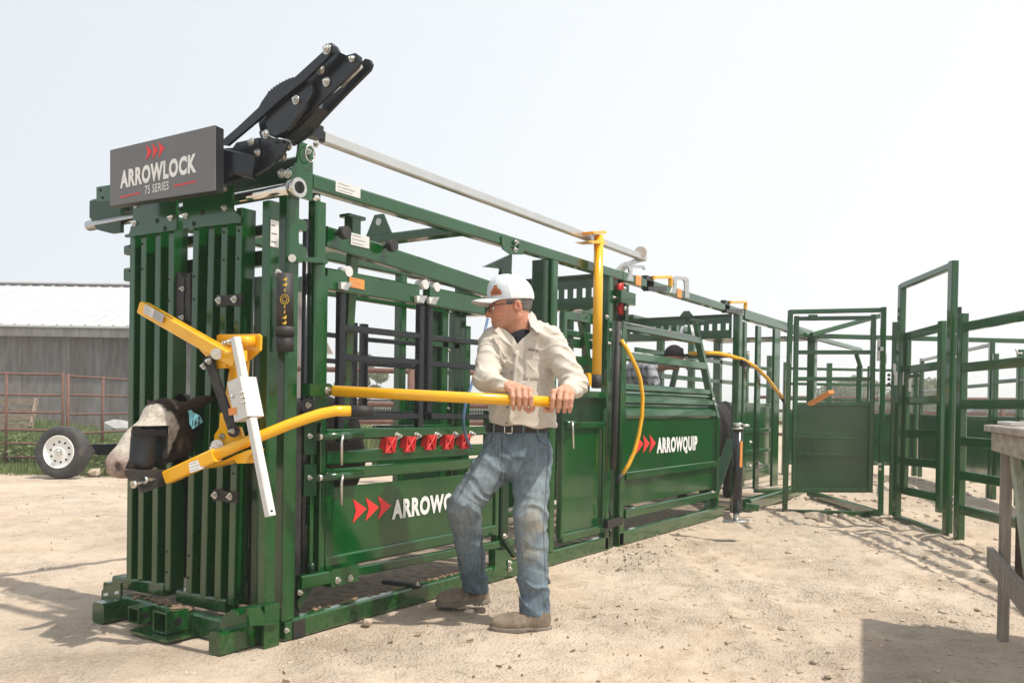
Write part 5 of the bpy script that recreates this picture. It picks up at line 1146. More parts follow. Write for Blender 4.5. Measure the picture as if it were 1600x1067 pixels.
# ================================================================== wooden work table at the right
WOOD = weathered_wood('weathered_wood', (0.31, 0.275, 0.24), (0.17, 0.145, 0.125), (9, 9, 1.2))
WOODL = weathered_wood('pale_wood', (0.43, 0.385, 0.325), (0.27, 0.235, 0.195), (2, 9, 9))
WOODG = weathered_wood('greenish_wood', (0.40, 0.44, 0.34), (0.30, 0.31, 0.24), (6, 6, 2))
PLY = weathered_wood('dark_plywood', (0.10, 0.075, 0.058), (0.045, 0.032, 0.025), (1.5, 3, 14))
TT = Vector((-0.982, -0.19, 0)); EE = Vector((0.17, -0.985, 0))
A_ = Vector((2.072, -2.53, 0))
def tp(a, b, z): return A_ + TT * a + EE * b + Vector((0, 0, z))
table = thing('work_table', 'rough weathered wooden work table at the right edge', 'table', (2.0, -2.6, 0))
for k in range(6):
    w = 0.125; mb = MB(); z = 0.995 + 0.004 * ((k * 7) % 3 - 1)
    mb.bar(tp(-0.02 + 0.02 * ((k * 5) % 3), 0.0 + w * (k + 0.5), z), tp(2.3, w * (k + 0.5) + 0.004, z), w * 0.96, 0.032); part(table, 'top_plank', WOODL, mb)
for a0, b0, a1, b1 in ((0.05, 0.045, 2.2, 0.045), (0.05, 0.70, 2.2, 0.70), (0.05, 0.06, 0.05, 0.69), (2.2, 0.06, 2.2, 0.69)):
    mb = MB(); mb.bar(tp(a0, b0, 0.93), tp(a1, b1, 0.93), 0.035, 0.09); part(table, 'apron', WOODL, mb)
for a, b in ((0.10, 0.085), (0.10, 0.66), (2.1, 0.085), (2.1, 0.66)):
    mb = MB(); p = tp(a, b, 0); mb.bar(p, p + Vector((0, 0, 0.975)), 0.042, 0.085, TT); part(table, 'leg', WOOD, mb)
mb = MB(); mb.bar(tp(-0.06, 0.045, 0.36), tp(2.2, 0.045, 0.345), 0.03, 0.105); part(table, 'lower_rail', WOOD, mb)
mb = MB(); mb.bar(tp(0.20, 0.10, 0.90), tp(0.75, 0.10, 0.30), 0.03, 0.075); part(table, 'brace', WOODG, mb, label='pale green painted diagonal brace')
mb = MB(); mb.bar(tp(0.09, 0.13, 0.42), tp(0.09, 0.68, 0.42), 0.02, 0.34); part(table, 'end_board', PLY, mb)
RED = mat('red_cloth', (0.42, 0.03, 0.05), 0.8, var=0.3, vscale=30)
mb = MB(); mb.bar(tp(0.26, 0.30, 1.025), tp(0.40, 0.34, 1.03), 0.16, 0.03); solo('cloth', RED, mb, 'folded dark red cloth lying on the wooden work table', 'cloth', tp(0.3, 0.3, 1.011))
mb = MB(); mb.bar(tp(0.10, 0.16, 1.021), tp(0.62, 0.24, 1.022), 0.05, 0.02); solo('wood_slat', WOODL, mb, 'thin pale slat of wood lying across the work table', 'wood', tp(0.2, 0.2, 1.011))
mb = MB(); mb.bar(tp(0.14, 0.07, 1.019), tp(0.46, 0.08, 1.019), 0.06, 0.014); solo('paper', LABEL, mb, 'creased white paper lying on the near edge of the work table', 'paper', tp(0.2, 0.08, 1.011))

# ================================================================== grey timber barn
barn = thing('barn', 'grey weathered board barn with a white metal roof behind the pipe fence', 'barn', (9.421, 18.771, 0.012))
BW = weathered_wood('barn_board', (0.20, 0.195, 0.195), (0.125, 0.118, 0.116), (2.5, 2.5, 0.5))
BW2 = weathered_wood('barn_board_pale', (0.24, 0.23, 0.225), (0.15, 0.14, 0.135), (2.5, 2.5, 0.5))
BW3 = weathered_wood('barn_board_brown', (0.19, 0.17, 0.16), (0.12, 0.108, 0.10), (2.5, 2.5, 0.5))
ROOF = mat('white_metal_roof', (0.56, 0.57, 0.58), 0.5, var=0.12, vscale=1.5)
b0, b1 = Vector((5.543, 24.662, -0.129)), Vector((11.874, 15.044, 0.047)); b0.z = b1.z = 0
bd = (b1 - b0).normalized(); bn = Vector((-bd.y, bd.x, 0))
if bn.dot(Vector((0.835, 0.55, 0))) < 0: bn = -bn
Lb = (b1 - b0).length; nb = 56; rg = np.random.default_rng(21)
cache = {}
for k in range(nb):
    w = Lb / nb; p = b0 + bd * (w * (k + 0.5)) - bn * (0.012 * rg.random())
    m = (BW, BW, BW2, BW3, BW)[int(rg.integers(0, 5))]
    ob = None
    if m.name not in cache:
        mb = MB(); mb.bar(p, p + Vector((0, 0, 2.85)), 0.03, w * 0.985, bd, 0.1); ob = part(barn, 'board', m, mb); cache[m.name] = (ob.data, p.copy())
    else:
        me, q = cache[m.name]; ob = mesh_obj('board', me, None, barn); ob.location = p - q
mb = MB(); mb.bar(b0 + Vector((0, 0, 1.42)) + bn * 0.06, b1 + Vector((0, 0, 1.42)) + bn * 0.06, 0.04, 2.84); part(barn, 'inner_wall', BW3, mb)
mb = MB(); mb.bar(b0 - bd * .3 - bn * .28 + Vector((0, 0, 2.75)), b1 + bd * .3 - bn * .28 + Vector((0, 0, 2.75)), 0.04, 0.22); part(barn, 'fascia', BW2, mb)
re0, re1 = b0 - bd * .3 - bn * .32 + Vector((0, 0, 2.88)), b1 + bd * .3 - bn * .32 + Vector((0, 0, 2.88)); up_ = bn * 5.4 + Vector((0, 0, 1.72))
mb = MB(); mb.prism([re0, re1, re1 + up_, re0 + up_], (0, 0, 0.05)); mb.prism([re0 + up_, re1 + up_, re1 + up_ + bn * 5 + Vector((0, 0, -1.7)), re0 + up_ + bn * 5 + Vector((0, 0, -1.7))], (0, 0, 0.05)); roof = part(barn, 'roof', ROOF, mb)
nr = 34
for k in range(nr):
    p = re0.lerp(re1, (k + .5) / nr) + Vector((0, 0, 0.065)); mb = MB(); mb.bar(p, p + up_, 0.05, 0.03, (0, 0, 1)); part(roof, 'roof_rib', ROOF, mb)
mb = MB(); mb.bar(re0 + up_ + Vector((0, 0, .1)), re1 + up_ + Vector((0, 0, .1)), 0.5, 0.06); part(roof, 'ridge_cap', ROOF, mb)
for s in (b0, b1):
    mb = MB(); mb.prism([s, s + bn * 10, s + bn * 10 + Vector((0, 0, 2.9)), s + bn * 5.1 + Vector((0, 0, 4.5)), s + Vector((0, 0, 2.85))], bd * 0.04); part(barn, 'end_wall', BW3, mb)
# pale stone slab leaning at the barn foot
mb = MB(); rg = np.random.default_rng(77); rock_mesh(mb, (8.711, 15.302, 0.440), 0.32, rg); rock_mesh(mb, (8.752, 15.240, 0.237), 0.30, rg)
solo('feed_sack', mat('white_sack', (0.42, 0.42, 0.41), 0.8, var=0.3, vscale=10), mb, 'crumpled white sack lying at the foot of the barn wall', 'sack', (8.713, 15.300, 0.207))

# pallet leaning against the barn side of the fence
pal = thing('pallet', 'old wooden pallet leaning upright behind the pipe fence', 'pallet', (5.379, 13.090, 0.285))
PW = weathered_wood('pallet_wood', (0.34, 0.27, 0.20), (0.20, 0.155, 0.115), (2, 2, 6))
for a, b, h in (((5.109, 14.045, 0.977), (5.744, 13.081, 1.006), 0.11), ((5.013, 13.828, 0.676), (5.614, 12.915, 0.727), 0.12), ((4.964, 13.719, 0.528), (5.536, 12.851, 0.590), 0.12), ((5.159, 14.151, 0.822), (5.746, 13.260, 0.850), 0.05)):
    mb = MB(); mb.bar(a, b, 0.025, h); part(pal, 'slat', PW, mb)
for a, b in (((5.764, 13.142, 1.053), (5.524, 12.870, 0.543)), ((5.497, 13.638, 1.021), (5.321, 13.360, 0.510)), ((5.171, 14.133, 1.012), (5.014, 13.826, 0.501))):
    mb = MB(); mb.bar(a, b, 0.09, 0.04, bd); part(pal, 'stringer', PW, mb)

# ================================================================== rusty pipe fences
def pipe_fence(label, pts, zs, r, posts, post_r, group='rusty pipe fences', post_h=None):
    o = thing('pipe_fence', label, 'fence', (pts[0][0], pts[0][1], 0), group)
    a, b = Vector((pts[0][0], pts[0][1], 0)), Vector((pts[1][0], pts[1][1], 0))
    for z in zs:
        mb = MB(); mb.cyl(a + Vector((0, 0, z)), b + Vector((0, 0, z)), r, 8); part(o, 'rail', RUST, mb)
    for t in posts:
        p = a.lerp(b, t); mb = MB(); mb.cyl(p, p + Vector((0, 0, (post_h or max(zs) + 0.03))), post_r, 8); part(o, 'post', RUST, mb)
    return o
pipe_fence('rusty tube gate panel in the weeds left of the spare wheel', ((2.769, 11.780, -0.118), (4.361, 9.725, -0.095)), (1.43, 1.12, 0.86, 0.60, 0.40, 0.20), 0.018, (0.0, 0.34, 0.69, 1.0), 0.022)
pipe_fence('rusty tube panel in front of the barn right of the double post', ((4.403, 9.661, -0.094), (6.873, 11.002, -0.262)), (1.41, 1.13, 0.84, 0.55, 0.30), 0.017, (0.0, 0.33, 0.64, 1.0), 0.024)
pipe_fence('rusty pipe fence seen through the squeeze chute', ((4.879, 5.665, -0.014), (7.049, 3.459, -0.024)), (1.50, 1.06, 0.83), 0.035, (0.05, 0.555, 1.0), 0.05)
pipe_fence('rusty pipe fence far behind the holding tub', ((21.141, 4.604, 0.353), (22.214, -2.482, 0.397)), (1.42, 1.05, 0.72, 0.4), 0.045, (0.0, 0.28, 0.5, 0.66, 0.84, 1.0), 0.06)
pipe_fence('low rusty rail behind the sheeted tub panels', ((17.910, 2.239, 0.939), (17.475, -2.557, 0.840)), (0.88, 0.78), 0.05, (0.0, 0.4, 0.8, 1.0), 0.05)
pk = thing('bar_fence', 'far black fence of thin upright bars behind the squeeze chute', 'fence', (12.503, 10.452, 0.521))
p0, p1 = Vector((10.944, 12.819, 0.597)), Vector((14.477, 8.363, 0.674)); p0.z = p1.z = 0
mb = MB()
for k in range(150):
    p = p0.lerp(p1, k / 149); mb.vbar(p.x, p.y, 0.62, 1.16, 0.022, 0.022)
part(pk, 'upright_bars', BLACK, mb, kind='stuff')
for z in (0.62, 0.92, 1.16):
    mb = MB(); mb.bar(p0 + Vector((0, 0, z)), p1 + Vector((0, 0, z)), 0.03, 0.035); part(pk, 'rail', BLACK, mb)
for t in (0, 0.25, 0.5, 0.75, 1):
    p = p0.lerp(p1, t); mb = MB(); mb.vbar(p.x, p.y, 0, 1.2, 0.05, 0.05); part(pk, 'post', BLACK, mb)

# ================================================================== spare wheel
wheel = thing('spare_wheel', 'trailer wheel with black tyre and white ten hole rim standing in the grass', 'wheel', (3.697, 8.479, 0.009))
wc = Vector((3.690, 8.490, 0.362)); wc.z = 0.352
back = Vector((0.5499, -0.8352, 0)) * 0.42 + Vector((0.835, 0.55, 0)) * -0.9
wn_ = Vector((-0.5499 * 0.12 - 0.835 * 1.0, 0.8352 * 0.12 - 0.55, 0.07)).normalized()
wa = wn_.cross(Vector((0, 0, 1))).normalized(); wb = wa.cross(wn_).normalized()
def lathe(parent, name, m, prof, n=40):
    rings = []
    for r, h in prof:
        rings.append([wc + wn_ * h + (wa * math.cos(q) + wb * math.sin(q)) * r for q in [2 * math.pi * k / n for k in range(n)]])
    mb = MB(); mb.loft(rings, name != 'tyre', True); return part(parent, name, m, mb)
TYRE = mat('tyre_rubber', (0.035, 0.035, 0.037), 0.75, var=0.3, vscale=10, dust=(DUST, 0.25, 6))
tyre = lathe(wheel, 'tyre', TYRE, [(0.215, -0.10), (0.26, -0.115), (0.31, -0.115), (0.338, -0.10), (0.352, -0.07), (0.354, 0.0), (0.352, 0.07), (0.338, 0.10), (0.31, 0.115), (0.27, 0.118), (0.225, 0.10), (0.215, 0.085)], 56)
rim = lathe(wheel, 'rim', WHITE, [(0.222, 0.06), (0.222, 0.108), (0.210, 0.112), (0.200, 0.085), (0.185, 0.055), (0.15, 0.062), (0.10, 0.075), (0.06, 0.08), (0.055, 0.082)], 48)
lathe(rim, 'hub_cap', CHROME, [(0.048, 0.07), (0.048, 0.11), (0.042, 0.135), (0.025, 0.148), (0.004, 0.152)], 24)
for k in range(10):
    a = 2 * math.pi * (k + 0.3) / 10; p = wc + wn_ * 0.062 + (wa * math.cos(a) + wb * math.sin(a)) * 0.135
    mb = MB(); mb.cyl(p - wn_ * 0.005, p + wn_ * 0.011, 0.015, 8); part(rim, 'rim_hole', HOLE, mb)

# ================================================================== weeds and grass on the left
def leaf_mat(name, c1, c2, trans=0.3):
    m = bpy.data.materials.new(name); m.use_nodes = True
    N, L = m.node_tree.nodes, m.node_tree.links; P = N['Principled BSDF']
    geo = N.new('ShaderNodeNewGeometry')
    no = N.new('ShaderNodeTexNoise'); no.inputs['Scale'].default_value = 2.2; no.inputs['Detail'].default_value = 4
    L.new(geo.outputs['Position'], no.inputs['Vector'])
    add = N.new('ShaderNodeMath'); add.operation = 'MULTIPLY_ADD'; add.inputs[1].default_value = 0.5
    L.new(geo.outputs['Random Per Island'], add.inputs[0]); L.new(no.outputs['Fac'], add.inputs[2])
    mr = N.new('ShaderNodeMapRange'); mr.inputs[1].default_value = 0.35; mr.inputs[2].default_value = 1.1
    L.new(add.outputs[0], mr.inputs[0])
    mx = N.new('ShaderNodeMix'); mx.data_type = 'RGBA'; mx.inputs[6].default_value = (*c1, 1); mx.inputs[7].default_value = (*c2, 1)
    L.new(mr.outputs[0], mx.inputs[0]); L.new(mx.outputs[2], P.inputs['Base Color'])
    P.inputs['Roughness'].default_value = 0.6
    tr = N.new('ShaderNodeBsdfTranslucent'); L.new(mx.outputs[2], tr.inputs['Color'])
    ms = N.new('ShaderNodeMixShader'); ms.inputs[0].default_value = trans
    L.new(P.outputs[0], ms.inputs[1]); L.new(tr.outputs[0], ms.inputs[2]); L.new(ms.outputs[0], N['Material Output'].inputs['Surface'])
    return m
GRASS = leaf_mat('weed_leaf', (0.075, 0.13, 0.03), (0.20, 0.25, 0.08))
LEAF = leaf_mat('tree_leaf', (0.10, 0.14, 0.055), (0.20, 0.24, 0.11), 0.5)
def blades(name, n, place, hgt, wid, m, parent=None, seed=1, lean=0.35):
    rg = np.random.default_rng(seed); P0 = place(n, rg); n = len(P0)
    a = rg.random(n) * 6.283; l = rg.random(n) * lean
    h = hgt(P0, rg); w = wid * (0.6 + 0.8 * rg.random(n))
    d = np.stack([np.cos(a), np.sin(a), 0 * a], 1); s = np.stack([-np.sin(a), np.cos(a), 0 * a], 1)
    z = np.array([0, 0, 1.0])
    p1 = P0 + z * (h * 0.55)[:, None] + d * (h * l * 0.35)[:, None]; p2 = P0 + z * h[:, None] * (1 - 0.3 * l)[:, None] + d * (h * l)[:, None]
    V = np.stack([P0 - s * (w * .5)[:, None], P0 + s * (w * .5)[:, None], p1 + s * (w * .5)[:, None], p1 - s * (w * .5)[:, None], p2], 1).reshape(-1, 3)
    i = np.arange(n) * 5
    F = [tuple(q) for q in np.stack([i, i + 1, i + 2, i + 3], 1).tolist()] + [tuple(q) for q in np.stack([i + 3, i + 2, i + 4], 1).tolist()]
    me = bpy.data.meshes.new(name); me.from_pydata(V.tolist(), [], F); me.update()
    return mesh_obj(name, me, m, parent, kind='stuff')
R2 = np.array([0.5499, -0.8352, 0]); F2 = np.array([0.8352, 0.5499, 0]); C2 = np.array([-2.6478, -2.9067, 0])
def strip(r0, r1, f0, f1, dens=None):
    def place(n, rg):
        f = f0 + (f1 - f0) * rg.random(n); r = r0 + (r1 - r0) * rg.random(n)
        P = C2 + R2 * r[:, None] + F2 * f[:, None]
        k = vnoise(P[:, 0], P[:, 1], P[:, 0] * 0, 0.9) + 0.5 * vnoise(P[:, 0], P[:, 1], P[:, 0] * 0 + 5, 2.6)
        return P[k > -0.22 - 0.5 * rg.random(n)]
    return place
def hvar(lo, hi, sc):
    def f(P, rg):
        k = np.clip(0.5 + 1.1 * vnoise(P[:, 0], P[:, 1], P[:, 0] * 0 + 2, sc), 0, 1)
        return lo + (hi - lo) * k * (0.5 + 0.5 * rg.random(len(P)))
    return f
blades('grass', 26000, strip(-11, -4.6, 11.9, 13.6), hvar(0.04, 0.22, 0.8), 0.010, GRASS, seed=3)
blades('weeds', 26000, strip(-12, -4.0, 13.1, 18.5), hvar(0.15, 0.85, 0.7), 0.020, GRASS, seed=4, lean=0.7)
blades('weeds', 9000, strip(-12, -3.0, 18.0, 21.6), hvar(0.2, 0.9, 0.6), 0.028, GRASS, seed=6, lean=0.6)

def leafy(name, n, place, hmax, ls, m, seed):
    rg = np.random.default_rng(seed); P = place(n, rg); n = len(P)
    hk = np.clip(0.45 + 1.3 * vnoise(P[:, 0], P[:, 1], P[:, 0] * 0 + 7, 0.9), 0.05, 1)
    P[:, 2] = hmax * hk * rg.random(n) ** 0.7
    a = rg.normal(size=(n, 3)); a[:, 2] *= 0.5; a /= np.linalg.norm(a, axis=1)[:, None]; b = np.cross(a, rg.normal(size=(n, 3))); b /= np.linalg.norm(b, axis=1)[:, None]
    s = (ls * (0.5 + rg.random(n)))[:, None]
    V = np.stack([P - a * s, P + b * s * .45, P + a * s, P - b * s * .45], 1).reshape(-1, 3); F = np.arange(4 * n).reshape(n, 4)
    me = bpy.data.meshes.new(name); me.from_pydata(V.tolist(), [], F.tolist()); me.update()
    return mesh_obj(name, me, m, None, kind='stuff')
leafy('weeds', 26000, strip(-11.5, -4.0, 12.6, 17.5), 0.75, 0.035, GRASS, 8)

# ================================================================== distant trees
BARK = mat('bark', (0.10, 0.075, 0.055), 0.9, var=0.4, vscale=12)
def tree(label, base, h, cw, seed, nleaf=2600, ls=0.16):
    base = Vector(base); base.z = 0
    t = thing('tree', label, 'tree', base, 'far trees'); rg = np.random.default_rng(seed)
    mb = MB(); pts = [base + Vector((0.06 * h * (rg.random() - .5) * i, 0.06 * h * (rg.random() - .5) * i, h * 0.55 * i / 4)) for i in range(5)]
    mb.tube(pts, h * 0.03, 8, True, 0.4)
    cl = []
    for k in range(14):
        a = rg.random() * 6.28; rr = cw * (0.15 + 0.42 * rg.random()); z = h * (0.35 + 0.55 * rg.random()); rr *= 1 - 0.55 * max(0, z / h - 0.6) / 0.4
        c = base + Vector((math.cos(a) * rr, math.sin(a) * rr, z)); cl.append((c, cw * (0.14 + 0.14 * rg.random())))
        s = pts[2 + int(rg.integers(0, 3))]; mb.tube([s, s.lerp(c, .5) + Vector((0, 0, -.03 * h)), c], h * 0.010, 5, True, 0.3)
    part(t, 'trunk', BARK, mb)
    V = []; F = []
    for k in range(nleaf):
        c, r = cl[int(rg.integers(0, len(cl)))]
        d = rg.normal(size=3); d /= np.linalg.norm(d); p = np.array(c) + d * r * rg.random() ** 0.45 * np.array([1, 1, 0.8])
        n1 = rg.normal(size=3); n1 /= np.linalg.norm(n1); n2 = np.cross(n1, rg.normal(size=3)); n2 /= np.linalg.norm(n2)
        s = ls * (0.6 + 0.8 * rg.random()); o = len(V)
        V += [tuple(p - n1 * s), tuple(p + n2 * s * .45), tuple(p + n1 * s), tuple(p - n2 * s * .45)]; F.append((o, o + 1, o + 2, o + 3))
    mb = MB(); mb.v = V; mb.f = F; mb.s = [False] * len(F); part(t, 'crown', LEAF, mb)
tree('slender green tree seen through the black drop bars', (25.400, 23.596, 0.808), 3.6, 1.7, 31, 4200, 0.085)
tree('rounded green tree left of the slim gate post', (55.059, 9.460, 0.554), 3.0, 3.4, 32, 7000, 0.12)
tree('low spreading tree between the slim post and the walk-through frame', (59.469, 8.217, 0.345), 3.3, 4.4, 33, 7500, 0.13)
tree('bushy green tree seen through the walk-through gate rails', (52.028, 4.971, 0.475), 3.2, 4.0, 34, 7500, 0.12)
tree('small pale tree right of the bushy one behind the gate rails', (64.143, 4.754, 0.390), 2.4, 3.4, 35, 6000, 0.12)

# ================================================================== vehicles far behind the right panel
GLASS = mat('dark_glass', (0.02, 0.025, 0.03), 0.08, spec=0.8)
def vehicle(name, label, p, col, w, l, h):
    p = Vector(p); p.z = 0
    c = thing(name, label, 'car', p, 'vehicles parked behind the pens')
    m = mat('paint_' + name, col, 0.25, coat=0.5)
    ax = Vector((0.5499, -0.8352, 0)); fw = Vector((-0.8352, -0.5499, 0))
    def q(a, b, z): return p + ax * a + fw * b + Vector((0, 0, z))
    prof = [(-l / 2, 0.35), (-l / 2, 0.95), (-l * .28, 1.0), (-l * .14, h), (l * .26, h), (l * .42, 0.98), (l / 2, 0.92), (l / 2, 0.35)]
    mb = MB(); mb.prism([q(a, -w / 2, z) for a, z in prof], fw * w); body = part(c, 'body', m, mb)
    g = [(-l * .245, 1.02), (-l * .135, h - 0.08), (l * .24, h - 0.08), (l * .36, 1.02)]
    for s, d in ((w / 2, 0.006), (-w / 2 - 0.006, 0.006)):
        mb = MB(); mb.prism([q(a, s, z) for a, z in g], fw * d); part(c, 'window', GLASS, mb)
    for a in (-l * .32, l * .32):
        for s in (-w / 2 - .02, w / 2 - .18):
            mb = MB(); mb.cyl(q(a, s, 0.34), q(a, s + 0.2, 0.34), 0.34, 16); wv = part(c, 'wheel', TYRE, mb)
            mb = MB(); mb.cyl(q(a, s - 0.005, 0.34), q(a, s + 0.205, 0.34), 0.19, 12); part(wv, 'rim', GALV, mb)
    for s in (-w * .36, w * .36):
        mb = MB(); mb.bar(q(l / 2 + .005, s, 0.78), q(l / 2 + .02, s, 0.78), 0.28, 0.16); part(c, 'headlight', LABEL, mb)
    return c
vehicle('parked_car', 'dark car far behind the panel above the table corner', (60.755, 2.626, -0.371), (0.03, 0.035, 0.05), 1.8, 3.4, 1.5)
vehicle('parked_car', 'black car farthest right behind the panel', (61.994, 0.744, -0.336), (0.015, 0.017, 0.02), 1.8, 3.2, 1.55)
vehicle('parked_car', 'small white car parked between the two dark ones', (72.834, 2.464, -0.605), (0.7, 0.72, 0.75), 1.7, 2.6, 1.25)
mb = MB(); rg = np.random.default_rng(12)
rock_mesh(mb, (0.855, -0.360, 0.022), 0.030, rg); solo('stone', STONE, mb, 'pale stone beside the sole of the rear boot', 'stone', (0.929, -0.306, 0.000))
mb = MB(); rock_mesh(mb, (0.393, -0.093, 0.020), 0.028, rg); solo('stone', STONE, mb, 'grey stone against the near base rail', 'stone', (0.452, -0.039, 0.000))
mb = MB(); rock_mesh(mb, (5.926, -0.809, 0.030), 0.09, rg); solo('stone', STONE, mb, 'large pale stone against the bottom bar of the sheeted gate', 'stone', (6.175, -0.747, 0.000))
mb = MB(); rock_mesh(mb, (4.154, 8.521, 0.050), 0.11, rg); solo('stone', STONE, mb, 'pale stone in the grass right of the spare wheel', 'stone', (4.491, 9.087, 0.000))

# ================================================================== the man pulling the lever
def xf_view(V):
    return C2[None] + V[:, :1] * R2[None] + V[:, 1:2] * F2[None] + V[:, 2:3] * np.array([[0, 0, 1.0]])
man = thing('person', 'man in white cap, cream shirt and faded jeans pulling the yellow lever with both hands', 'person', (0.826, -0.601, 0.000))
v3 = lambda *a: np.array(a, float)
SKIN = tint_mat('skin', 0.5, bump=0.45, bscale=420, sss=0.10, spec=0.35, mottling=0.17, mscale=90)
CLOTH = tint_mat('shirt_cloth', 0.85, bump=0.35, bscale=900, spec=0.2, mottling=0.05, mscale=25)
DENIM = tint_mat('denim', 0.9, bump=0.35, bscale=800, spec=0.15, stretch=(1, 1, 0.35), mottling=0.22, mscale=55)
LEATHER = tint_mat('suede_boot', 0.85, bump=0.4, bscale=300, spec=0.2, mottling=0.20, mscale=40)
CAPM = tint_mat('cap_cloth', 0.85, bump=0.3, bscale=1100, spec=0.2, mottling=0.04, mscale=60)

# joints in (right, away, up) metres of the level view
sR, eR, wR = v3(-0.106, 4.220, 1.378), v3(-0.147, 4.050, 1.187), v3(-0.037, 3.930, 1.152)
sL, eL, wL = v3(0.195, 4.200, 1.381), v3(0.305, 4.080, 1.170), v3(0.244, 3.930, 1.133)
neck0, neck1 = v3(0.033, 4.240, 1.372), v3(0.003, 4.220, 1.474)
chest, waist, hipc = v3(0.043, 4.240, 1.281), v3(0.051, 4.240, 1.012), v3(0.037, 4.240, 0.886)
hipR, kneeR, ankR = v3(-0.060, 4.240, 0.815), v3(-0.228, 4.140, 0.571), v3(-0.177, 4.400, 0.120)
hipL, kneeL, ankL = v3(0.107, 4.220, 0.818), v3(0.096, 4.080, 0.522), v3(0.129, 4.060, 0.091)
hc = v3(-0.017, 4.200, 1.550)
# head frame: faces left and a little towards the camera
hd = np.radians(8); hfx = np.array([-np.cos(hd), -np.sin(hd), -0.06]); hfx /= np.linalg.norm(hfx)
hfy = np.array([np.sin(hd), -np.cos(hd), 0.0]); hfz = np.cross(hfx, hfy); hfz = hfz if hfz[2] > 0 else -hfz
def to_head(X, Y, Z):
    a, b, c = X - hc[0], Y - hc[1], Z - hc[2]
    return a * hfx[0] + b * hfx[1] + c * hfx[2], a * hfy[0] + b * hfy[1] + c * hfy[2], a * hfz[0] + b * hfz[1] + c * hfz[2]
def from_head(p): return hc + hfx * p[0] + hfy * p[1] + hfz * p[2]
def head_sdf(X, Y, Z):
    x, y, z = to_head(X, Y, Z); ay = np.abs(y)
    d = ell(x, y, z, (-0.008, 0, 0.030), (0.100, 0.076, 0.100))
    d = smin(d, ell(x, y, z, (0.030, 0, -0.030), (0.070, 0.058, 0.085)), 0.03)
    d = smin(d, cone(x, ay, z, (0.062, 0.010, -0.097), (-0.012, 0.054, -0.058), 0.019, 0.017), 0.025)
    d = smin(d, ell(x, ay, z, (0.058, 0.036, -0.034), (0.032, 0.022, 0.028)), 0.02)
    d = smin(d, cone(x, ay, z, (0.088, 0.008, 0.010), (0.070, 0.048, 0.008), 0.011, 0.010), 0.014)
    d = smax(d, -ell(x, ay, z, (0.098, 0.032, -0.012), (0.016, 0.017, 0.011)), 0.010)
    d = smin(d, cone(x, y, z, (0.088, 0, 0.0), (0.113, 0, -0.042), 0.009, 0.0125), 0.010)
    d = smin(d, cone(x, ay, z, (0.106, 0.011, -0.046), (0.098, 0.014, -0.046), 0.0075), 0.006)
    d = smax(d, -cone(x, ay, z, (0.108, 0.007, -0.056), (0.100, 0.007, -0.050), 0.004), 0.004)
    d = smin(d, cone(x, ay, z, (0.0905, 0.0, -0.0725), (0.080, 0.020, -0.074), 0.0065, 0.004), 0.007)
    d = smin(d, cone(x, ay, z, (0.0885, 0.0, -0.0835), (0.079, 0.018, -0.081), 0.0070, 0.004), 0.007)
    d = smax(d, -cone(x, ay, z, (0.099, 0.0, -0.0775), (0.082, 0.024, -0.0775), 0.0022), 0.003)
    ear = ell(x + 0.35 * (ay - 0.075), ay, z, (-0.026, 0.078, -0.010), (0.019, 0.011, 0.031))
    ear = smax(ear, -ell(x, ay, z, (-0.020, 0.089, -0.008), (0.010, 0.008, 0.017)), 0.004)
    d = smin(d, ear, 0.008)
    return d
def body_lo(X, Y, Z):
    d = cone(X, Y, Z, neck0 - [0, 0, .03], neck1 + [0.012, 0, -.02], 0.062, 0.055)
    d = smin(d, cone(X, Y, Z, chest, waist, 0.135, 0.125, ((0, 1, 0), 0.62)), 0.05)
    d = smin(d, cone(X, Y, Z, waist, hipc, 0.125, 0.13, ((0, 1, 0), 0.65)), 0.05)
    for s, e, w in ((sR, eR, wR), (sL, eL, wL)):
        d = smin(d, cone(X, Y, Z, s, e, 0.048, 0.040), 0.03); d = smin(d, cone(X, Y, Z, e, w, 0.040, 0.027), 0.02)
    for h, k, a in ((hipR, kneeR, ankR), (hipL, kneeL, ankL)):
        d = smin(d, cone(X, Y, Z, h, k, 0.078, 0.052), 0.04); d = smin(d, cone(X, Y, Z, k, a, 0.054, 0.038), 0.03)
    return d
def neck_head(X, Y, Z):
    d = head_sdf(X, Y, Z)
    return smin(d, cone(X, Y, Z, neck0 - [0, 0, .02], from_head((-0.030, 0, -0.055)), 0.064, 0.056), 0.022)
barc = lambda u: None
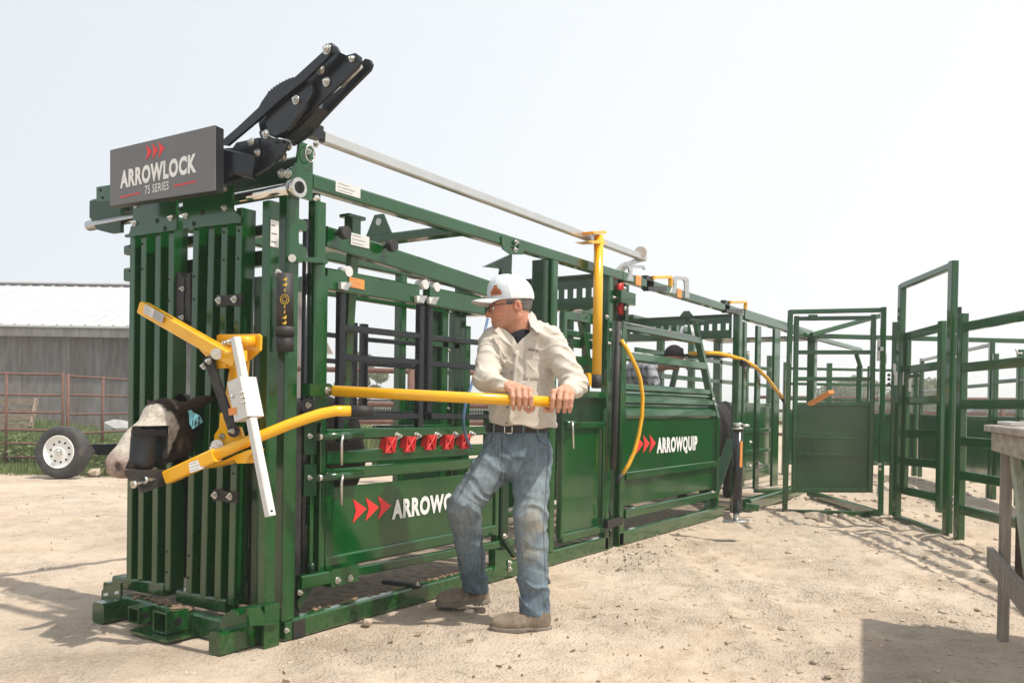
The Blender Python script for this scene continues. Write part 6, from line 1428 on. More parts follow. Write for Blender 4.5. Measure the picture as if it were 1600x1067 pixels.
def hand_sdf(side, us, zc, wrist, cb, thumb):
    """fist closed over the bar: us = right coordinates of the four fingers, little finger first"""
    b0 = cb[1]; c0 = cb[2]
    def fn(X, Y, Z):
        d = None
        for i, u in enumerate(us):
            L_ = (0.90, 1.0, 1.03, 0.97)[i] if side > 0 else (0.97, 1.03, 1.0, 0.88)[i]
            r = 0.0122 if i in (1, 2) else 0.0114
            sl = side * 0.004
            k0 = v3(u - sl, b0 - 0.010, c0 + 0.047 * L_); k1 = v3(u, b0 - 0.0415 * L_, c0 + 0.014); k2 = v3(u + sl * .5, b0 - 0.035, c0 - 0.020 * L_); k3 = v3(u + sl, b0 - 0.012, c0 - 0.0385)
            f = smin(cone(X, Y, Z, k0, k1, r * 1.08, r), smin(cone(X, Y, Z, k1, k2, r, r * .93), cone(X, Y, Z, k2, k3, r * .93, r * .82), 0.004), 0.004)
            f = smin(f, ell(X, Y, Z, k0 + [0, -.002, .002], (0.0125, 0.012, 0.011)), 0.005)
            m = cone(X, Y, Z, wrist + [(i - 1.5) * 0.007, 0, 0], k0, 0.022, 0.0145)
            f = smin(f, m, 0.008)
            d = f if d is None else smin(d, f, 0.0035)
        t0, t1, t2, t3 = thumb
        d = smin(d, smin(cone(X, Y, Z, t0, t1, 0.017, 0.0135), smin(cone(X, Y, Z, t1, t2, 0.0135, 0.0125), cone(X, Y, Z, t2, t3, 0.0125, 0.0095), 0.004), 0.005), 0.008)
        return d
    return fn
cR, cL = v3(0.045, 3.892, 1.087), v3(0.225, 3.888, 1.080)
uR = [0.003, 0.031, 0.058, 0.084]
uL = [0.183, 0.212, 0.240, 0.264]
handR = hand_sdf(1, uR, 0, wR + [0.012, -0.01, 0.006], cR, (v3(uR[2], cR[1] + 0.030, cR[2] + 0.035), v3(uR[3] + 0.012, cR[1] + 0.036, cR[2] - 0.005), v3(uR[3] + 0.006, cR[1] + 0.016, cR[2] - 0.038), v3(uR[3] - 0.010, cR[1] - 0.010, cR[2] - 0.050)))
handL = hand_sdf(-1, uL, 0, wL + [0.0, -0.01, 0.006], cL, (v3(uL[1], cL[1] + 0.030, cL[2] + 0.035), v3(uL[0] - 0.012, cL[1] + 0.036, cL[2] - 0.005), v3(uL[0] - 0.022, cL[1] + 0.016, cL[2] - 0.034), v3(uL[0] - 0.036, cL[1] - 0.010, cL[2] - 0.036)))
def arm_hand(h, e, w):
    return lambda X, Y, Z: smin(h(X, Y, Z), cone(X, Y, Z, e * .3 + w * .7, w, 0.032, 0.026), 0.02)
pieces = []
pieces.append(sdf_mesh(body_lo, v3(-0.45, 3.8, 0.08), v3(0.45, 4.6, 1.50), 0.014))
pieces.append(sdf_mesh(neck_head, hc - [0.15, 0.14, 0.20], hc + [0.14, 0.14, 0.16], 0.0032))
for hs, c, e, w in ((handR, cR, eR, wR), (handL, cL, eL, wL)):
    pieces.append(sdf_mesh(arm_hand(hs, e, w), c - [0.10, 0.075, 0.085], c + [0.09, 0.12, 0.115], 0.0026))
off = 0; Vs = []; Fs = []
for V, F in pieces: Vs.append(V); Fs.append(F + off); off += len(V)
Vb, Fb = np.concatenate(Vs), np.concatenate(Fs)
x, y, z = to_head(Vb[:, 0], Vb[:, 1], Vb[:, 2])
colr = np.tile(np.array([0.58, 0.30, 0.20]), (len(Vb), 1))
isb = np.linalg.norm(Vb - hc, axis=1) < 0.20
def blot(c, r, tgt, k):
    global colr
    w = np.clip(1 - np.sqrt((x - c[0]) ** 2 + (np.abs(y) - c[1]) ** 2 + (z - c[2]) ** 2) / r, 0, 1)[:, None] * k * isb[:, None]
    colr = colr * (1 - w) + np.array(tgt) * w
colr[isb] = [0.56, 0.265, 0.17]
blot((0.06, 0.045, -0.03), 0.045, (0.50, 0.17, 0.11), 0.8); blot((0.11, 0, -0.045), 0.025, (0.48, 0.15, 0.10), 0.9); blot((-0.026, 0.085, -0.01), 0.035, (0.52, 0.17, 0.12), 0.9)
blot((0.088, 0.0, -0.078), 0.016, (0.36, 0.13, 0.11), 0.9); blot((0.07, 0.02, -0.10), 0.05, (0.36, 0.20, 0.15), 0.55); blot((0.02, 0.05, -0.07), 0.05, (0.40, 0.21, 0.15), 0.5)
colr[Vb[:, 2] < 0.4] = [0.06, 0.05, 0.045]
ish = ~isb
for c_, us_ in ((cR, uR), (cL, uL)):
    for u in us_:
        for kk, zz in ((v3(u, c_[1] - .01, c_[2] + .05), 0.014), (v3(u, c_[1] - .045, c_[2] + .014), 0.012)):
            w = np.clip(1 - np.linalg.norm(Vb - kk, axis=1) / zz, 0, 1)[:, None] * 0.55
            colr = colr * (1 - w) + np.array([0.52, 0.20, 0.14]) * w
body = sdf_part(man, 'body', SKIN, Vb, Fb, xf_view, colors=colr)

# eyes, hair, eyebrows
def hp3(p):
    q = from_head(np.array(p, float))
    return Vector(tuple(C2 + R2 * q[0] + F2 * q[1] + np.array([0, 0, q[2]])))
for s in (1, -1):
    mb = MB(); mb.sphere(hp3((0.080, 0.032 * s, -0.013)), 0.0125, 8); part(man, 'eye', WHITE, mb)
def hair_sdf(X, Y, Z):
    x, y, z = to_head(X, Y, Z); ay = np.abs(y)
    d = head_sdf(X, Y, Z) - 0.0035 - 0.004 * vnoise(x, y, z, 130.0)
    reg = smax(smax(z - 0.05, -0.062 + (-z) - 0.25 * np.clip(x + 0.05, -1, 1) * 0, 0.004), x - 0.028 - 0.0 * z, 0.004)
    reg = smax(reg, -(z + 0.035 + 0.35 * np.clip(-(x + 0.07), -1, 0.2) * 0), 0.004); reg = smax(reg, smin(x + 0.052, -(z + 0.002) + 0 * x, 0.006), 0.004)
    reg = smax(reg, -ell(x, ay, z, (-0.020, 0.085, -0.012), (0.026, 0.022, 0.036)), 0.004)
    return smax(d, reg, 0.004)
V, F = sdf_mesh(hair_sdf, hc - [0.14, 0.12, 0.12], hc + [0.14, 0.12, 0.12], 0.0035)
HAIRM = tint_mat('grey_hair', 0.6, bump=0.8, bscale=500, stretch=(1, 1, 0.25), mottling=0.45, mscale=300)
sdf_part(man, 'hair', HAIRM, V, F, xf_view, colors=np.tile([0.17, 0.155, 0.14], (len(V), 1)))
mb = MB()
for s in (1, -1): mb.tube([hp3((0.099, 0.014 * s, 0.010)), hp3((0.096, 0.032 * s, 0.015)), hp3((0.080, 0.050 * s, 0.010))], 0.0035, 6)
part(man, 'eyebrow', HAIRM, mb, kind='stuff')
# glasses
gl = MB()
for s in (1, -1):
    gl.tube([hp3((0.106 + 0.000 * math.cos(a) - 0.006 * abs(math.sin(a)) * 0, s * (0.033 + 0.023 * math.cos(a)), -0.016 + 0.016 * math.sin(a))) for a in np.linspace(0, 6.283, 22)], 0.0019, 6)
    gl.tube([hp3((0.104, 0.056 * s, -0.008)), hp3((0.090, 0.071 * s, -0.004)), hp3((0.03, 0.078 * s, 0.004)), hp3((-0.022, 0.081 * s, 0.008)), hp3((-0.035, 0.082 * s, -0.002))], 0.0021, 6)
gl.tube([hp3((0.106, -0.010, -0.012)), hp3((0.109, 0, -0.009)), hp3((0.106, 0.010, -0.012))], 0.0019, 6)
glasses = part(man, 'glasses', BLACK, gl)
# cap: crown, brim, leather patch
def cap_sdf(X, Y, Z):
    x, y, z = to_head(X, Y, Z)
    zb = 0.022 - 0.10 * (x - 0.02) * 0.12
    o = ell(x, y, z, (-0.006, 0, 0.040), (0.114, 0.088, 0.112 ))
    o = smin(o, ell(x, y, z, (0.040, 0, 0.085), (0.062, 0.070, 0.062)), 0.03)
    seam = 0.0016 * np.exp(-(y / 0.0025) ** 2) * (x > 0) + 0.0014 * np.exp(-((x - 0.015 - 0.2 * (z - 0.08)) / 0.0025) ** 2)
    o = o - seam - 0.0016 * vnoise(x, y, z, 40.0)
    i = o + 0.0045
    return smax(smax(o, -i, 0.001), 0.024 - 0.02 * x - z, 0.002)
V, F = sdf_mesh(cap_sdf, hc - [0.16, 0.13, 0.03], hc + [0.15, 0.13, 0.18], 0.0032)
x, y, z = to_head(V[:, 0], V[:, 1], V[:, 2])
front = x > 0.015 + 0.2 * (z - 0.08)
col_ = np.where(front[:, None], np.array([0.60, 0.64, 0.69]), np.array([0.80, 0.81, 0.83]))
cap = sdf_part(man, 'cap', CAPM, V, F, xf_view, colors=col_)
n_ = 26; ring0 = []; ring1 = []; ring2 = []
mb = MB(); vs = []; fs = []
for k in range(n_ + 1):
    a = -1.22 + 2.44 * k / n_
    ci, si = math.cos(a), math.sin(a)
    for t in np.linspace(0, 1, 7):
        r_in = np.array([-0.006 + 0.112 * ci, 0.088 * si]); r_out = np.array([0.035 + 0.155 * ci ** 0.75 if ci > 0 else 0.035, 0.090 * si])
        q = r_in * (1 - t) + r_out * t
        zz = 0.031 - 0.006 * q[0] - 3.4 * q[1] ** 2 * (0.35 + 0.65 * t) * 0.8 + 0.006 * math.sin(t * 3.0) - 0.006 * t
        vs.append(hp3((q[0], q[1], zz + 0.003))); 
for k in range(n_ + 1):
    for j in range(7): vs.append(vs[k * 7 + j] - Vector((0, 0, 0.004)))
N0 = (n_ + 1) * 7
for k in range(n_):
    for j in range(6):
        a = k * 7 + j; fs.append((a, a + 7, a + 8, a + 1)); fs.append((N0 + a + 1, N0 + a + 8, N0 + a + 7, N0 + a))
    fs.append((k * 7 + 6, k * 7 + 13, N0 + k * 7 + 13, N0 + k * 7 + 6))
mb.add(vs, fs, True); part(cap, 'brim', mat('cap_brim', (0.56, 0.60, 0.65), 0.85, var=0.25, vscale=60, var_col=(0.62, 0.58, 0.52)), mb)
# patch: ear tag shape in orange leather on the left front
def cap_pt(a, z, o=0.003):
    # on the crown at angle a (from the front towards the wearer's left)
    k = math.sqrt(max(0.0, 1 - ((z - 0.040) / 0.112) ** 2))
    p = np.array([-0.006 + 0.114 * k * math.cos(a), 0.088 * k * math.sin(a)])
    p = p * 1.5
    for it in range(160):
        q = from_head(np.array([p[0], p[1], z])); d = float(cap_sdf(np.array([q[0]]), np.array([q[1]]), np.array([q[2]]))[0])
        if d < 0.0008: break
        p = p * 0.994
    return hp3((p[0] + o * math.cos(a), p[1] + o * math.sin(a), z))
tag2 = [(-0.026, 0.0), (0.026, 0.0), (0.024, 0.020), (0.010, 0.030), (0.007, 0.044), (-0.007, 0.044), (-0.010, 0.030), (-0.024, 0.020)]
ca = 0.80; rows_ = [(0.0, 0.026), (0.010, 0.026), (0.020, 0.024), (0.028, 0.015), (0.034, 0.009), (0.046, 0.007)]
mb = MB(); vs = []; fs = []
for o_ in (0.0035, 0.0010):
    for w, hw_ in rows_:
        for u in np.linspace(-hw_, hw_, 7): vs.append(cap_pt(ca + u / 0.095, 0.046 + w * 1.05, o_))
for i in range(len(rows_) - 1):
    for j in range(6): fs.append((i * 7 + j, i * 7 + j + 1, i * 7 + j + 8, i * 7 + j + 7))
mb.add(vs, fs, True); pat = part(cap, 'leather_patch', mat('orange_leather', (0.42, 0.13, 0.045), 0.7, var=0.2, vscale=60), mb)
mb = MB()
for k in (-1, 0, 1):
    q = cap_pt(ca + k * 0.010 / 0.095, 0.058, 0.005); mb.sphere(q, 0.0028, 5)
part(pat, 'stamped_mark', HOLE, mb, kind='stuff')

# shirt
def crease(X, Y, Z, dirv, s, ph=0.0, sharp=2.2):
    f = fold(X, Y, Z, dirv, s, ph)
    return 1 - np.abs(f) ** (1 / sharp) * 1.6
def fold(X, Y, Z, dirv, s, ph=0.0):
    d = np.array(dirv, float); d /= np.linalg.norm(d)
    w = vnoise(X, Y, Z, 9.0) * 1.6
    return np.sin((X * d[0] + Y * d[1] + Z * d[2]) * s + w * 4 + ph)
def shirt_sdf(X, Y, Z):
    d = cone(X, Y, Z, v3(0.053, 4.240, 1.297), v3(0.050, 4.230, 1.044), 0.165, 0.158, ((0, 1, 0), 0.66))
    d = smin(d, cone(X, Y, Z, sR + [0.02, 0, 0.012], sL + [-0.02, 0, 0.012], 0.058, 0.058), 0.06)
    d = smin(d, cone(X, Y, Z, v3(-0.022, 4.250, 1.416), v3(0.121, 4.250, 1.419), 0.062, 0.062), 0.05)
    d = smin(d, cone(X, Y, Z, v3(0.050, 4.220, 1.044), v3(0.051, 4.220, 0.972), 0.164, 0.170, ((0, 1, 0), 0.74)), 0.03)
    body_ = d
    aR = smin(cone(X, Y, Z, sR + [.006, 0, -.004], eR + [.022, 0, 0], 0.070, 0.062), cone(X, Y, Z, eR + [.022, 0, 0], wR - [0.006, 0, 0], 0.060, 0.040), 0.02)
    aL = smin(cone(X, Y, Z, sL + [-.008, 0, -.004], eL - [.008, 0, 0], 0.071, 0.063), cone(X, Y, Z, eL - [.008, 0, 0], wL + [0.020, 0.02, 0.0], 0.062, 0.043), 0.02)
    d = smin(d, aR, 0.028); d = smin(d, aL, 0.028)
    # folds: sleeves, drag lines towards the arms, soft body folds
    wr = (0.0018 * fold(X, Y, Z, (0.5, 0.2, 1), 120) - 0.0050 * crease(X, Y, Z, (0.25, 0.2, 1), 62, 0.4) - 0.0042 * crease(X, Y, Z, (-0.7, 0.3, 0.8), 48, 1.7)) * np.clip(1 - np.maximum(np.minimum(aR, aL), 0) / 0.04, 0, 1)
    wb = -0.0046 * crease(X, Y, Z, (1.0, 0.3, 0.42), 30, 1.0) - 0.0044 * crease(X, Y, Z, (0.9, 0.2, -0.5), 26, 2.6) - 0.004 * crease(X, Y, Z, (-0.35, 0.2, 1), 27, 2.0) * np.clip((1.20 - Z) * 5, 0, 1)
    wb = wb * np.clip(np.minimum(aR, aL) / 0.03, 0, 1)
    d = d + wr + wb + 0.004 * vnoise(X, Y, Z, 24)
    # neck opening and V
    nk = cone(X, Y, Z, v3(0.022, 4.200, 1.416), v3(0.002, 4.200, 1.497), 0.062, 0.080)
    d = smax(d, -nk, 0.006)
    vx = np.abs(X - 0.010 - 0.02 * 0)
    vcut = smax(np.abs(X - 0.013) - 1.05 * (Z - 1.356), Y - 4.18, 0.004)
    d = smax(d, -vcut, 0.004)
    # hem and wrists
    d = smax(d, -(Z - (0.961 - 0.012 * np.clip((X - 0.1) * 6, -1, 1.6) + 0.006 * np.sin(X * 40))), 0.006)
    return d
SH_C = v3(0.054, 4.200, 1.201)
V, F = sdf_mesh(shirt_sdf, v3(-0.222, 3.82, 0.918), v3(0.407, 4.46, 1.481), 0.0046)
x, y, z = V.T
colr = np.tile(np.array([0.57, 0.52, 0.45]), (len(V), 1)) * (1 + 0.07 * vnoise(x, y, z, 12)[:, None] + 0.05 * vnoise(x, y, z, 40)[:, None])
shirt = sdf_part(man, 'shirt', CLOTH, V, F, xf_view, colors=colr)
def sh_surface(u, v, o=0.0):
    """walk from the camera towards the man to the shirt's outside"""
    a, b = v3(u * 3.6 + 0, 3.6, v * 3.6), None
    ds = np.linspace(3.75, 4.35, 241)
    X, Y, Z = u * ds, ds, 1.06 + v * ds
    d = shirt_sdf(X, Y, Z); k = np.argmax(d < 0) if (d < 0).any() else 200
    q = np.array([X[k], Y[k] - o, Z[k]])
    return Vector(tuple(C2 + R2 * q[0] + F2 * q[1] + np.array([0, 0, q[2]])))
def uvt(u, v): return ((u - 800) / 1341.75, -((v - 634.7 - 0.0152 * (u - 800)) / 1341.75))
def onshirt(u, v, o=0.0015): return sh_surface(*uvt(u, v), o)
# placket, pocket, collar, buttons, woven tag
def cloth_patch(name, polyline_pairs, m, thick=0.0025, parent=None):
    mb = MB(); rows = [[onshirt(*a), onshirt(*b)] for a, b in polyline_pairs]
    n = Vector((-0.8352, -0.5499, 0.05)).normalized() * thick
    vs = []; fs = []
    for r in rows: vs += [r[0], r[1], r[0] + n, r[1] + n]
    for k in range(len(rows) - 1):
        a = k * 4; b = a + 4
        fs += [(a + 2, a + 3, b + 3, b + 2), (a, a + 2, b + 2, b), (a + 3, a + 1, b + 1, b + 3)]
    fs += [(0, 1, 3, 2), (len(vs) - 4, len(vs) - 2, len(vs) - 1, len(vs) - 3)]
    mb.add(vs, fs, True); return part(parent or shirt, name, m, mb)
SHM = mat('shirt_trim', (0.57, 0.52, 0.45), 0.85, var=0.08, vscale=40, bump=0.1, bscale=700)
pl = [((802.5 - 0.14 * (v - 545) * 0.55, v), (810 - 0.14 * (v - 545) * 0.55, v)) for v in np.linspace(548, 664, 18)]
cloth_patch('placket', pl, SHM, 0.003)
pk_ = [((818 - 0.02 * (v - 545), v), (851 - 0.01 * (v - 545), v + 1.5)) for v in np.linspace(545, 594, 9)]
mb = MB()
rows = [[onshirt(a[0] + (b[0] - a[0]) * t, a[1] + (b[1] - a[1]) * t, 0.0018) for t in np.linspace(0, 1, 7)] for a, b in pk_]
vs = [p for r in rows for p in r]; fs = [(i * 7 + j, i * 7 + j + 1, i * 7 + j + 8, i * 7 + j + 7) for i in range(len(rows) - 1) for j in range(6)]
back_n = Vector((0.8352, 0.5499, 0)) * 0.004; K = len(vs); vs2 = vs + [p + back_n for p in vs]
fs2 = fs + [tuple(K + i for i in reversed(f)) for f in fs]
border = [i * 7 for i in range(len(rows))], [i * 7 + 6 for i in range(len(rows))], list(range(7)), [(len(rows) - 1) * 7 + j for j in range(7)]
for bd_ in border:
    for a, b in zip(bd_[:-1], bd_[1:]): fs2.append((a, b, K + b, K + a))
mb.add(vs2, fs2, True); pocket = part(shirt, 'chest_pocket', SHM, mb)
mb = MB(); p, q = onshirt(824, 546, 0.006), onshirt(834.5, 547, 0.006); mb.bar(p, q, 0.003, 0.008); part(pocket, 'woven_tag', LABELG, mb)
for u, v in ((802, 555.5), (798.5, 582.5), (793, 636), (791, 661), (838, 548.5)):
    mb = MB(); p = onshirt(u, v, 0.006); n = Vector((0.8352, 0.5499, 0)); mb.cyl(p - n * 0.003, p + n * 0.002, 0.0055, 10); part(shirt, 'button', LABELG, mb)
# collar leaves
def collar(pts_out, name='collar'):
    mb = MB(); mb.prism(pts_out, Vector((0.8352, 0.5499, 0.0)) * 0.006); part(shirt, name, SHM, mb)
cp = lambda u, v, d: Vector(tuple(C2 + R2 * (uvt(u, v)[0] * d) + F2 * d + np.array([0, 0, 1.06 + uvt(u, v)[1] * d])))
nk_c = v3(0.029, 4.200, 1.397)
def neck_ring(a, h, r):
    q = nk_c + v3(r * math.cos(a), r * math.sin(a), h); return Vector(tuple(C2 + R2 * q[0] + F2 * q[1] + np.array([0, 0, q[2]])))
mb = MB(); vs = []; fs = []; n = 22
for k in range(n):
    a = -0.55 + 3.9 * k / (n - 1)
    vs += [neck_ring(a, 0.040, 0.066), neck_ring(a, 0.043, 0.071), neck_ring(a, 0.004, 0.092), neck_ring(a, 0.0, 0.086)]
for k in range(n - 1):
    for j in range(4): fs.append((k * 4 + j, k * 4 + (j + 1) % 4, (k + 1) * 4 + (j + 1) % 4, (k + 1) * 4 + j))
fs += [(3, 2, 1, 0), (len(vs) - 4, len(vs) - 3, len(vs) - 2, len(vs) - 1)]
mb.add(vs, fs, True); part(shirt, 'collar', SHM, mb)
for pts in ([(828, 486, 4.25), (834, 492, 4.22), (839, 504, 4.17), (848.5, 521, 4.105), (837, 519, 4.095), (827, 509, 4.12), (823, 498, 4.19)], [(771, 516, 4.115), (777, 511, 4.125), (789, 516, 4.10), (800, 526, 4.075), (807, 538, 4.075), (799, 541, 4.07), (785, 531, 4.075)]):
    mb = MB(); mb.prism([cp(*p) for p in pts], Vector((0.8352, 0.5499, 0.0)) * 0.006); part(shirt, 'collar_leaf', SHM, mb)
# dark undershirt at the throat
def tee(X, Y, Z):
    d = cone(X, Y, Z, neck0 - [0, 0, .03], neck1 + [0.012, 0, -.02], 0.070, 0.062)
    d = smin(d, cone(X, Y, Z, v3(0.021, 4.220, 1.295), v3(0.019, 4.200, 1.388), 0.095, 0.060), 0.02)
    d = smax(d, 1.353 - Z, 0.004)
    return smax(d, Z - (1.418 + 0.45 * (X - 0.003)), 0.004)
V, F = sdf_mesh(tee, v3(0.033, 4.200, 1.319) - [0.12, 0.12, 0.1], v3(0.032, 4.200, 1.413) + [0.12, 0.12, 0.05], 0.006)
sdf_part(man, 'undershirt', CLOTH, V, F, xf_view, colors=np.tile([0.015, 0.016, 0.022], (len(V), 1)))

# jeans
def jeans_sdf(X, Y, Z):
    top = cone(X, Y, Z, v3(0.027, 4.230, 0.918), v3(0.028, 4.230, 0.836), 0.150, 0.150, ((0, 1, 0), 0.70))
    top = smin(top, ell(X, Y, Z, v3(0.067, 4.300, 0.836), (0.14, 0.12, 0.11)), 0.04)
    rl = smin(cone(X, Y, Z, hipR + [0.004, 0, 0], kneeR, 0.099, 0.079), cone(X, Y, Z, kneeR, ankR + [0.004, 0, 0.02], 0.079, 0.066), 0.025)
    ll = smin(cone(X, Y, Z, hipL - [0.004, 0, 0], kneeL, 0.099, 0.080), cone(X, Y, Z, kneeL, ankL + [-0.004, 0, 0.0], 0.078, 0.071), 0.025)
    d = smin(top, rl, 0.035); d = smin(d, ll, 0.03)
    kR = np.exp(-((Z - kneeR[2]) / 0.10) ** 2) * np.clip((hipc[0] - 0.02 - X) * 20, 0, 1); kL = np.exp(-((Z - kneeL[2]) / 0.13) ** 2) * np.clip((X - 0.02) * 20, 0, 1)
    d = d - 0.0065 * crease(X, Y, Z, (0.55, 0.1, 1), 52) * (kR + 0.9 * kL)
    cr = np.exp(-((Z - 0.80) / 0.10) ** 2)
    d = d - 0.0055 * crease(X, Y, Z, (np.sign(1.0) * 0.75, 0.2, -0.9), 44, 1.3) * cr * (X > -0.0) - 0.0055 * crease(X, Y, Z, (-0.75, 0.2, -0.9), 44, 0.4) * cr * (X <= 0.0)
    d = d - 0.0035 * crease(X, Y, Z, (0.4, 0.4, 0.9), 30, 2.2)
    hemL = np.exp(-((Z - (ankL[2] + 0.10)) / 0.07) ** 2) * (X > 0.0)
    d = d + hemL * (-0.020 * crease(X, Y, Z, (0.35, 0.1, 1), 42, 0.6) - 0.004)
    hemR = np.exp(-((Z - (ankR[2] + 0.09)) / 0.06) ** 2) * (X < 0.0)
    d = d + hemR * (-0.015 * crease(X, Y, Z, (-0.3, 0.1, 1), 46, 0.2) - 0.002)
    d = d + 0.004 * vnoise(X, Y, Z, 18) + 0.0025 * fold(X, Y, Z, (0.3, 0.5, 1), 60, 0.5)
    d = smax(d, Z - 0.944, 0.006)
    botR = ankR[2] - 0.012 - 0.10 * (X - ankR[0]); botL = ankL[2] - 0.012
    zb = np.where(X < -0.08, botR, botL)
    d = smax(d, zb - Z, 0.004)
    stitch = 0.0022 * ((Z < zb + 0.022) & (Z > zb))
    return d - stitch
V, F = sdf_mesh(jeans_sdf, v3(-0.350, 3.86, 0.05), v3(0.278, 4.66, 1.0), 0.0060)
x, y, z = V.T
base = np.array([0.105, 0.150, 0.190])
colr = np.tile(base, (len(V), 1)) * (1 + 0.35 * vnoise(x, y, z, 14)[:, None])
def wear(c, r, tgt, k, sq=(1, 1, 1)):
    global colr
    d = np.sqrt((((V - np.array(c)) * np.array(sq)) ** 2).sum(1)) + 0.05 * vnoise(x, y, z, 16) + 0.03 * vnoise(x, y, z, 45)
    w = np.clip(1.25 - d / r, 0, 1)[:, None] * k
    colr = colr * (1 - w) + np.array(tgt) * w
PALE = (0.235, 0.27, 0.285); DUSTY = (0.27, 0.26, 0.215)
for c, r, k in (((hipR + kneeR) / 2 + [0, -.09, .02], 0.17, 0.6), ((hipL + kneeL) / 2 + [0.03, -.09, -.02], 0.17, 0.6), (kneeL + [0, -.08, -.13], 0.18, 0.45), (kneeR + [0, -.08, -.2], 0.18, 0.45)):
    wear(c, r, PALE, k, (1, 1, 0.6))
wear(kneeL + [-0.005, -.08, 0.06], 0.085, DUSTY, 0.2, (0.9, 1, 0.9)); wear(kneeR + [-.05, -.06, -0.06], 0.10, DUSTY, 0.2, (1, 1, .5)); wear(kneeL + [0.03, -.08, -0.03], 0.05, (0.38, 0.31, 0.19), 0.4, (.5, 1, 1.8))
for k in range(9): wear(kneeL + [0.06 * (RNG.random() - .5), -.08, 0.3 * (RNG.random() - .5)], 0.03, DUSTY, 0.5)
# seams and pocket edges dyed darker with a pale thread beside them
pu = 800 + 1341.75 * x / y; pv = 634.7 + 0.0152 * (pu - 800) - 1341.75 * (z - 1.06) / y
frontal = y < np.where(z > 0.62, 4.26, np.where(x < -0.08, 4.36, 4.10))
def seam(pts, wd=1.1, c1=(0.045, 0.06, 0.075), c2=(0.22, 0.235, 0.235)):
    global colr
    best = np.full(len(V), 1e9); side = np.zeros(len(V))
    for (ax, ay), (bx_, by) in zip(pts[:-1], pts[1:]):
        dx, dy = bx_ - ax, by - ay; t = np.clip(((pu - ax) * dx + (pv - ay) * dy) / (dx * dx + dy * dy), 0, 1)
        ex, ey = pu - ax - t * dx, pv - ay - t * dy; dd = np.hypot(ex, ey); sg = np.sign(dx * ey - dy * ex)
        side = np.where(dd < best, sg, side); best = np.minimum(best, dd)
    w1 = np.clip(1.3 - best / wd, 0, 1)[:, None] * frontal[:, None]; w2 = np.clip(1 - np.abs(best * side - 2.4) / 1.0, 0, 1)[:, None] * frontal[:, None]
    colr = colr * (1 - .8 * w1) + np.array(c1) * .8 * w1; colr = colr * (1 - .6 * w2) + np.array(c2) * .6 * w2
seam([(786, 682), (784, 705), (786, 738)]); seam([(780, 682), (779, 712), (784, 730)], 0.8)
seam([(770, 680), (765, 692), (752, 700)]); seam([(838, 680), (846, 692), (862, 700)])
seam([(790, 738), (797, 790), (806, 850), (810, 905)]); seam([(786, 738), (772, 770), (756, 810), (756, 900)])
seam([(858, 700), (855, 760), (852, 830), (856, 900)], 0.9)
jeans = sdf_part(man, 'jeans', DENIM, V, F, xf_view, colors=np.clip(colr, 0.01, 1))
# belt with buckle
def belt_ring(a, z, rx, ry):
    q = v3(0.026, 4.230, 0.955) + v3(rx * math.cos(a), ry * math.sin(a), z); return Vector(tuple(C2 + R2 * q[0] + F2 * q[1] + np.array([0, 0, q[2]])))
mb = MB(); mb.loft([[belt_ring(a, -0.020, 0.157, 0.112), belt_ring(a, 0.016, 0.156, 0.111), belt_ring(a, 0.016, 0.150, 0.105), belt_ring(a, -0.020, 0.151, 0.106)] for a in np.linspace(0, 6.2832, 40)], False); belt = part(man, 'belt', mat('dark_leather', (0.018, 0.014, 0.012), 0.5, var=0.3, vscale=40), mb)
mb = MB(); B_ = [-1.83, -1.66]
c0 = [belt_ring(-1.95, -0.024, 0.162, 0.117), belt_ring(-1.95, 0.018, 0.162, 0.117), belt_ring(-1.72, 0.018, 0.162, 0.117), belt_ring(-1.72, -0.024, 0.162, 0.117)]
for i in range(4): mb.cyl(c0[i], c0[(i + 1) % 4], 0.0035, 8)
part(belt, 'buckle', CHROME, mb)
mb = MB()
for a in (-2.35, -1.38, -0.9):
    mb.bar(belt_ring(a, -0.026, 0.160, 0.115), belt_ring(a, 0.020, 0.160, 0.115), 0.010, 0.004, (0.8, 0.5, 0))
part(belt, 'belt_loop', mat('belt_loop_denim', (0.10, 0.14, 0.18), 0.9), mb, kind='stuff')

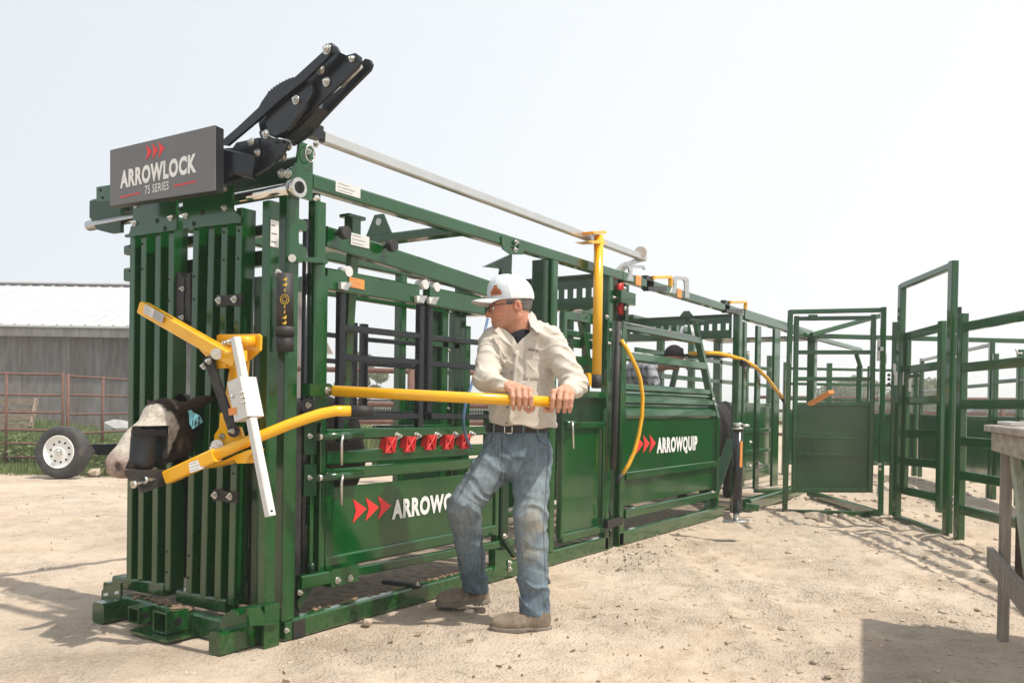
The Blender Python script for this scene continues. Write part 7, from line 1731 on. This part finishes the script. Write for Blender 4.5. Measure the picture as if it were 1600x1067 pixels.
# boots
def boot(heel, toe, ank, lift, name='boot'):
    """heel and toe are points under the sole"""
    f = toe - heel; L_ = np.linalg.norm(f); f = f / L_; up = v3(0, 0, 1) - f * f[2]; up /= np.linalg.norm(up); s = np.cross(f, up)
    def loc(X, Y, Z):
        a, b, c = X - heel[0], Y - heel[1], Z - heel[2]
        return a * f[0] + b * f[1] + c * f[2], a * s[0] + b * s[1] + c * s[2], a * up[0] + b * up[1] + c * up[2]
    def shape(x, y, z, g=0.0):
        d = cone(x, y, z, (0.045, 0, 0.045), (L_ * 0.55, 0.0, 0.045), 0.040, 0.045)
        d = smin(d, ell(x, y, z, (L_ - 0.075, 0.004, 0.044), (0.078, 0.051, 0.042)), 0.03)
        d = smin(d, ell(x, y, z, (0.038, 0, 0.052), (0.042, 0.040, 0.055)), 0.03)
        return d - g
    def upper(X, Y, Z):
        x, y, z = loc(X, Y, Z)
        d = shape(x, y, z)
        aw = np.array([(ank - heel) @ f, (ank - heel) @ s, (ank - heel) @ up])
        d = smin(d, cone(x, y, z, (0.060, 0, 0.075), tuple(aw + [0, 0, 0.03]), 0.046, 0.050), 0.035)
        d = d + 0.0022 * np.sin(x * 140 + z * 60 + 5 * vnoise(X, Y, Z, 20)) * np.exp(-((x - 0.12) / 0.05) ** 2) + 0.0025 * vnoise(X, Y, Z, 30)
        return smax(d, 0.018 - z, 0.004)
    def sole(X, Y, Z):
        x, y, z = loc(X, Y, Z)
        d = smax(shape(x, y, np.clip(z, 0.04, 1), 0.006), np.abs(z - 0.013 - 0.012 * np.clip((x - L_ + .06) * 8, 0, 1)) - 0.0135, 0.004)
        arch = smax(np.abs(x - 0.095) - 0.022, z - 0.010, 0.003)
        tread = smax(np.sin(x * 330) * 0.01 + 0.004, z - 0.005, 0.002)
        return smax(smax(d, -arch, 0.004), -tread, 0.002)
    lo = np.minimum(np.minimum(heel, toe), ank) - 0.085; hi = np.maximum(np.maximum(heel, toe), ank) + 0.085
    V, F = sdf_mesh(upper, lo, hi, 0.0048)
    x, y, z = loc(*V.T)
    c = np.tile([0.19, 0.15, 0.115], (len(V), 1)) * (1 + 0.4 * vnoise(*V.T, 22)[:, None])
    w = np.clip(1.1 - np.abs(z - 0.02) / 0.05, 0, 1)[:, None] * 0.5 + np.clip((x - L_ + .1) * 8, 0, 1)[:, None] * 0.25
    c = c * (1 - w) + np.array([0.36, 0.295, 0.22]) * w
    b = sdf_part(man, name, LEATHER, V, F, xf_view, colors=np.clip(c, .02, 1))
    V, F = sdf_mesh(sole, lo, hi, 0.0042)
    sdf_part(b, 'sole', LEATHER, V, F, xf_view, colors=np.tile([0.20, 0.17, 0.14], (len(V), 1)) * (1 + 0.4 * vnoise(*V.T, 25)[:, None]))
def gl(u, v, z, d): return None
hL, tL = v3(0.191, 4.050, 0.003), v3(-0.080, 4.000, -0.012)
hL[2] = 0.004; tL[2] = 0.004
boot(hL, tL, ankL + [0, 0, 0.0], 0)
hR, tR = v3(-0.108, 4.440, 0.053), v3(-0.374, 4.460, 0.001)
hR[2] = 0.038; tR[2] = 0.010
boot(hR, tR, ankR, 0)

# ================================================================== cattle
HIDE = tint_mat('cow_hide', 0.65, bump=0.5, bscale=160, spec=0.3, stretch=(0.5, 1, 1), mottling=0.30, mscale=70)
ident = lambda V: V
POLL = np.array((-0.263, 0.540, 1.018)); MUZ = np.array((-0.550, 0.500, 0.828))
fd = (MUZ - POLL) / np.linalg.norm(MUZ - POLL)
fs_ = np.cross(fd, [0, 0, 1.0]); fs_ /= np.linalg.norm(fs_); fu = np.cross(fs_, fd)
if fu[2] < 0: fu = -fu
if fs_[1] > 0: fs_ = -fs_          # the side that faces the camera
HL = np.linalg.norm(MUZ - POLL)
def hloc(X, Y, Z):
    a, b, c = X - POLL[0], Y - POLL[1], Z - POLL[2]
    return a * fd[0] + b * fd[1] + c * fd[2], a * fs_[0] + b * fs_[1] + c * fs_[2], a * fu[0] + b * fu[1] + c * fu[2]
def cow_head(X, Y, Z, detail=True):
    x, y, z = hloc(X, Y, Z); ay = np.abs(y)
    d = cone(x, y, z, (0.03, 0, -0.055), (HL * .55, 0, -0.055), 0.098, 0.078)
    d = smin(d, cone(x, y, z, (HL * .5, 0, -0.058), (HL - 0.035, 0, -0.062), 0.070, 0.066), 0.05)
    d = smin(d, ell(x, y, z, (0.02, 0, 0.0), (0.07, 0.075, 0.045)), 0.04)
    d = smin(d, cone(x, ay, z, (0.05, 0.045, -0.16), (HL - 0.06, 0.025, -0.112), 0.050, 0.034), 0.05)
    d = smin(d, ell(x, ay, z, (0.13, 0.085, -0.030), (0.035, 0.022, 0.024)), 0.02)
    if detail:
        d = smin(d, ell(x, y, z, (HL - 0.010, 0, -0.064), (0.050, 0.058, 0.048)), 0.02)
        d = smax(d, -ell(x, ay, z, (HL + 0.020, 0.034, -0.045), (0.020, 0.011, 0.017)), 0.008)
        d = smax(d, -cone(x, ay, z, (HL + 0.04, 0.0, -0.098), (HL - 0.07, 0.064, -0.100), 0.0035), 0.006)
    return d
def cow_ears(X, Y, Z):
    d = None
    for s in (1, -1):
        x, y, z = hloc(X, Y, Z); y = y * s
        b = np.array([-0.005, 0.070, -0.02]); t = np.array([-0.105, 0.185, 0.0 if s > 0 else -0.03])
        dd = t - b; L_ = np.linalg.norm(dd); dd = dd / L_
        q = [(x - b[0]), (y - b[1]), (z - b[2])]; u = q[0] * dd[0] + q[1] * dd[1] + q[2] * dd[2]
        w = np.array([0.55, 0.1, 0.6]); w = w - dd * (w @ dd); w /= np.linalg.norm(w); nn = np.cross(dd, w)
        a = q[0] * w[0] + q[1] * w[1] + q[2] * w[2]; c = q[0] * nn[0] + q[1] * nn[1] + q[2] * nn[2]
        e = ell(u, a, c + 6 * a * a, (L_ * .52, 0, 0), (L_ * .58, 0.048, 0.012))
        d = e if d is None else np.minimum(d, e)
    return d
def cow_body(X, Y, Z):
    d = cone(X, Y, Z, (0.32, 0.67, 0.80), (0.80, 0.67, 0.84), 0.25, 0.26, ((0, 1, 0), 0.84))
    d = smin(d, ell(X, Y, Z, (0.56, 0.67, 0.70), (0.36, 0.235, 0.24)), 0.08)
    d = smin(d, cone(X, Y, Z, (0.80, 0.67, 0.93), (0.92, 0.67, 0.90), 0.15, 0.14, ((0, 1, 0), 0.9)), 0.08)
    d = smin(d, cone(X, Y, Z, (0.18, 0.66, 0.90), (0.34, 0.67, 0.86), 0.15, 0.21, ((0, 1, 0), 0.8)), 0.08)
    for yy in (0.54, 0.80):
        d = smin(d, cone(X, Y, Z, (0.26, yy, 0.66), (0.23, yy, 0.40), 0.095, 0.058), 0.05)
        d = smin(d, cone(X, Y, Z, (0.23, yy, 0.40), (0.245, yy, 0.14), 0.052, 0.040), 0.03)
        d = smin(d, cone(X, Y, Z, (0.245, yy, 0.14), (0.215, yy, 0.095), 0.046, 0.056), 0.02)
        d = smin(d, cone(X, Y, Z, (0.86, yy, 0.74), (0.80, yy, 0.50), 0.15, 0.085, ((0, 1, 0), 0.75)), 0.06)
        d = smin(d, cone(X, Y, Z, (0.80, yy, 0.50), (0.93, yy, 0.36), 0.075, 0.052), 0.03)
        d = smin(d, cone(X, Y, Z, (0.93, yy, 0.36), (0.90, yy, 0.14), 0.050, 0.042), 0.03)
        d = smin(d, cone(X, Y, Z, (0.90, yy, 0.14), (0.87, yy, 0.095), 0.046, 0.056), 0.02)
    d = smin(d, cone(X, Y, Z, (1.00, 0.67, 1.00), (1.04, 0.67, 0.55), 0.028, 0.018), 0.02)
    d = smin(d, cone(X, Y, Z, (1.04, 0.67, 0.55), (1.04, 0.67, 0.36), 0.034, 0.02), 0.01)
    return d + 0.006 * vnoise(X, Y, Z, 14)
def neck(X, Y, Z):
    d = cone(X, Y, Z, (0.22, 0.665, 0.88), (-0.12, 0.655, 0.93), 0.19, 0.16, ((0, 1, 0), 0.45))
    return smin(d, cone(X, Y, Z, (-0.10, 0.650, 0.94), tuple(POLL + [0.04, 0.02, -0.10]), 0.135, 0.125, ((0, 1, 0.2), 0.62)), 0.05)
def head_neck(X, Y, Z):
    d = smin(cow_head(X, Y, Z), cow_ears(X, Y, Z), 0.012)
    d = smin(d, cone(X, Y, Z, (-0.06, 0.652, 0.93), tuple(POLL + [0.05, 0.03, -0.10]), 0.135, 0.118, ((0.3, 1, 0.2), 0.60)), 0.06)
    x, y, z = hloc(X, Y, Z)
    tuft = np.clip(1 - np.hypot(x - 0.03, y) / 0.10, 0, 1) * np.clip(z * 25, 0, 1)
    return d - tuft * (0.008 + 0.010 * np.abs(vnoise(X, Y, Z, 70))) + 0.0022 * vnoise(X, Y, Z, 60)
p1_ = sdf_mesh(lambda X, Y, Z: smin(cow_body(X, Y, Z), neck(X, Y, Z), 0.08), (-0.12, 0.34, 0.03), (1.14, 1.0, 1.18), 0.016)
p2_ = sdf_mesh(head_neck, (-0.70, 0.24, 0.62), (-0.03, 0.86, 1.18), 0.0052)
V = np.concatenate([p1_[0], p2_[0]]); F = np.concatenate([p1_[1], p2_[1] + len(p1_[0])])
x, y, z = hloc(*V.T); bodyv = np.arange(len(V)) < len(p1_[0])
c = np.tile([0.020, 0.013, 0.010], (len(V), 1))
brn = np.clip(0.5 + 1.2 * vnoise(*V.T, 5.0), 0, 1)[:, None]
c = c * (1 - 0.5 * brn) + np.array([0.055, 0.030, 0.018]) * 0.5 * brn
edge = 0.03 + 1.1 * np.clip(-z - 0.05, 0, 0.3) * (x < 0.2) + 0.03 * vnoise(*V.T, 30) + 0.015 * vnoise(*V.T, 80)
w = np.clip((x - edge - 0.35 * np.clip(-z - 0.06, 0, 1) * 1.2) / 0.012, 0, 1)[:, None] * (~bodyv[:, None])
c = c * (1 - w) + np.array([0.46, 0.41, 0.35]) * w
w = np.clip((x - HL + 0.045 - 0.5 * np.clip(-z - 0.06, 0, 1)) / 0.04, 0, 1)[:, None] * (~bodyv[:, None])
c = c * (1 - w) + np.array([0.34, 0.255, 0.22]) * w
w = np.clip(1 - np.sqrt((x - HL - .02) ** 2 + (np.abs(y) - 0.034) ** 2 + (z + 0.045) ** 2) / 0.028, 0, 1)[:, None] * (~bodyv[:, None])
c = c * (1 - w) + np.array([0.07, 0.04, 0.035]) * w
hoof = (V[:, 2] < 0.10)[:, None] & bodyv[:, None]
c = np.where(hoof, np.array([0.10, 0.075, 0.055]), c)
cow = thing('cow', 'dark calf with pale face held in the head gate, blue ear tag 162', 'cow', (0.5, 0.67, 0.04))
hide = sdf_part(cow, 'body', HIDE, V, F, ident, colors=c)
hw = lambda p: Vector(tuple(POLL + fd * p[0] + fs_ * p[1] + fu * p[2]))
for s in (1, -1):
    mb = MB(); mb.sphere(hw((0.165, 0.088 * s, -0.035)), 0.017, 7); part(cow, 'eye', BLACK, mb)
# ear tag
TAGM = mat('blue_tag', (0.16, 0.46, 0.56), 0.4, var=0.08, vscale=30)
e0 = Vector((-0.316, 0.300, 1.016)); e1 = Vector((-0.280, 0.295, 1.023)); ctr = Vector((-0.291, 0.290, 0.983))
tagp = [(-0.356, 0.250, 1.020), (-0.339, 0.250, 1.024), (-0.332, 0.250, 1.014), (-0.297, 0.250, 1.000), (-0.281, 0.250, 0.972), (-0.332, 0.250, 0.943), (-0.347, 0.250, 0.965), (-0.350, 0.250, 1.011)]
mb = MB(); mb.prism(tagp, (0.0, 0.003, 0)); tg = part(cow, 'ear_tag', TAGM, mb)
lettering(tg, '162', HOLE, Vector((-0.339, 0.248, 0.952)), Vector((-0.290, 0.248, 0.968)) - Vector((-0.339, 0.248, 0.952)), (0.12, 0, 1), 0.033, 0.042, bold=0.02)
# second, black animal behind in the alley: the same build, copied
c2 = np.tile([0.012, 0.009, 0.008], (len(V), 1))
cow2 = thing('cow', 'black cow standing in the alley behind the end of the bowed panel', 'cow', (6.62, 0.62, 0.04))
sdf_part(cow2, 'body', HIDE, p1_[0] * np.array([1.0, 1.1, 1.06]), p1_[1], lambda Q: (Q - np.array([0.5, 0.67, 0])) * np.array([-1, -1, 1]) + np.array([6.62, 0.62, 0.0]), colors=c2[:len(p1_[0])])

# ================================================================== helper behind the alley
hel = thing('person', 'helper in plaid shirt and dark cap bending behind the far side of the alley', 'person', (17.883, 7.151, 0.000))
hipH, shoH, heaH = np.array((5.390, 1.070, 1.188)), np.array((5.264, 0.715, 1.444)), np.array((5.234, 0.397, 1.551))
sd = np.array([0.80, 0.60, 0.0])
def hb(X, Y, Z):
    d = cone(X, Y, Z, hipH, shoH, 0.16, 0.17, (sd, 1.15))
    d = smin(d, cone(X, Y, Z, shoH - sd * .17, shoH + sd * .17, 0.08, 0.08), 0.05)
    fw = heaH - shoH; fw[2] = 0; fw /= np.linalg.norm(fw)
    for s in (1, -1):
        el = shoH + sd * .24 * s + fw * .10 + np.array([0, 0, -.27]); wr = el + fw * .22 + np.array([0, 0, 0.02]) - sd * .10 * s
        d = smin(d, cone(X, Y, Z, shoH + sd * .2 * s, el, 0.066, 0.052), 0.03)
        d = smin(d, cone(X, Y, Z, el, wr, 0.05, 0.035), 0.02)
        d = smin(d, cone(X, Y, Z, wr, wr + fw * .09, 0.036, 0.03), 0.02)
        kn = hipH + sd * .11 * s + fw * .08; kn[2] = 0.50; fo = hipH + sd * .12 * s; fo[2] = 0.07
        d = smin(d, cone(X, Y, Z, hipH + sd * .09 * s, kn, 0.105, 0.07), 0.03)
        d = smin(d, cone(X, Y, Z, kn, fo, 0.068, 0.045), 0.03)
        d = smin(d, cone(X, Y, Z, fo - [0, 0, .02], fo + fw * .17 - [0, 0, .03], 0.045, 0.038), 0.03)
    d = smin(d, cone(X, Y, Z, shoH + [0, 0, .02], heaH - [0, 0, .04], 0.065, 0.058), 0.03)
    d = smin(d, ell(X, Y, Z, heaH, (0.09, 0.085, 0.115)), 0.02)
    d = smin(d, ell(X, Y, Z, heaH + fw * .095 - [0, 0, .025], (0.022, 0.020, 0.024)), 0.015)
    return d
V, F = sdf_mesh(hb, np.minimum(np.minimum(hipH, shoH), heaH) * [1, 1, 0] - [0.45, 0.45, 0], np.maximum(np.maximum(hipH, shoH), heaH) + [0.45, 0.45, 0.2], 0.014)
PLAID = bpy.data.materials.new('plaid'); PLAID.use_nodes = True
N, L = PLAID.node_tree.nodes, PLAID.node_tree.links; Pp = N['Principled BSDF']; Pp.inputs['Roughness'].default_value = 0.9
vc = N.new('ShaderNodeVertexColor'); vc.layer_name = 'tint'; L.new(vc.outputs[0], Pp.inputs['Base Color'])
c = np.tile([0.45, 0.22, 0.15], (len(V), 1)); X, Y, Z = V.T
nearhead = (np.linalg.norm(V - heaH, axis=1) < 0.17)
shz = (Z > hipH[2] - 0.06) & ~nearhead
q = (np.sin(Z * 75) > 0.3).astype(float) + (np.sin((X + Y) * 75) > 0.3).astype(float)
c = np.where(shz[:, None], np.array([0.40, 0.40, 0.44]) * (1 - 0.42 * q[:, None]), c)
c = np.where((Z <= hipH[2] - 0.06)[:, None], np.array([0.04, 0.055, 0.09]), c)
c = np.where((Z <= 0.10)[:, None], np.array([0.08, 0.06, 0.045]), c)
sdf_part(hel, 'body', PLAID, V, F, ident, colors=c)
def hcap(X, Y, Z):
    fw = heaH - shoH; fw[2] = 0; fw /= np.linalg.norm(fw)
    d = ell(X, Y, Z, heaH + [0, 0, .03], (0.102, 0.098, 0.105)); d = smax(d, heaH[2] + .02 - Z, 0.004)
    return smin(d, ell(X, Y, Z, heaH + fw * .11 + [0, 0, .028], (0.085, 0.075, 0.010)), 0.008)
V, F = sdf_mesh(hcap, heaH - [0.24, 0.24, 0.03], heaH + [0.24, 0.24, 0.18], 0.009)
sdf_part(hel, 'cap', CAPM, V, F, ident, colors=np.tile([0.015, 0.012, 0.014], (len(V), 1)))

# ------------------------------------------------------------------ thin smoky air
hz_me = bpy.data.meshes.new('haze')
hzb = MB(); hzb.box(-1150, -1150, -1.0, 1150, 1150, 7.0, 0.0)
hz_me.from_pydata(hzb.v, [], hzb.f); hz_me.update()
hzm = bpy.data.materials.new('smoky_air'); hzm.use_nodes = True
hn, hl_ = hzm.node_tree.nodes, hzm.node_tree.links
hn.remove(hn['Principled BSDF'])
pv_ = hn.new('ShaderNodeVolumePrincipled'); pv_.inputs['Color'].default_value = (0.92, 0.93, 0.95, 1); pv_.inputs['Density'].default_value = 0.0032; pv_.inputs['Anisotropy'].default_value = 0.2
hl_.new(pv_.outputs[0], hn['Material Output'].inputs['Volume'])
mesh_obj('haze', hz_me, hzm, kind='stuff')
SC.cycles.volume_bounces = 1
print('BUILT', len(bpy.data.objects))
